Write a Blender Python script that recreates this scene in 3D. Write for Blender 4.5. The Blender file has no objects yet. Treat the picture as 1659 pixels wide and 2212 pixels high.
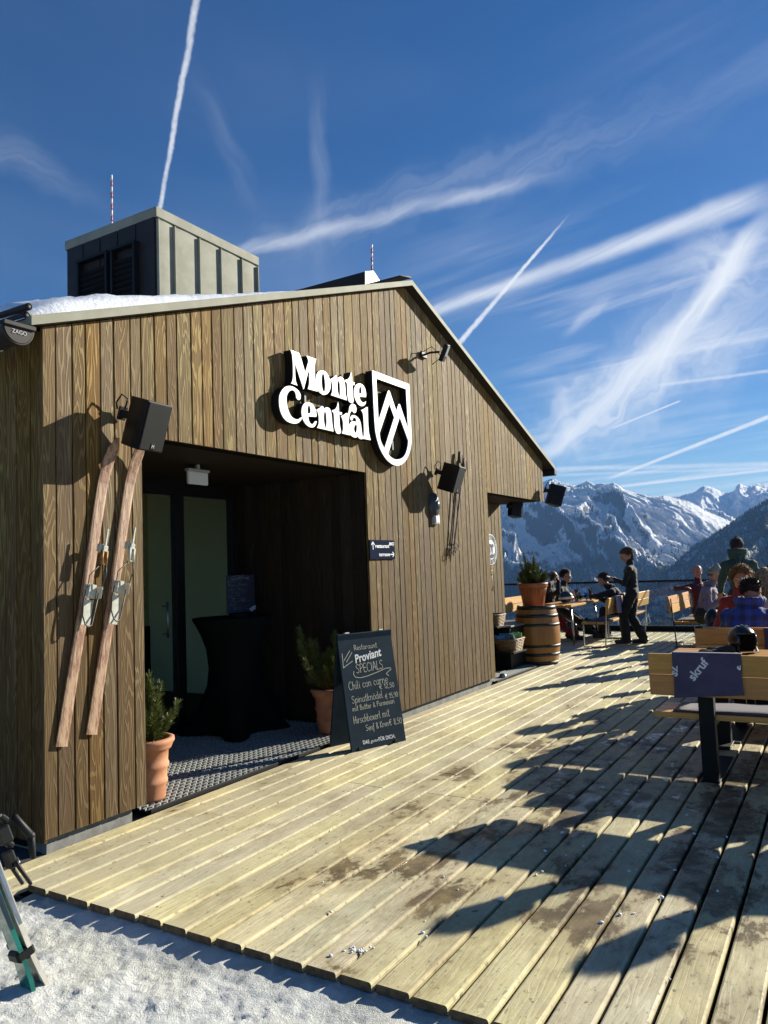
import bpy, bmesh, math, random
import numpy as np
from mathutils import Vector, Matrix
sc = bpy.context.scene
COL = sc.collection
R_ = math.radians
random.seed(7)

# ---------------------------------------------------------------- camera model (metres; X along the gable wall, Y into the house, Z up)
FPX, PPX, PPY = 1651.16, 829.5, 1106.0          # focal length / centre in pixels of a 1659 x 2212 frame
YAW, PITCH, ROLL = R_(30.9085), R_(4.18765), R_(-2.12585)
CAM = np.array([-2.813, -4.022, 1.55])
def _basis():
    F = np.array([math.cos(YAW)*math.cos(PITCH), math.sin(YAW)*math.cos(PITCH), math.sin(PITCH)])
    r = np.array([math.sin(YAW), -math.cos(YAW), 0.0]); u = np.cross(r, F)
    c, s = math.cos(ROLL), math.sin(ROLL)
    return F, c*r+s*u, -s*r+c*u
CF, CR, CU = _basis()
def ray(x, y): return CF+(x-PPX)/FPX*CR-(y-PPY)/FPX*CU
def G(x, y, z=0.0):                              # point of a horizontal plane seen at a place in the photograph
    d = ray(x, y); return CAM+d*((z-CAM[2])/d[2])
def W(x, y, off=0.0):                            # point of the plane Y = off
    d = ray(x, y); return CAM+d*((off-CAM[1])/d[1])
def V(x, y, X):                                  # point of the plane X = X
    d = ray(x, y); return CAM+d*((X-CAM[0])/d[0])
def Zc(x0, y0, s): return lambda a, b: ((x0+a/s)/1.51718, (y0+b/s)/1.51718)
SUN = np.array([1.0, -0.5, 0.45]); SUN = SUN/np.linalg.norm(SUN)

# ---------------------------------------------------------------- mesh collector
class MB:
    def __init__(s): s.v = []; s.f = []; s.mi = []; s.gc = []; s.sm = []
    def add(s, vs, fs, mi=0, gc=None, smooth=False):
        o = len(s.v)
        s.v.extend([tuple(float(c) for c in p) for p in vs])
        s.f.extend([tuple(i+o for i in f) for f in fs])
        s.mi.extend([mi]*len(fs)); s.sm.extend([smooth]*len(fs))
        s.gc.extend(gc if gc is not None else [(0, 0, 0)]*len(vs))
        return s
    def box(s, c, size, bev=0.0, rot=None, mi=0, gc=None):
        hx, hy, hz = size[0]/2, size[1]/2, size[2]/2
        b = min(bev, hx*.9, hy*.9, hz*.9)
        c = Vector(c); rot = rot or Matrix.Identity(3)
        if b <= 0:
            vs = [Vector((x, y, z)) for x in (-hx, hx) for y in (-hy, hy) for z in (-hz, hz)]
            fs = [(0, 1, 3, 2), (4, 6, 7, 5), (0, 4, 5, 1), (2, 3, 7, 6), (0, 2, 6, 4), (1, 5, 7, 3)]
        else:
            vs = []; idx = {}
            for sx in (-1, 1):
                for sy in (-1, 1):
                    for sz in (-1, 1):
                        for a in range(3):
                            p = [sx*(hx-b), sy*(hy-b), sz*(hz-b)]; p[a] = (sx*hx, sy*hy, sz*hz)[a]
                            idx[(sx, sy, sz, a)] = len(vs); vs.append(Vector(p))
            fs = []
            for a in range(3):
                o = [k for k in range(3) if k != a]
                for sg in (-1, 1):
                    q = []
                    for u, w in ((-1, -1), (1, -1), (1, 1), (-1, 1)):
                        t = [0, 0, 0]; t[a] = sg; t[o[0]] = u; t[o[1]] = w; q.append(idx[(*t, a)])
                    if (sg > 0) == (a == 1): q = q[::-1]
                    fs.append(tuple(q))
            for a in range(3):
                o = [k for k in range(3) if k != a]
                for u in (-1, 1):
                    for w in (-1, 1):
                        t0 = [0, 0, 0]; t0[o[0]] = u; t0[o[1]] = w; t1 = t0[:]; t0[a] = -1; t1[a] = 1
                        fs.append((idx[(*t0, o[0])], idx[(*t1, o[0])], idx[(*t1, o[1])], idx[(*t0, o[1])]))
            for sx in (-1, 1):
                for sy in (-1, 1):
                    for sz in (-1, 1):
                        fs.append(tuple(idx[(sx, sy, sz, a)] for a in range(3)))
        w = [rot @ p + c for p in vs]
        g = [gc(p) for p in vs] if gc else None
        return s.add(w, fs, mi, g)
    def tube(s, path, r, n=8, mi=0, cap=True, smooth=True, flat=None):
        P = [Vector(p) for p in path]; m = len(P)
        rr = r if hasattr(r, '__len__') else [r]*m
        up = None; vs = []; 
        for i, p in enumerate(P):
            t = (P[min(i+1, m-1)]-P[max(i-1, 0)]).normalized()
            if up is None:
                a = Vector((0, 0, 1)) if abs(t.z) < .9 else Vector((1, 0, 0)); up = (a-t*a.dot(t)).normalized()
            else: up = (up-t*up.dot(t)).normalized()
            sd = t.cross(up)
            for k in range(n):
                an = 2*math.pi*k/n
                vs.append(p+(up*math.cos(an)+sd*math.sin(an)*(flat or 1))*rr[i])
        fs = [(i*n+k, i*n+(k+1) % n, (i+1)*n+(k+1) % n, (i+1)*n+k) for i in range(m-1) for k in range(n)]
        if cap: fs += [tuple(range(n))[::-1], tuple((m-1)*n+k for k in range(n))]
        return s.add(vs, fs, mi, smooth=smooth)
    def lathe(s, prof, c, n=40, mi=0, smooth=True, axis=None):
        c = Vector(c); vs = []; m = len(prof)
        rot = axis or Matrix.Identity(3)
        for r, z in prof:
            for k in range(n):
                a = 2*math.pi*k/n; vs.append(rot @ Vector((r*math.cos(a), r*math.sin(a), z))+c)
        fs = [(i*n+k, i*n+(k+1) % n, (i+1)*n+(k+1) % n, (i+1)*n+k) for i in range(m-1) for k in range(n)]
        return s.add(vs, fs, mi, smooth=smooth)
    def quad(s, a, b, c, d, mi=0, gc=None): return s.add([a, b, c, d], [(0, 1, 2, 3)], mi, gc)
    def prism(s, pts, y0, y1, mi=0):             # outline (x,z) thickened along Y, convex or nearly so
        n = len(pts)
        vs = [(x, y0, z) for x, z in pts]+[(x, y1, z) for x, z in pts]
        fs = [tuple(range(n)), tuple(range(2*n-1, n-1, -1))]+[(i, i+n, (i+1) % n+n, (i+1) % n) for i in range(n)]
        return s.add(vs, fs, mi)
    def capsule(s, a, b, ra, rb, n=12, mi=0, sq=1.0, side=None):   # rounded cone; sq flattens it across 'side'
        a = Vector(a); b = Vector(b); t = (b-a); L = t.length; t = t/L if L > 1e-6 else Vector((0, 0, 1))
        if side is not None: u = Vector(side); u = (u-t*u.dot(t)).normalized()
        else:
            h = Vector((0, 0, 1)) if abs(t.z) < .9 else Vector((1, 0, 0)); u = (h-t*h.dot(t)).normalized()
        w = t.cross(u); vs = []; rows = 0
        for th in (-80, -50, -22): rows += 1; q = R_(th); vs += [a+t*ra*math.sin(q)+(u*math.cos(2*math.pi*k/n)+w*math.sin(2*math.pi*k/n)*sq)*ra*math.cos(q) for k in range(n)]
        for th in (22, 50, 80): rows += 1; q = R_(th); vs += [b+t*rb*math.sin(q)+(u*math.cos(2*math.pi*k/n)+w*math.sin(2*math.pi*k/n)*sq)*rb*math.cos(q) for k in range(n)]
        fs = [(i*n+k, i*n+(k+1) % n, (i+1)*n+(k+1) % n, (i+1)*n+k) for i in range(rows-1) for k in range(n)]
        fs += [tuple(range(n))[::-1], tuple((rows-1)*n+k for k in range(n))]
        return s.add(vs, fs, mi, smooth=True)
    def ell(s, c, rad, rot=None, n=16, m=10, mi=0):
        c = Vector(c); rot = rot or Matrix.Identity(3); vs = []
        for i in range(1, m):
            th = math.pi*i/m
            for k in range(n):
                a = 2*math.pi*k/n
                vs.append(rot @ Vector((rad[0]*math.sin(th)*math.cos(a), rad[1]*math.sin(th)*math.sin(a), rad[2]*math.cos(th)))+c)
        top = len(vs); vs.append(rot @ Vector((0, 0, rad[2]))+c); vs.append(rot @ Vector((0, 0, -rad[2]))+c)
        fs = [(i*n+k, (i+1)*n+k, (i+1)*n+(k+1) % n, i*n+(k+1) % n) for i in range(m-2) for k in range(n)]
        fs += [(top, k, (k+1) % n) for k in range(n)]+[(top+1, (m-2)*n+(k+1) % n, (m-2)*n+k) for k in range(n)]
        return s.add(vs, fs, mi, smooth=True)
    def mesh(s, name, mats, off=(0, 0, 0)):
        me = bpy.data.meshes.new(name)
        ox, oy, oz = off
        me.from_pydata([(a-ox, b-oy, c-oz) for a, b, c in s.v], [], s.f)
        if any(s.mi): me.polygons.foreach_set('material_index', s.mi)
        me.polygons.foreach_set('use_smooth', s.sm)
        if any(g != (0, 0, 0) for g in s.gc[:64]) or any(g != (0, 0, 0) for g in s.gc[-8:]):
            at = me.attributes.new('gc', 'FLOAT_VECTOR', 'POINT')
            at.data.foreach_set('vector', np.array(s.gc, dtype=np.float32).ravel())
        for m in (mats if isinstance(mats, (list, tuple)) else [mats]): me.materials.append(m)
        me.update(); return me

def wloc(o):
    p = Vector((0, 0, 0))
    while o is not None: p = p+o.location; o = o.parent
    return p
def tag(o, label=None, cat=None, group=None, kind=None):
    for k, v in (('label', label), ('category', cat), ('group', group), ('kind', kind)):
        if v: o[k] = v
    return o
def thing(name, label, cat, loc=(0, 0, 0), rz=0.0, group=None):
    o = bpy.data.objects.new(name, None); COL.objects.link(o)
    o.empty_display_size = .1
    o.location = loc; o.rotation_euler = (0, 0, rz)
    return tag(o, label, cat, group)
def obj(name, mb, mats, parent=None, local=False):       # mesh object; world-space verts unless local
    off = (0, 0, 0) if local or parent is None else tuple(wloc(parent))
    me = mb.mesh(name, mats, off) if isinstance(mb, MB) else mb
    o = bpy.data.objects.new(name, me); COL.objects.link(o)
    if parent is not None: o.parent = parent
    return o
def single(name, mb, mats, label, cat, group=None, kind=None):
    vs = np.array(mb.v); c = (vs.min(0)+vs.max(0))/2; c[2] = vs[:, 2].min()
    me = mb.mesh(name, mats, tuple(c))
    o = bpy.data.objects.new(name, me); COL.objects.link(o); o.location = tuple(c)
    return tag(o, label, cat, group, kind)
def dup(o, parent=None, **kw):
    c = o.copy(); COL.objects.link(c); c.parent = parent
    for ch in list(o.children): dup(ch, c)
    for k, v in kw.items():
        if k == 'loc': c.location = v
        elif k == 'rz': c.rotation_euler = (0, 0, v)
        else: c[k] = v
    return c
def rotz(a): return Matrix.Rotation(a, 3, 'Z')
def rotx(a): return Matrix.Rotation(a, 3, 'X')
def roty(a): return Matrix.Rotation(a, 3, 'Y')

# ---------------------------------------------------------------- smooth outlines -> thick letters, and text
def spline_pts(pts, n=7):                         # (x,y) smooth, (x,y,1) corner, closed outline
    N = len(pts); out = []
    for i in range(N):
        p1 = pts[i]; p2 = pts[(i+1) % N]
        p0 = pts[i-1] if len(p1) == 2 else (2*p1[0]-p2[0], 2*p1[1]-p2[1])
        p3 = pts[(i+2) % N] if len(p2) == 2 else (2*p2[0]-p1[0], 2*p2[1]-p1[1])
        if len(p1) == 3 and len(p2) == 3: out.append((p1[0], p1[1])); continue
        for k in range(n):
            t = k/n; t2 = t*t; t3 = t2*t
            out.append(tuple(.5*(2*p1[j]+(p2[j]-p0[j])*t+(2*p0[j]-5*p1[j]+4*p2[j]-p3[j])*t2+(3*p1[j]-p0[j]-3*p2[j]+p3[j])*t3) for j in (0, 1)))
    return out
def curve_mesh(loops, depth, bevel=0.0):          # loops of (x,y) -> mesh extruded +-depth/2 in z
    cu = bpy.data.curves.new('outline', 'CURVE'); cu.dimensions = '2D'; cu.fill_mode = 'BOTH'
    cu.extrude = depth/2; cu.bevel_depth = bevel
    for lp in loops:
        sp = cu.splines.new('POLY'); sp.points.add(len(lp)-1); sp.use_cyclic_u = True
        for i, p in enumerate(lp): sp.points[i].co = (p[0], p[1], 0, 1)
    o = bpy.data.objects.new('tmp', cu); COL.objects.link(o)
    dg = bpy.context.evaluated_depsgraph_get()
    me = bpy.data.meshes.new_from_object(o.evaluated_get(dg))
    bpy.data.objects.remove(o); bpy.data.curves.remove(cu)
    return me
def text_mesh(body, size, depth=0.002, offset=0.0, shear=0.0, align='LEFT', spacing=1.0):
    cu = bpy.data.curves.new('lettering', 'FONT'); cu.body = body; cu.size = size; cu.extrude = depth/2
    cu.offset = offset; cu.shear = shear; cu.align_x = align; cu.space_character = spacing; cu.resolution_u = 3
    o = bpy.data.objects.new('tmp', cu); COL.objects.link(o)
    dg = bpy.context.evaluated_depsgraph_get()
    me = bpy.data.meshes.new_from_object(o.evaluated_get(dg))
    bpy.data.objects.remove(o); bpy.data.curves.remove(cu)
    return me
def add_mesh(mb, me, fn, mi=0):
    mb.add([fn(v.co) for v in me.vertices], [tuple(p.vertices) for p in me.polygons], mi)
    bpy.data.meshes.remove(me)

# ---------------------------------------------------------------- numpy gradient noise
_rng = np.random.RandomState(11)
_PERM = _rng.permutation(512)
_GR = np.stack([np.cos(np.linspace(0, 2*np.pi, 64, endpoint=False)), np.sin(np.linspace(0, 2*np.pi, 64, endpoint=False))], 1)
def pn(x, y, seed=0):
    x = np.asarray(x, float)+seed*37.17; y = np.asarray(y, float)-seed*19.31
    xi = np.floor(x).astype(int); yi = np.floor(y).astype(int); fx = x-xi; fy = y-yi
    def g(ix, iy, dx, dy):
        h = _PERM[(_PERM[ix % 512]+iy) % 512] % 64; return _GR[h, 0]*dx+_GR[h, 1]*dy
    u = fx*fx*fx*(fx*(fx*6-15)+10); v = fy*fy*fy*(fy*(fy*6-15)+10)
    a = g(xi, yi, fx, fy); b = g(xi+1, yi, fx-1, fy); c = g(xi, yi+1, fx, fy-1); d = g(xi+1, yi+1, fx-1, fy-1)
    return (a*(1-u)+b*u)*(1-v)+(c*(1-u)+d*u)*v
def fbm(x, y, o=5, seed=0, gain=.5, lac=2.03):
    s = 0; a = 1.0
    for i in range(o): s = s+a*pn(x, y, seed+i); x = np.asarray(x)*lac; y = np.asarray(y)*lac; a *= gain
    return s
def ridged(x, y, o=5, seed=0, gain=.5, lac=2.03):
    s = 0; a = 1.0; w = 1.0
    for i in range(o):
        n = 1-np.abs(pn(x, y, seed+i))*1.9; n = np.clip(n, 0, 1)**2*w; w = np.clip(n*1.6, 0, 1)
        s = s+a*n; x = np.asarray(x)*lac; y = np.asarray(y)*lac; a *= gain
    return s
def grid_mesh(name, P, smooth=True):              # P: (n, m, 3)
    n, m, _ = P.shape
    me = bpy.data.meshes.new(name)
    i = np.arange(n-1)[:, None]*m+np.arange(m-1)[None, :]
    q = np.stack([i, i+1, i+m+1, i+m], -1).reshape(-1, 4)
    me.vertices.add(n*m); me.vertices.foreach_set('co', P.reshape(-1).astype(np.float32))
    me.loops.add(q.size); me.loops.foreach_set('vertex_index', q.reshape(-1).astype(np.int32))
    me.polygons.add(len(q)); me.polygons.foreach_set('loop_start', np.arange(0, q.size, 4, dtype=np.int32))
    me.polygons.foreach_set('loop_total', np.full(len(q), 4, dtype=np.int32))
    me.polygons.foreach_set('use_smooth', np.full(len(q), smooth))
    me.update(calc_edges=True); me.validate(); return me

# ---------------------------------------------------------------- nodes
class NT:
    def __init__(s, tree): s.t = tree; s.n = tree.nodes; s.l = tree.links
    def new(s, typ, **kw):
        nd = s.n.new(typ)
        for k, v in kw.items(): setattr(nd, k, v)
        return nd
    def put(s, sock, v):
        if hasattr(v, 'is_output') or isinstance(v, bpy.types.NodeSocket): s.l.new(v, sock)
        elif v is not None: sock.default_value = v
    def math(s, op, a, b=None, c=None, clamp=False):
        nd = s.new('ShaderNodeMath', operation=op, use_clamp=clamp)
        for i, v in enumerate((a, b, c)):
            if v is not None: s.put(nd.inputs[i], v)
        return nd.outputs[0]
    def vmath(s, op, a, b=None, out=0, scale=None):
        nd = s.new('ShaderNodeVectorMath', operation=op)
        s.put(nd.inputs[0], a)
        if b is not None: s.put(nd.inputs[1], b)
        if scale is not None: s.put(nd.inputs['Scale'], scale)
        return nd.outputs[out]
    def dot(s, a, b):
        nd = s.new('ShaderNodeVectorMath', operation='DOT_PRODUCT'); s.put(nd.inputs[0], a); s.put(nd.inputs[1], b); return nd.outputs['Value']
    def noise(s, vec, scale, detail=3, rough=.5, dist=0.0, out='Fac', lac=2.0):
        nd = s.new('ShaderNodeTexNoise'); s.put(nd.inputs['Vector'], vec)
        for k, v in (('Scale', scale), ('Detail', detail), ('Roughness', rough), ('Distortion', dist), ('Lacunarity', lac)): s.put(nd.inputs[k], v)
        return nd.outputs[out]
    def voro(s, vec, scale, feature='F1', out='Distance', rnd=1.0):
        nd = s.new('ShaderNodeTexVoronoi', feature=feature); s.put(nd.inputs['Vector'], vec); s.put(nd.inputs['Scale'], scale); nd.inputs['Randomness'].default_value = rnd
        return nd.outputs[out]
    def step(s, v, lo, hi, a=0.0, b=1.0, smooth=True):
        nd = s.new('ShaderNodeMapRange', interpolation_type='SMOOTHSTEP' if smooth else 'LINEAR')
        s.put(nd.inputs['Value'], v)
        for k, x in (('From Min', lo), ('From Max', hi), ('To Min', a), ('To Max', b)): s.put(nd.inputs[k], x)
        return nd.outputs[0]
    def mix(s, f, a, b, mode='MIX'):
        nd = s.new('ShaderNodeMix', data_type='RGBA', blend_type=mode)
        s.put(nd.inputs[0], f)
        for i, v in ((6, a), (7, b)):
            s.put(nd.inputs[i], (*v, 1) if isinstance(v, tuple) and len(v) == 3 else v)
        return nd.outputs[2]
    def vscale(s, vec, sc):
        nd = s.new('ShaderNodeMapping'); s.put(nd.inputs['Vector'], vec); nd.inputs['Scale'].default_value = sc; return nd.outputs[0]
    def sep(s, vec):
        nd = s.new('ShaderNodeSeparateXYZ'); s.put(nd.inputs[0], vec); return nd.outputs
    def comb(s, x, y, z):
        nd = s.new('ShaderNodeCombineXYZ')
        for i, v in enumerate((x, y, z)): s.put(nd.inputs[i], v)
        return nd.outputs[0]
    def bump(s, h, strength=.3, dist=.01, normal=None):
        nd = s.new('ShaderNodeBump'); s.put(nd.inputs['Height'], h); nd.inputs['Strength'].default_value = strength; nd.inputs['Distance'].default_value = dist
        if normal is not None: s.put(nd.inputs['Normal'], normal)
        return nd.outputs[0]
    def pos(s): return s.new('ShaderNodeNewGeometry').outputs['Position']
    def objc(s): return s.new('ShaderNodeTexCoord').outputs['Object']
    def attr(s, name): return s.new('ShaderNodeAttribute', attribute_name=name).outputs['Vector']
def newmat(name):
    m = bpy.data.materials.new(name); m.use_nodes = True
    nt = NT(m.node_tree); b = m.node_tree.nodes['Principled BSDF']; return m, nt, b
def setb(nt, b, **kw):
    names = {'color': 'Base Color', 'rough': 'Roughness', 'metal': 'Metallic', 'normal': 'Normal', 'spec': 'Specular IOR Level', 'sheen': 'Sheen Weight', 'coat': 'Coat Weight', 'trans': 'Transmission Weight', 'ior': 'IOR', 'sss': 'Subsurface Weight', 'alpha': 'Alpha'}
    for k, v in kw.items(): nt.put(b.inputs[names[k]], (*v, 1) if isinstance(v, tuple) and len(v) == 3 and k == 'color' else v)
_MC = {}
def mat(name, c1, c2=None, scale=6.0, rough=.6, bump=0.0, bscale=60.0, metal=0.0, stretch=None, detail=4, spec=.5, coat=0.0, sheen=0.0, rvar=0.0, lo=.38, hi=.62, bdist=.004):
    if name in _MC: return _MC[name]
    m, nt, b = newmat(name); co = nt.objc()
    if stretch: co = nt.vscale(co, stretch)
    n = nt.noise(co, scale, detail, .6)
    c2 = c2 or tuple(x*.8 for x in c1)
    setb(nt, b, color=nt.mix(nt.step(n, lo, hi), c1, c2), metal=metal, spec=spec, coat=coat, sheen=sheen)
    nt.put(b.inputs['Roughness'], nt.step(nt.noise(co, scale*2.3, 3), .3, .7, max(rough-rvar, .02), min(rough+rvar, 1.)) if rvar else rough)
    if bump: setb(nt, b, normal=nt.bump(nt.noise(co, bscale, 4, .6), bump, bdist))
    _MC[name] = m; return m
EXPOSURE = 1.1
SUN_E = 5.0
SKY_STR, SKY_SAT, SKY_HUE, SKY_VAL, SKY_TINT = 0.045, 1.27, 0.508, 1.0, (0.88, 0.95, 1.0)
CLOUD_COL = (9.6, 10.0, 10.6)
HAZE, HAZE_COL, HAZE_G = 3.1e-5, (.24, .50, 1.0), 0.0
# ---------------------------------------------------------------- camera, sun, sky
cam = bpy.data.cameras.new('camera'); co_ = bpy.data.objects.new('camera', cam); COL.objects.link(co_)
cam.sensor_fit = 'HORIZONTAL'; cam.sensor_width = 36.0; cam.lens = 36*FPX/1659.0; cam.clip_end = 60000; cam.clip_start = .05
_m = Matrix.Identity(4)
for i in range(3): _m[i][0] = CR[i]; _m[i][1] = CU[i]; _m[i][2] = -CF[i]; _m[i][3] = CAM[i]
co_.matrix_world = _m; sc.camera = co_
sc.view_settings.view_transform = 'Standard'; sc.view_settings.look = 'None'; sc.view_settings.exposure = EXPOSURE; sc.view_settings.gamma = 1
sl = bpy.data.lights.new('sun', 'SUN'); sl.energy = SUN_E; sl.angle = R_(.5); sl.color = (1.0, .94, .80)
so = bpy.data.objects.new('sun', sl); COL.objects.link(so)
so.rotation_euler = Vector(tuple(SUN)).to_track_quat('Z', 'Y').to_euler(); so.location = (0, 0, 30)
wd = bpy.data.worlds.new('World'); sc.world = wd; wd.use_nodes = True
nt = NT(wd.node_tree); bg = wd.node_tree.nodes['Background']
sky = nt.new('ShaderNodeTexSky', sky_type='NISHITA'); sky.sun_disc = False
sky.sun_elevation = math.asin(SUN[2]); sky.sun_rotation = math.atan2(SUN[0], SUN[1]); sky.altitude = 2100; sky.air_density = 1.25; sky.dust_density = .3; sky.ozone_density = 3.0
dirn = nt.new('ShaderNodeTexCoord').outputs['Generated']
dirn = nt.vmath('NORMALIZE', dirn)
dx, dy, dz = nt.sep(dirn)[0:3]
zc = nt.math('MAXIMUM', nt.math('ADD', dz, .06), .03)
plane = nt.comb(nt.math('DIVIDE', dx, zc), nt.math('DIVIDE', dy, zc), 0.0)   # high cloud deck
wob = nt.math('SUBTRACT', nt.noise(dirn, 15, 3, .6), .5)
wob2 = nt.math('SUBTRACT', nt.noise(dirn, 150, 3, .7), .5)
feather = nt.noise(nt.vscale(dirn, (1, 1, 1.6)), 60, 5, .65)
def udir(x, y): d = ray(x, y); return d/np.linalg.norm(d)
masks = []
def trail(a, b, w, s, wob_a=.5, fe=.3, fade0=.02, fade1=.02, soft=.25, w2=None, bright=None):
    d1 = udir(*a); d2 = udir(*b); n = np.cross(d1, d2); th = np.arcsin(np.linalg.norm(n)); n /= np.linalg.norm(n)
    t = d2-d1*(d1@d2); t /= np.linalg.norm(t)
    wr = w/FPX
    ang = nt.dot(dirn, tuple(t))
    wid = wr if w2 is None else nt.step(ang, 0.0, float(math.sin(th)), wr, w2/FPX, False)
    dist = nt.math('ADD', nt.dot(dirn, tuple(n)), nt.math('MULTIPLY', (nt.math('ADD', wob, nt.math('MULTIPLY', wob2, .55)) if w <= 12 else wob), wob_a*wr*2))
    q = nt.math('DIVIDE', nt.math('ABSOLUTE', dist), wid)
    m_ = nt.step(q, soft, 1.0, 1.0, 0.0)
    m_ = nt.math('MULTIPLY', m_, nt.step(ang, -fade0, fade0*.2))
    m_ = nt.math('MULTIPLY', m_, nt.step(ang, math.sin(th)-fade1, math.sin(th)+fade1*.2, 1.0, 0.0))
    if w > 12:                                    # fibrous, sheared streaks
        fb = nt.noise(nt.comb(nt.math('ADD', nt.math('MULTIPLY', ang, 9.0), nt.math('MULTIPLY', dist, 30.0)), nt.math('MULTIPLY', nt.math('ADD', dist, nt.math('MULTIPLY', ang, .16)), 85.0), float(a[0])*.01), 1.0, 4, .52, .6)
    else: fb = feather
    m_ = nt.math('MULTIPLY', m_, nt.step(fb, .30, .70, 1-fe*.85, 1.0))
    m_ = nt.math('MULTIPLY', m_, nt.math('GREATER_THAN', nt.dot(dirn, tuple(d1)), .2))
    masks.append(nt.math('MULTIPLY', m_, s))
trail((436, -60), (343, 455), 9, .78, .5, .35, .05, .002, .15, 6)
trail((520, 543), (1215, 372), 22, .46, .7, .55, .09, .12, .0, 22)
trail((700, 490), (1690, 170), 70, .15, .8, .8, .15, .3, .0, 95)
trail((860, 700), (1690, 408), 15, .72, .5, .4, .02, .05, .05, 34)
trail((975, 762), (1225, 468), 9, .9, .4, .3, .02, .05, .2, 3)
trail((1160, 1000), (1480, 705), 24, .80, .7, .6, .03, .07, .0, 42)
trail((1425, 775), (1690, 425), 36, .95, .5, .4, .04, .08, .1, 30)
trail((1180, 905), (1420, 745), 40, .55, 1.2, .85, .06, .08, .0, 40)
trail((1230, 960), (1690, 560), 120, .34, .8, .5, .05, .1, .0, 190)
trail((1190, 955), (1690, 640), 52, .55, 1.2, .85, .05, .1, .0, 80)
trail((1560, 560), (1720, 640), 75, .40, 1.2, .85, .08, .1, .0)
trail((1215, 880), (1255, 1010), 22, .40, 1.0, .7, .05, .05, .0)
trail((1330, 922), (1472, 865), 2.6, .7, .3, .3, .01, .004, .3)
trail((1335, 1027), (1690, 889), 4.2, .92, .4, .3, .02, .02, .3, 6)
trail((1330, 1052), (1690, 1012), 3.8, .8, .4, .3, .02, .02, .3)
trail((1180, 1014), (1690, 1002), 7, .55, .4, .4, .05, .02, .1)
trail((1230, 1026), (1690, 1010), 4, .42, .4, .4, .05, .02, .2)
trail((1440, 830), (1690, 797), 5, .5, .5, .4, .02, .02, .1)
trail((1440, 1072), (1690, 1030), 8, .4, .5, .4, .03, .02, .0)
trail((1245, 700), (1325, 632), 17, .42, .7, .6, .03, .04, .0)
trail((-60, 290), (240, 440), 45, .12, .8, .7, .1, .1, .0)
trail((690, 330), (690, 620), 26, .14, .9, .7, .1, .1, .0)
trail((480, 300), (560, 470), 30, .08, .9, .7, .1, .1, .0)
# thin cirrus veil, denser to the right and toward the horizon
_pl = lambda d: d[:2]/(d[2]+.06)
_e = _pl(udir(1690, 408))-_pl(udir(860, 700)); _e /= np.linalg.norm(_e)
c1 = nt.noise(nt.comb(nt.math('MULTIPLY', nt.dot(plane, (_e[0], _e[1], 0)), .45), nt.math('MULTIPLY', nt.dot(plane, (-_e[1], _e[0], 0)), 2.4), 0.0), 1.3, 6, .58, .5)
c2 = nt.noise(plane, .55, 4, .55, .3)
rt = udir(1659, 760)
reg = nt.step(nt.dot(dirn, tuple(rt)), .87, .99, .05, 1.0)
ci = nt.math('MULTIPLY', nt.math('MULTIPLY', nt.step(c1, .42, .72), nt.step(c2, .36, .66)), nt.math('MULTIPLY', reg, .75))
ci2 = nt.math('MULTIPLY', nt.step(c2, .40, .75), nt.math('MULTIPLY', nt.step(nt.dot(dirn, tuple(udir(830, 500))), .75, .98, .3, 1.0), .11))
cloud = nt.math('MAXIMUM', ci, ci2)
keep = nt.math('SUBTRACT', 1.0, cloud)
for m_ in masks: keep = nt.math('MULTIPLY', keep, nt.math('SUBTRACT', 1.0, m_))
cloud = nt.math('SUBTRACT', 1.0, keep)
hsv = nt.new('ShaderNodeHueSaturation'); nt.put(hsv.inputs['Color'], sky.outputs[0]); hsv.inputs['Saturation'].default_value = SKY_SAT; hsv.inputs['Hue'].default_value = SKY_HUE; hsv.inputs['Value'].default_value = SKY_VAL
tint = nt.mix(1.0, hsv.outputs[0], SKY_TINT, 'MULTIPLY')
fin = nt.mix(cloud, tint, CLOUD_COL)
nt.put(bg.inputs['Color'], fin); bg.inputs['Strength'].default_value = SKY_STR
wd.cycles.sampling_method = 'MANUAL'; wd.cycles.sample_map_resolution = 512
sc.cycles.max_bounces = 8; sc.cycles.diffuse_bounces = 3; sc.cycles.glossy_bounces = 4; sc.cycles.transmission_bounces = 6; sc.cycles.volume_bounces = 0; sc.cycles.transparent_max_bounces = 12
sc.cycles.use_denoising = True
sc.cycles.caustics_reflective = False; sc.cycles.caustics_refractive = False
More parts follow.
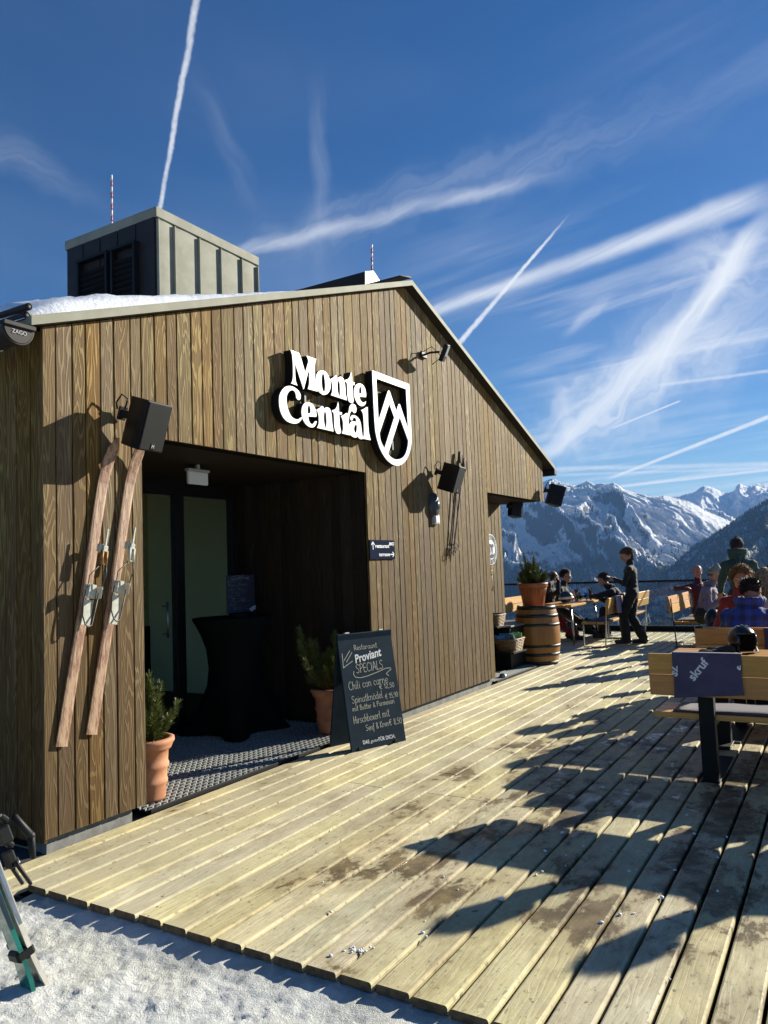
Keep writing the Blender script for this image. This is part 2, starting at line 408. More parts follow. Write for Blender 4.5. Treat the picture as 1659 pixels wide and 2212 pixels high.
# ---------------------------------------------------------------- wood
def wood_mat(name, dark, light, pale, contrast=.6, rough=.75, ring=14.0, spec=.25, bumps=.45, tintv=.35, knots=True, satv=.25):
    m, nt, b = newmat(name); g = nt.attr('gc'); x, y, r = nt.sep(g)[0:3]     # along, across, board number
    r7 = nt.math('MULTIPLY', r, 7.31)
    gv = nt.comb(nt.math('MULTIPLY', x, 1.15), nt.math('MULTIPLY', y, 12.0), r7)
    f = nt.noise(gv, 1.0, 2.2, .42, .35)
    sine = nt.math('SINE', nt.math('MULTIPLY', f, ring*6.283))
    lines = nt.step(sine, .05, .98)
    fib = nt.noise(nt.comb(nt.math('MULTIPLY', x, 7.0), nt.math('MULTIPLY', y, 240.0), r7), 1.0, 3, .6)
    rndb = nt.new('ShaderNodeTexWhiteNoise', noise_dimensions='1D'); nt.put(rndb.inputs['W'], r)
    rv = rndb.outputs['Value']; rc = rndb.outputs['Color']
    amt = nt.math('MULTIPLY', nt.step(nt.noise(nt.comb(nt.math('MULTIPLY', x, .9), nt.math('MULTIPLY', y, 4), nt.math('MULTIPLY', r, 3.7)), 1.0, 2), .30, .62, .25, 1.0), contrast)
    col = nt.mix(nt.math('MULTIPLY', lines, amt), dark, light)
    col = nt.mix(nt.math('MULTIPLY', nt.step(fib, .52, .75), .30), col, pale)
    col = nt.mix(nt.math('MULTIPLY', nt.step(fib, .48, .28), .40), col, tuple(c*.45 for c in dark))
    hs = nt.new('ShaderNodeHueSaturation'); nt.put(hs.inputs['Color'], col)
    nt.put(hs.inputs['Value'], nt.step(rv, 0, 1, 1-tintv, 1+tintv*.7, False)); nt.put(hs.inputs['Saturation'], nt.step(nt.sep(rc)[1], 0, 1, 1-satv, 1+satv*.6, False)); nt.put(hs.inputs['Hue'], nt.step(nt.sep(rc)[2], 0, 1, .488, .510, False))
    col = hs.outputs[0]
    h = nt.math('ADD', nt.math('MULTIPLY', lines, .6), nt.math('MULTIPLY', fib, .5))
    if knots:
        kv = nt.comb(nt.math('MULTIPLY', x, 2.2), nt.math('MULTIPLY', y, 9.0), r7)
        kd = nt.voro(kv, 1.0); ks = nt.step(kd, .05, .13, 1.0, 0.0)
        col = nt.mix(nt.math('MULTIPLY', ks, .6), col, tuple(c*.5 for c in dark))
    return m, nt, b, col, h, rv
m_clad, nt, b, col, h, rv = wood_mat('weathered_cladding', (.140, .084, .024), (.37, .275, .105), (.48, .39, .19), .70, .7, 13.0, tintv=.24)
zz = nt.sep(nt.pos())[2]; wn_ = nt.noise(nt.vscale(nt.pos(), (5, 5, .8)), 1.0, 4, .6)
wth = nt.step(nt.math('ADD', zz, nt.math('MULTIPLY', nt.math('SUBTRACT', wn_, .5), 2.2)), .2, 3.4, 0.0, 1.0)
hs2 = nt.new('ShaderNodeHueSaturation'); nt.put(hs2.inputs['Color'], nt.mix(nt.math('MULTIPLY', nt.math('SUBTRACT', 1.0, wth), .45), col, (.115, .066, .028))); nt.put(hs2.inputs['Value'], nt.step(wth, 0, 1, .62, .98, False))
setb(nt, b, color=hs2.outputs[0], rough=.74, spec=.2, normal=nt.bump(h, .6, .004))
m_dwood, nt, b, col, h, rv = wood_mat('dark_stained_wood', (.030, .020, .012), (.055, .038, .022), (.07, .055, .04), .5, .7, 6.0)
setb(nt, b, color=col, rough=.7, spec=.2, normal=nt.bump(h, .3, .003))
m_pine, nt, b, col, h, rv = wood_mat('oiled_larch', (.50, .245, .045), (.62, .34, .085), (.62, .36, .11), .5, .5, 5.0, tintv=.10, knots=False, satv=.06)
setb(nt, b, color=col, rough=.45, spec=.35, normal=nt.bump(h, .12, .002))
# deck boards: greyed larch, boot-worn, with wet melt-water stains
m_deck, nt, b, col, h, rv = wood_mat('greyed_deck_larch', (.61, .535, .30), (.76, .69, .43), (.86, .79, .54), .6, .6, 10.0, tintv=.18)
p = nt.pos(); px, py = nt.sep(p)[0:2]
big = nt.noise(p, .9, 4, .6); med = nt.noise(p, 5.5, 5, .65); sm = nt.noise(p, 38, 3, .6)
zone = nt.math('MULTIPLY', nt.step(px, -.4, .6), nt.math('MULTIPLY', nt.step(px, 3.6, 6.5, 1.0, .35), nt.step(py, -.8, -2.0)))
wetf = nt.math('ADD', nt.math('ADD', nt.math('MULTIPLY', nt.noise(nt.vscale(p, (1.6, 2.6, 1)), 1.0, 7, .66, .3), .72), nt.math('MULTIPLY', nt.noise(nt.vscale(p, (6, 11, 6)), 1.0, 5, .7), .31)), nt.math('ADD', nt.math('MULTIPLY', zone, .125), .015))
wet = nt.step(wetf, .645, .70)
damp = nt.step(wetf, .52, .66)
drop = nt.step(nt.math('ADD', nt.noise(p, 9.0, 4, .6), nt.math('MULTIPLY', zone, .05)), .69, .72)
spot = nt.step(nt.voro(nt.vscale(p, (7.5, 11, 7.5)), 1.0), .05, .09, 1.0, 0.0)
spot = nt.math('MULTIPLY', spot, nt.step(nt.noise(p, 3.1, 2), .44, .54))
spot2 = nt.math('MULTIPLY', nt.step(nt.voro(nt.vscale(p, (13, 30, 13)), 1.0), .10, .20, 1.0, 0.0), nt.step(nt.noise(p, 4.3, 3), .46, .60))
streak = nt.noise(nt.vscale(p, (3.0, 40, 3.0)), 1.0, 4, .65)
col = nt.mix(nt.step(big, .40, .62, 0.0, .6), col, (.42, .385, .26))
col = nt.mix(nt.step(sm, .56, .72, 0.0, .34), col, (.30, .275, .19))
col = nt.mix(nt.math('MULTIPLY', spot, .85), col, (.05, .042, .030))
col = nt.mix(nt.math('MULTIPLY', spot2, .55), col, (.16, .14, .10))
col = nt.mix(nt.step(streak, .56, .72, 0, .45), col, (.30, .27, .19))
col = nt.mix(nt.math('MULTIPLY', damp, .42), col, (.24, .18, .09))
fleck = nt.math('MULTIPLY', nt.step(nt.noise(nt.vscale(p, (13, 25, 13)), 1.0, 5, .65), .605, .655), nt.step(nt.noise(p, 1.7, 3), .36, .56))
fleck2 = nt.math('MULTIPLY', nt.step(nt.noise(nt.vscale(p, (34, 60, 34)), 1.0, 3, .6), .62, .68), nt.step(nt.noise(p, 2.3, 3), .38, .58))
col = nt.mix(nt.math('MULTIPLY', fleck, .62), col, (.15, .12, .075)); col = nt.mix(nt.math('MULTIPLY', fleck2, .6), col, (.17, .14, .095))
wetall = nt.math('MAXIMUM', wet, nt.math('MULTIPLY', drop, .9))
col = nt.mix(nt.math('MULTIPLY', wetall, .86), col, nt.mix(nt.step(med, .38, .62), (.055, .034, .016), (.20, .145, .072)))
ro = nt.math('SUBTRACT', nt.step(sm, .3, .7, .62, .78), nt.math('MULTIPLY', wet, nt.step(med, .45, .6, .1, .42)))
setb(nt, b, color=col, rough=ro, spec=.28, normal=nt.bump(nt.math('ADD', nt.math('MULTIPLY', h, nt.math('SUBTRACT', 1.0, nt.math('MULTIPLY', wet, .7))), nt.math('MULTIPLY', sm, .5)), .30, .003))
m_zinc = mat('zinc_sheet', (.31, .305, .24), (.265, .26, .20), 5, .7, .05, 300, metal=0, spec=.15)
m_dzinc = mat('dark_zinc', (.034, .029, .027), (.028, .024, .023), 3, .5, spec=.2, rvar=.06)
m_black = mat('black_metal', (.009, .009, .010), (.012, .012, .013), 8, .55, spec=.22)
m_blackp = mat('black_plastic', (.008, .008, .009), (.010, .010, .010), 9, .5, .1, 400, spec=.22)
m_steel = mat('brushed_steel', (.42, .43, .44), (.34, .35, .36), 20, .32, metal=.9)
m_white = mat('white_plastic', (.80, .80, .77), (.76, .76, .73), 4, .4)
m_lightgrey = mat('grey_plastic', (.42, .42, .41), (.38, .38, .37), 6, .45)
m_gray = mat('concrete', (.23, .23, .21), (.16, .16, .15), 9, .9, .4, 60)
m_dark = mat('dark_void', (.008, .007, .006), None, 4, .9, spec=.1)
m_plaster = mat('interior_plaster', (.90, .86, .50), (.87, .83, .47), 2, .9)
m_glass, nt, b = newmat('door_glass'); setb(nt, b, color=(.96, 1.0, .90), rough=.01, trans=1.0, ior=1.12, spec=.25)

def boards_run(O, u, n, s0, s1, zlo, zhi, widths, gap=.008, t=.022, bev=.004, seed=0, cut=None):
    """vertical boards on a wall: O origin, u along the wall, n outward; one mesh"""
    mb = MB(); rr = random.Random(seed); s = s0; i = 0; O = np.array(O, float); u = np.array(u, float); n = np.array(n, float); k = 0
    while s < s1-.01:
        w = widths[i % len(widths)]*(1 if i < len(widths) else rr.uniform(.9, 1.12)); e = min(s+w, s1)
        if s1-e < .04: e = s1
        a, c = s, e-gap; dd = rr.uniform(-.0015, .0015); bid = seed*31+k*1.37+rr.random(); off = rr.uniform(0, 40)
        secs = [(a, 0), (a, t-bev), (a+bev, t), (c-bev, t), (c, t-bev), (c, 0)]
        lo = [zlo((a+c)/2)]*6; vs = []; gc = []
        hi = [zhi(q[0]) for q in secs]
        for lv in (lo, hi):
            for (q, d), z in zip(secs, lv):
                P = O+u*q+n*(d-t+dd); vs.append((P[0], P[1], z)); gc.append((z+off, q-s+d*.6, bid))
        fs = [(j, j+1, j+7, j+6) for j in range(5)]+[(0, 1, 2, 3, 4, 5)[::-1], (6, 7, 8, 9, 10, 11)]
        mb.add(vs, fs, 0, gc); s = e; i += 1; k += 1
    return mb
# ---------------------------------------------------------------- the lodge
XE0, XE1, LIN, YB = .757, 3.585, 2.505, 1.72       # porch opening and its depth
XN, XR, YN = 6.60, 8.86, .74                        # corner notch
RX, RZ, EZ = 4.53, 4.675, 3.065
gab = lambda x: EZ+(RZ-EZ)*(x/RX if x < RX else (2*RX-x)/RX)
_w0 = [.095, .117, .097, .113, .105, .137, .121, .137, .097, .145, .117, .139, .109, .131, .107, .11, .145, .107]
lodge = thing('mountain_lodge', 'timber clad lodge with gabled front, open porch and snowy roof', 'building', (0, 0, 0))
cl = MB()
def merge(dst, src):
    o = len(dst.v); dst.v += src.v; dst.f += [tuple(i+o for i in f) for f in src.f]; dst.mi += src.mi; dst.gc += src.gc; dst.sm += src.sm
ZB = .07
full = boards_run((0, 0, 0), (1, 0, 0), (0, -1, 0), 0, XR, lambda x: ZB if (x < XE0 or XE1 < x < XN) else LIN, gab, _w0, seed=1)
# trim boards that straddle the openings: rebuild as separate runs so edges are clean
cl = MB()
runs = [(0, XE0, lambda x: ZB), (XE0, XE1, lambda x: LIN), (XE1, XN, lambda x: ZB), (XN, XR, lambda x: LIN)]
for q, (a, c, f) in enumerate(runs):
    merge(cl, boards_run((0, 0, 0), (1, 0, 0), (0, -1, 0), a, c, f, gab, _w0 if q < 1 else [_w0[(j*5+q*3+7) % 18]*1.02 for j in range(18)], seed=2+q))
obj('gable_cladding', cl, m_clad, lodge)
bk = MB()
def backing(x0, x1, z0): bk.add([(x0, .024, z0), (x1, .024, z0), (x1, .024, gab(x1)), (x0, .024, gab(x0))]+[(x0, .16, z0), (x1, .16, z0), (x1, .16, gab(x1)), (x0, .16, gab(x0))], [(0, 1, 2, 3), (7, 6, 5, 4), (0, 4, 5, 1), (1, 5, 6, 2), (2, 6, 7, 3), (3, 7, 4, 0)])
for x0, x1, z0 in ((.024, XE0, ZB+.01), (XE0, XE1, LIN+.004), (XE1, RX, ZB+.01), (RX, XN, ZB+.01), (XN, XR-.024, LIN+.004)):
    if x0 < RX < x1: backing(x0, RX, z0); backing(RX, x1, z0)
    else: backing(x0, x1, z0)
obj('wall_core', bk, m_dark, lodge)
sw = MB()
for a_, c_, lo_, hi_ in ((.003, 2.4, ZB-.02, EZ-.02), (2.4, 4.4, ZB-.02, .4), (2.4, 4.4, 2.7, EZ-.02), (4.4, 9, ZB-.02, EZ-.02)):
    merge(sw, boards_run((0, 0, 0), (0, 1, 0), (-1, 0, 0), a_, c_, lambda s: lo_, lambda s: hi_, [.12, .135, .11, .128], seed=9+int(a_*3+lo_)))
obj('side_cladding', sw, m_clad, lodge)
s_ = MB(); s_.box((.10, 1.3, 1.5), (.15, 2.2, 3.0)); s_.box((.10, 6.7, 1.5), (.15, 4.6, 3.0)); s_.box((.10, 3.4, .2), (.15, 2.0, .4)); s_.box((.10, 3.4, 2.85), (.15, 2.0, .32)); s_.box((8.76, 4.9, 1.5), (.15, 8.2, 3.0)); s_.box((4.4, 9.05, 1.7), (8.9, .1, 3.4))
obj('side_wall', s_, m_dark, lodge)
pl = MB(); pl.box((.36, .075, -.12), (.62, .05, .36)); pl.box((5.1, .075, -.12), (2.95, .05, .36)); pl.box((.09, 4.5, -.12), (.06, 8.8, .36))
obj('plinth', pl, m_gray, lodge)
# porch: jambs, ceiling, right cheek
pc = MB(); merge(pc, boards_run((XE1, YB, 0), (0, -1, 0), (-1, 0, 0), 0, YB-.024, lambda s: .02, lambda s: LIN, [.13, .12, .14], seed=21))
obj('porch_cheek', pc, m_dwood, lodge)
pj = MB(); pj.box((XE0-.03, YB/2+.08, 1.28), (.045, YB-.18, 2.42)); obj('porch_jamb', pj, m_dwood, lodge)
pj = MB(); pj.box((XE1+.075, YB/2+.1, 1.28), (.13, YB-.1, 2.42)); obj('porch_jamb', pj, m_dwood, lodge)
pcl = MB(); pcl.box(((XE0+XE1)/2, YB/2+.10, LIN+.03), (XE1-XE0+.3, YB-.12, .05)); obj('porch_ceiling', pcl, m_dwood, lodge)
# glazed door wall
dw = MB(); GT = 2.355
for x0, x1 in ((.80, .87), (2.684, 2.80), (3.50, 3.583)): dw.box(((x0+x1)/2, YB+.03, GT/2+.02), (x1-x0, .08, GT), .004)
dw.box(((XE0+XE1)/2, YB+.032, (GT+LIN)/2+.02), (XE1-XE0, .09, LIN-GT+.02), .004); dw.box(((XE0+XE1)/2, YB+.033, .05), (XE1-XE0-.02, .07, .08), .003)
fr = obj('door_frame', dw, m_black, lodge)
gl = MB(); gl.box((1.775, YB+.03, 1.21), (1.80, .012, 2.24)); obj('door_pane', gl, m_glass, fr)
gl = MB(); gl.box((3.15, YB+.03, 1.21), (.69, .012, 2.24)); obj('door_pane', gl, m_glass, fr)
hd = MB(); hd.tube([(2.52, YB-.05, .95), (2.52, YB-.05, 1.30)], .011); hd.tube([(2.52, YB-.05, .99), (2.52, YB+.02, .99)], .008); hd.tube([(2.52, YB-.05, 1.26), (2.52, YB+.02, 1.26)], .008); obj('door_handle', hd, m_steel, fr)
# room behind the glass, lit through an unseen opening added in the side wall
rm = MB(); rm.box((2.6, 4.25, 1.35), (4.6, .1, 2.7)); rm.box((4.6, 3.0, 1.35), (.1, 2.5, 2.7)); rm.box((2.4, 3.0, 2.72), (4.6, 2.5, .06)); obj('interior_wall', rm, m_plaster, lodge)
rf = MB(); rf.box((2.4, 3.0, -.01), (4.6, 2.48, .05)); rf.box((2.6, 4.19, .45), (4.4, .02, .86)); obj('interior_floor', rf, m_dwood, lodge)
dr = MB(); dr.box((2.66, 4.17, 1.06), (.55, .05, 2.1), .005); dor = obj('interior_door', dr, m_dwood, lodge)
swt = MB(); swt.box((4.02, 4.185, 1.22), (.085, .02, .12), .004); obj('wall_socket', swt, m_blackp, lodge)
# notch: setback wall, its side, the soffit
nw = boards_run((XN+.02, YN, 0), (1, 0, 0), (0, -1, 0), 0, XR-XN-.02, lambda s: .04, lambda s: LIN, [.14, .13, .15, .135], gap=.014, seed=31); obj('setback_cladding', nw, m_clad, lodge)
nb = MB(); nb.box(((XN+XR)/2, YN+.08, 1.28), (XR-XN-.01, .10, 2.46)); nb.box((XN-.075, YN/2+.09, 1.28), (.10, YN-.12, 2.46)); obj('notch_wall', nb, m_dark, lodge)
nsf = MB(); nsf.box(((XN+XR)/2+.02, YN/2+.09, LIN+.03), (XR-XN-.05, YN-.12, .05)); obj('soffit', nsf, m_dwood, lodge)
# roof: two slabs with zinc verge, ridge cap
rt = MB(); T = .058; Y0, Y1 = -.105, 9.1
def slab(xa, za, xb, zb, mi=0):
    vs = [(xa, Y0, za), (xb, Y0, zb), (xb, Y0, zb+T), (xa, Y0, za+T)]; vs += [(x, Y1, z) for x, y, z in vs]
    rt.add(vs, [(0, 1, 2, 3), (7, 6, 5, 4), (3, 2, 6, 7), (0, 3, 7, 4), (1, 5, 6, 2)], 0); rt.add(vs, [(0, 4, 5, 1)], 1)
slab(-.14, EZ-.045, RX, RZ+.004); slab(RX, RZ+.004, 2*RX+.10, EZ-.03)
roof = obj('roof', rt, [m_zinc, m_dzinc], lodge)
rc_ = MB(); rc_.add([(RX-.20, Y0+.05, RZ+.008+T), (RX, Y0+.02, RZ+.055+T), (RX+.03, Y0+.02, RZ+.04+T), (RX-.20, Y1, RZ+.008+T), (RX, Y1, RZ+.06+T), (RX+.03, Y1, RZ+.04+T)], [(0, 1, 4, 3), (1, 2, 5, 4), (0, 2, 1)]); obj('ridge_cap', rc_, m_dzinc, roof)
# ventilation house on the roof
bx0, bx1, by0, by1, bzt = W(339, 636, 2)[0], W(555.5, 600, 2)[0], 2.0, 3.46, W(332, 447, 2)[2]
vb = MB(); vb.box(((bx0+bx1)/2, (by0+by1)/2, (3.7+bzt)/2-.03), (bx1-bx0, by1-by0, bzt-3.7), 0, mi=1)
seams = [W(x, 560, 2)[0] for x in (375, 428, 474, 519)]
for x in [bx0+.012]+seams+[bx1-.012]: vb.box((x, by0-.018, (3.8+bzt-.12)/2), (.018, .036, bzt-.12-3.8), .003)
xs_ = [bx0+.012]+seams+[bx1-.012]
for i in range(5):                                # slightly pillowed sheets
    a, c = xs_[i]+.012, xs_[i+1]-.012; vs = []
    for j in range(9):
        t = j/8; x = a+(c-a)*t; y = by0-.004-.005*math.sin(math.pi*t)
        vs += [(x, y, 3.8), (x, y, bzt-.1)]
    vb.add(vs, [(2*j, 2*j+2, 2*j+3, 2*j+1) for j in range(8)], 0, smooth=True)
vent = obj('vent_house', vb, [m_zinc, m_dzinc], lodge)
cp = MB(); cp.box(((bx0+bx1)/2, (by0+by1)/2, bzt-.045), (bx1-bx0+.03, by1-by0+.05, .11), .004); obj('cap_flashing', cp, m_zinc, vent)
pn_ = MB()
for j in range(5): pn_.box((bx0-.008, by0+.02+.29*j+.13, 4.9-.02), (.012, .275, 1.04), .003)
obj('side_panel', pn_, m_dzinc, vent)
for ya, yb in ((V(293, 560, bx0-.05)[1], V(245, 560, bx0-.05)[1]), (V(233, 560, bx0-.05)[1], V(172, 560, bx0-.05)[1])):
    lv = MB(); za, zb = 4.30, V(285, 527, bx0-.05)[2]
    for y in (ya, yb): lv.box((bx0-.05, y, (za+zb)/2), (.07, .03, zb-za))
    lv.box((bx0-.05, (ya+yb)/2, zb), (.08, yb-ya+.05, .03))
    for j in range(11): lv.box((bx0-.05, (ya+yb)/2, za+.03+j*.064), (.055, yb-ya-.03, .008), rot=roty(R_(38)))
    obj('louvre', lv, m_black, vent)
def rod(px0, py0, py1, X, par):
    a = V(px0, py0, X); c = V(px0+.6, py1, X); mb = MB(); n = 9
    for i in range(n): mb.tube([a+(c-a)*i/n, a+(c-a)*(i+1)/n], .011, 6, mi=i % 2)
    obj('lightning_rod', mb, [mat('rod_white', (.7, .68, .66), None, 3, .5), mat('rod_red', (.5, .12, .11), None, 3, .5)], par)
rod(241, 378, 492, bx0+.05, vent)
# long skylight box along the ridge
f1 = Zc(980, 850, 4.1475); q = [W(*f1(a, c), .5) for a, c in ((900, 345), (900, 163), (1012, 156), (1113, 312), (1113, 345))]
dm = MB(); vs = [tuple(p_) for p_ in q]+[(p_[0], 5.2, p_[2]) for p_ in q]
dm.add(vs, [(0, 4, 3, 2, 1), (1, 2, 7, 6), (2, 3, 8, 7)], 0); dm.add(vs, [(0, 1, 6, 5)], 1)
dorm = obj('ridge_skylight', dm, [mat('white_sheet', (.74, .73, .68), None, 3, .5), m_dzinc], lodge)
rod(803, 528, 612, q[2][0]-.02, dorm)
# gutters
gt = MB(); gx, gz, gr = -.235, 2.975, .088
sec = [(gx+gr*math.cos(R_(a)), gz+gr*math.sin(R_(a))) for a in range(180, 361, 15)]
vs = [(x, y, z) for y in (-.13, 9) for x, z in sec]; n_ = len(sec)
gt.add(vs, [(i, i+1, n_+i+1, n_+i) for i in range(n_-1)], smooth=True)
gt.add([(x, -.13, z) for x, z in sec], [tuple(range(n_))])
for y in (-.12, .10, .9, 1.8): gt.tube([(gx+(gr+.006)*math.cos(R_(a)), y, gz+(gr+.006)*math.sin(R_(a))) for a in range(170, 371, 15)], .007, 6)
gt.box((gx, -.135, gz+.012), (gr*2.25, .02, .028), .004); gt.box((gx+.02, .10, gz+.02), (gr*2.4, .03, .012))
gut = obj('gutter', gt, m_dzinc, lodge)
em = MB(); add_mesh(em, text_mesh('ZAGO', .032, .002), lambda c: (gx-.045+c.x, -.133-c.z, gz-.038+c.y)); obj('embossed_mark', em, m_lightgrey, gut)
g2 = MB(); g2.box((9.20, 4.4, 2.99), (.12, 9.0, .09), .01); obj('gutter', g2, m_dzinc, lodge)
for (px, py) in ((62.6, 662), (58, 681)):
    a = W(px, py, -.06); sg = MB(); n = 16; a = (a[0], -.06, a[2])
    sg.tube([a, (a[0], 9, a[2])], .021, 12, cap=False); sg.tube([(a[0], -.058, a[2]), (a[0], 9, a[2])], .015, 10)
    obj('snow_guard_pipe', sg, m_dzinc, lodge)
# wind-packed snow on the left roof slope
ny_, nx_ = 150, 110; xs2 = np.linspace(-.16, RX-.25, nx_); ys2 = np.linspace(-.06, 8.6, ny_)**1.0
Xg, Yg = np.meshgrid(xs2, ys2, indexing='ij')
ed = np.clip((Yg+.06)/.55, 0, 1); ed = np.sqrt(1-(1-ed)**2); el = np.clip((Xg+.16)/.35, 0, 1); el = np.sqrt(1-(1-el)**2)
er = np.clip((RX-.25-Xg)/1.6, 0, 1)
th = (.17+.05*fbm(Xg*.5, Yg*.5, 3, 77)+.025*fbm(Xg*3, Yg*3, 4, 78))*ed*el*np.clip(1.12-Xg*.30, .14, 1)
th *= 1-.75*np.exp(-(((Xg-bx0-.7)/1.2)**2+((Yg-1.6)/.55)**2))*.5
Z = gab(Xg*0+np.minimum(Xg, RX))+.03+T if False else EZ+(RZ-EZ)*Xg/RX+.035+T-.04+np.maximum(th, -.01)+.012*fbm(Xg*9, Yg*9, 3, 79)*ed
msn, nt, b = newmat('roof_snow'); setb(nt, b, color=(.90, .91, .93), rough=.7, spec=.2, normal=nt.bump(nt.noise(nt.objc(), 30, 5, .7), .5, .02))
me = grid_mesh('roof_snow', np.stack([Xg, Yg, Z], -1)); me.materials.append(msn)
rs = bpy.data.objects.new('roof_snow', me); COL.objects.link(rs); tag(rs, 'thick white snow lying on the left roof slope', 'snow', kind='stuff')
# ---------------------------------------------------------------- terrain seen beyond the terrace
def az_el(x, y):
    d = ray(x, y); return math.atan2(d[1], d[0]), d[2]/math.hypot(d[0], d[1])
_zs = lambda a, b: (a*.36432+1054.6, b*.36432+988.7)
def profile(pts):
    q = sorted([az_el(*p) for p in pts]); return np.array([a for a, e in q]), np.array([e for a, e in q])
def rock_snow(name, forest_top, snowiness, rockiness, tone=1.0):
    m, nt, b = newmat(name); p = nt.pos(); g = nt.new('ShaderNodeNewGeometry')
    nz = nt.sep(g.outputs['Normal'])[2]; z = nt.sep(p)[2]
    big = nt.noise(p, .0016, 6, .62); mid = nt.noise(p, .009, 6, .68); fine = nt.noise(nt.vscale(p, (1, 1, .35)), .034, 5, .75)
    rk = nt.math('ADD', nt.math('MULTIPLY', nt.math('SUBTRACT', fine, .5), .95), nt.math('MULTIPLY', nt.math('SUBTRACT', mid, .5), .8))
    spk_ = nt.math('MULTIPLY', nt.step(nt.noise(nt.vscale(p, (1, 1, .5)), .055, 5, .7), .56, .66), nt.step(mid, .45, .60))
    rock = nt.step(nt.math('ADD', nz, nt.math('MULTIPLY', rk, -1.0)), snowiness-.05, snowiness+.05, rockiness, 0.0)
    tl = nt.math('ADD', z, nt.math('MULTIPLY', nt.math('SUBTRACT', big, .5), 420.0))
    tl = nt.math('ADD', tl, nt.math('MULTIPLY', nt.math('SUBTRACT', mid, .5), 300.0))
    forest = nt.step(tl, forest_top-40, forest_top+40, 1.0, 0.0)
    patch = nt.step(nt.math('ADD', nt.math('MULTIPLY', fine, .6), nt.math('MULTIPLY', mid, .6)), .58, .70)
    fl = nt.math('MULTIPLY', forest, nt.math('SUBTRACT', 1.0, nt.math('MULTIPLY', patch, .85)))
    col = nt.mix(nt.math('MAXIMUM', rock, nt.math('MULTIPLY', spk_, .8)), (.88, .89, .90), (.06, .054, .050))
    col = nt.mix(fl, col, (.016, .020, .015))
    setb(nt, b, color=col, rough=.75, spec=.15, normal=nt.bump(nt.math('ADD', nt.math('MULTIPLY', fine, 1.0), nt.math('MULTIPLY', mid, 1.6)), .95, 34.0))
    return m, None
AZ0 = az_el(1430, 1200)[0]
CX, CY = CAM[0], CAM[1]
def polar(azs, ds, Hf):
    A, D = np.meshgrid(azs, ds, indexing='ij')
    H = Hf(A, D); return np.stack([CX+D*np.cos(A), CY+D*np.sin(A), H], -1), A, D
def massif(name, prof, ridge, foot_d, foot_z, amp, freq, skew, forest_top, nx, ny, azr, snowiness, rockiness, seed, back=2600, convex=1.0, fine=1.0, calm=None):
    pa, pe = profile(prof)
    azs = np.linspace(azr[0], azr[1], nx); ds = np.concatenate([np.linspace(foot_d, ridge*1.02, ny), np.linspace(ridge*1.02, ridge+back, ny//5)[1:]])
    def Hf(A, D):
        E = np.interp(A, pa, pe)
        Rg = ridge*(1+.05*pn(A*5.0, A*0+.5, seed))
        t = np.clip((D-foot_d)/(Rg-foot_d), 0, 1.6)
        jag = fbm(A*900, A*0+seed, 5, seed, .55)*.0016*np.clip(t, 0, 1)**14
        top = CAM[2]+(E+jag*fine)*Rg
        up = foot_z+(top-foot_z)*np.where(t < 1, t**convex, 1.0)
        dn = np.where(t > 1, (D-Rg)*.55, 0.0)
        s = A*ridge; r = D-foot_d
        wx = fbm(s*.0009, D*.0009, 4, seed+5)*520
        u = (s+skew*r+wx)*freq
        env = np.clip(np.sin(np.clip(t, 0, 1)*math.pi)**.6, 0, 1)*np.clip(1.12-t, 0, 1)**.25
        g = ridged(u, D*freq*.10, 6, seed+9, .55)-.75
        g2 = ridged((s+skew*.7*r)*freq*4.3+wx*.004, D*freq*.6, 4, seed+19, .55)-.7
        am = amp*(1 if calm is None else np.interp(A, [az_el(calm[1], 1150)[0], az_el(calm[0], 1150)[0]], [.30, 1.0]))
        h = up-dn+env*(am*g+am*.36*g2)+(ridged((s+skew*r+wx*.5)*.0105, D*.0013, 3, seed+33)-.7)*amp*.075*np.clip(env*1.5, 0, 1)+fbm(s*.004, D*.004, 4, seed+3)*amp*.10*np.clip(env+.15, 0, 1)
        lim = CAM[2]+(E+jag*fine)*D*.9985                      # no spur rises over the skyline in front of the ridge
        return np.where(t < 1, np.minimum(h, lim), h)
    P, A, D = polar(azs, ds, Hf)
    me = grid_mesh(name, P)
    m, _ = rock_snow(name+'_snow_rock', forest_top, snowiness, rockiness)
    me.materials.append(m)
    o = bpy.data.objects.new(name, me); COL.objects.link(o); tag(o, kind='structure')
    return o, P
main_prof = [(700, 1085), (900, 1060), (1050, 1050), (1120, 1046), (1160, 1048), _zs(333, 140), _zs(360, 128), _zs(385, 119), _zs(405, 130), _zs(430, 141), _zs(480, 156), _zs(520, 166), _zs(560, 150), _zs(590, 137), _zs(612, 146), _zs(632, 156), _zs(655, 153), _zs(678, 152), _zs(710, 156), _zs(742, 148), _zs(770, 160), _zs(800, 186), _zs(870, 206), _zs(960, 231), _zs(1040, 222), _zs(1100, 236), _zs(1200, 262), _zs(1300, 318), _zs(1440, 378), (1640, 1190), (1760, 1260), (2000, 1330)]
far_prof = [(1250, 1110), _zs(960, 245), _zs(1040, 226), _zs(1090, 230), _zs(1140, 222), _zs(1190, 208), _zs(1230, 199), _zs(1262, 174), _zs(1282, 165), _zs(1305, 168), _zs(1330, 175), _zs(1360, 190), _zs(1400, 210), _zs(1440, 202), _zs(1462, 192), _zs(1470, 170), _zs(1492, 152), _zs(1510, 163), _zs(1540, 172), _zs(1570, 160), _zs(1610, 154), (1700, 1042), (1800, 1060), (2100, 1090)]
near_prof = [(1240, 1345), (1330, 1300), (1420, 1244), (1460, 1217), (1499, 1180), (1544, 1155), (1579, 1130), (1620, 1104), (1660, 1079), (1760, 1020), (2000, 960), (2400, 940)]
a_l = az_el(650, 1150)[0]; a_r = az_el(2150, 1150)[0]
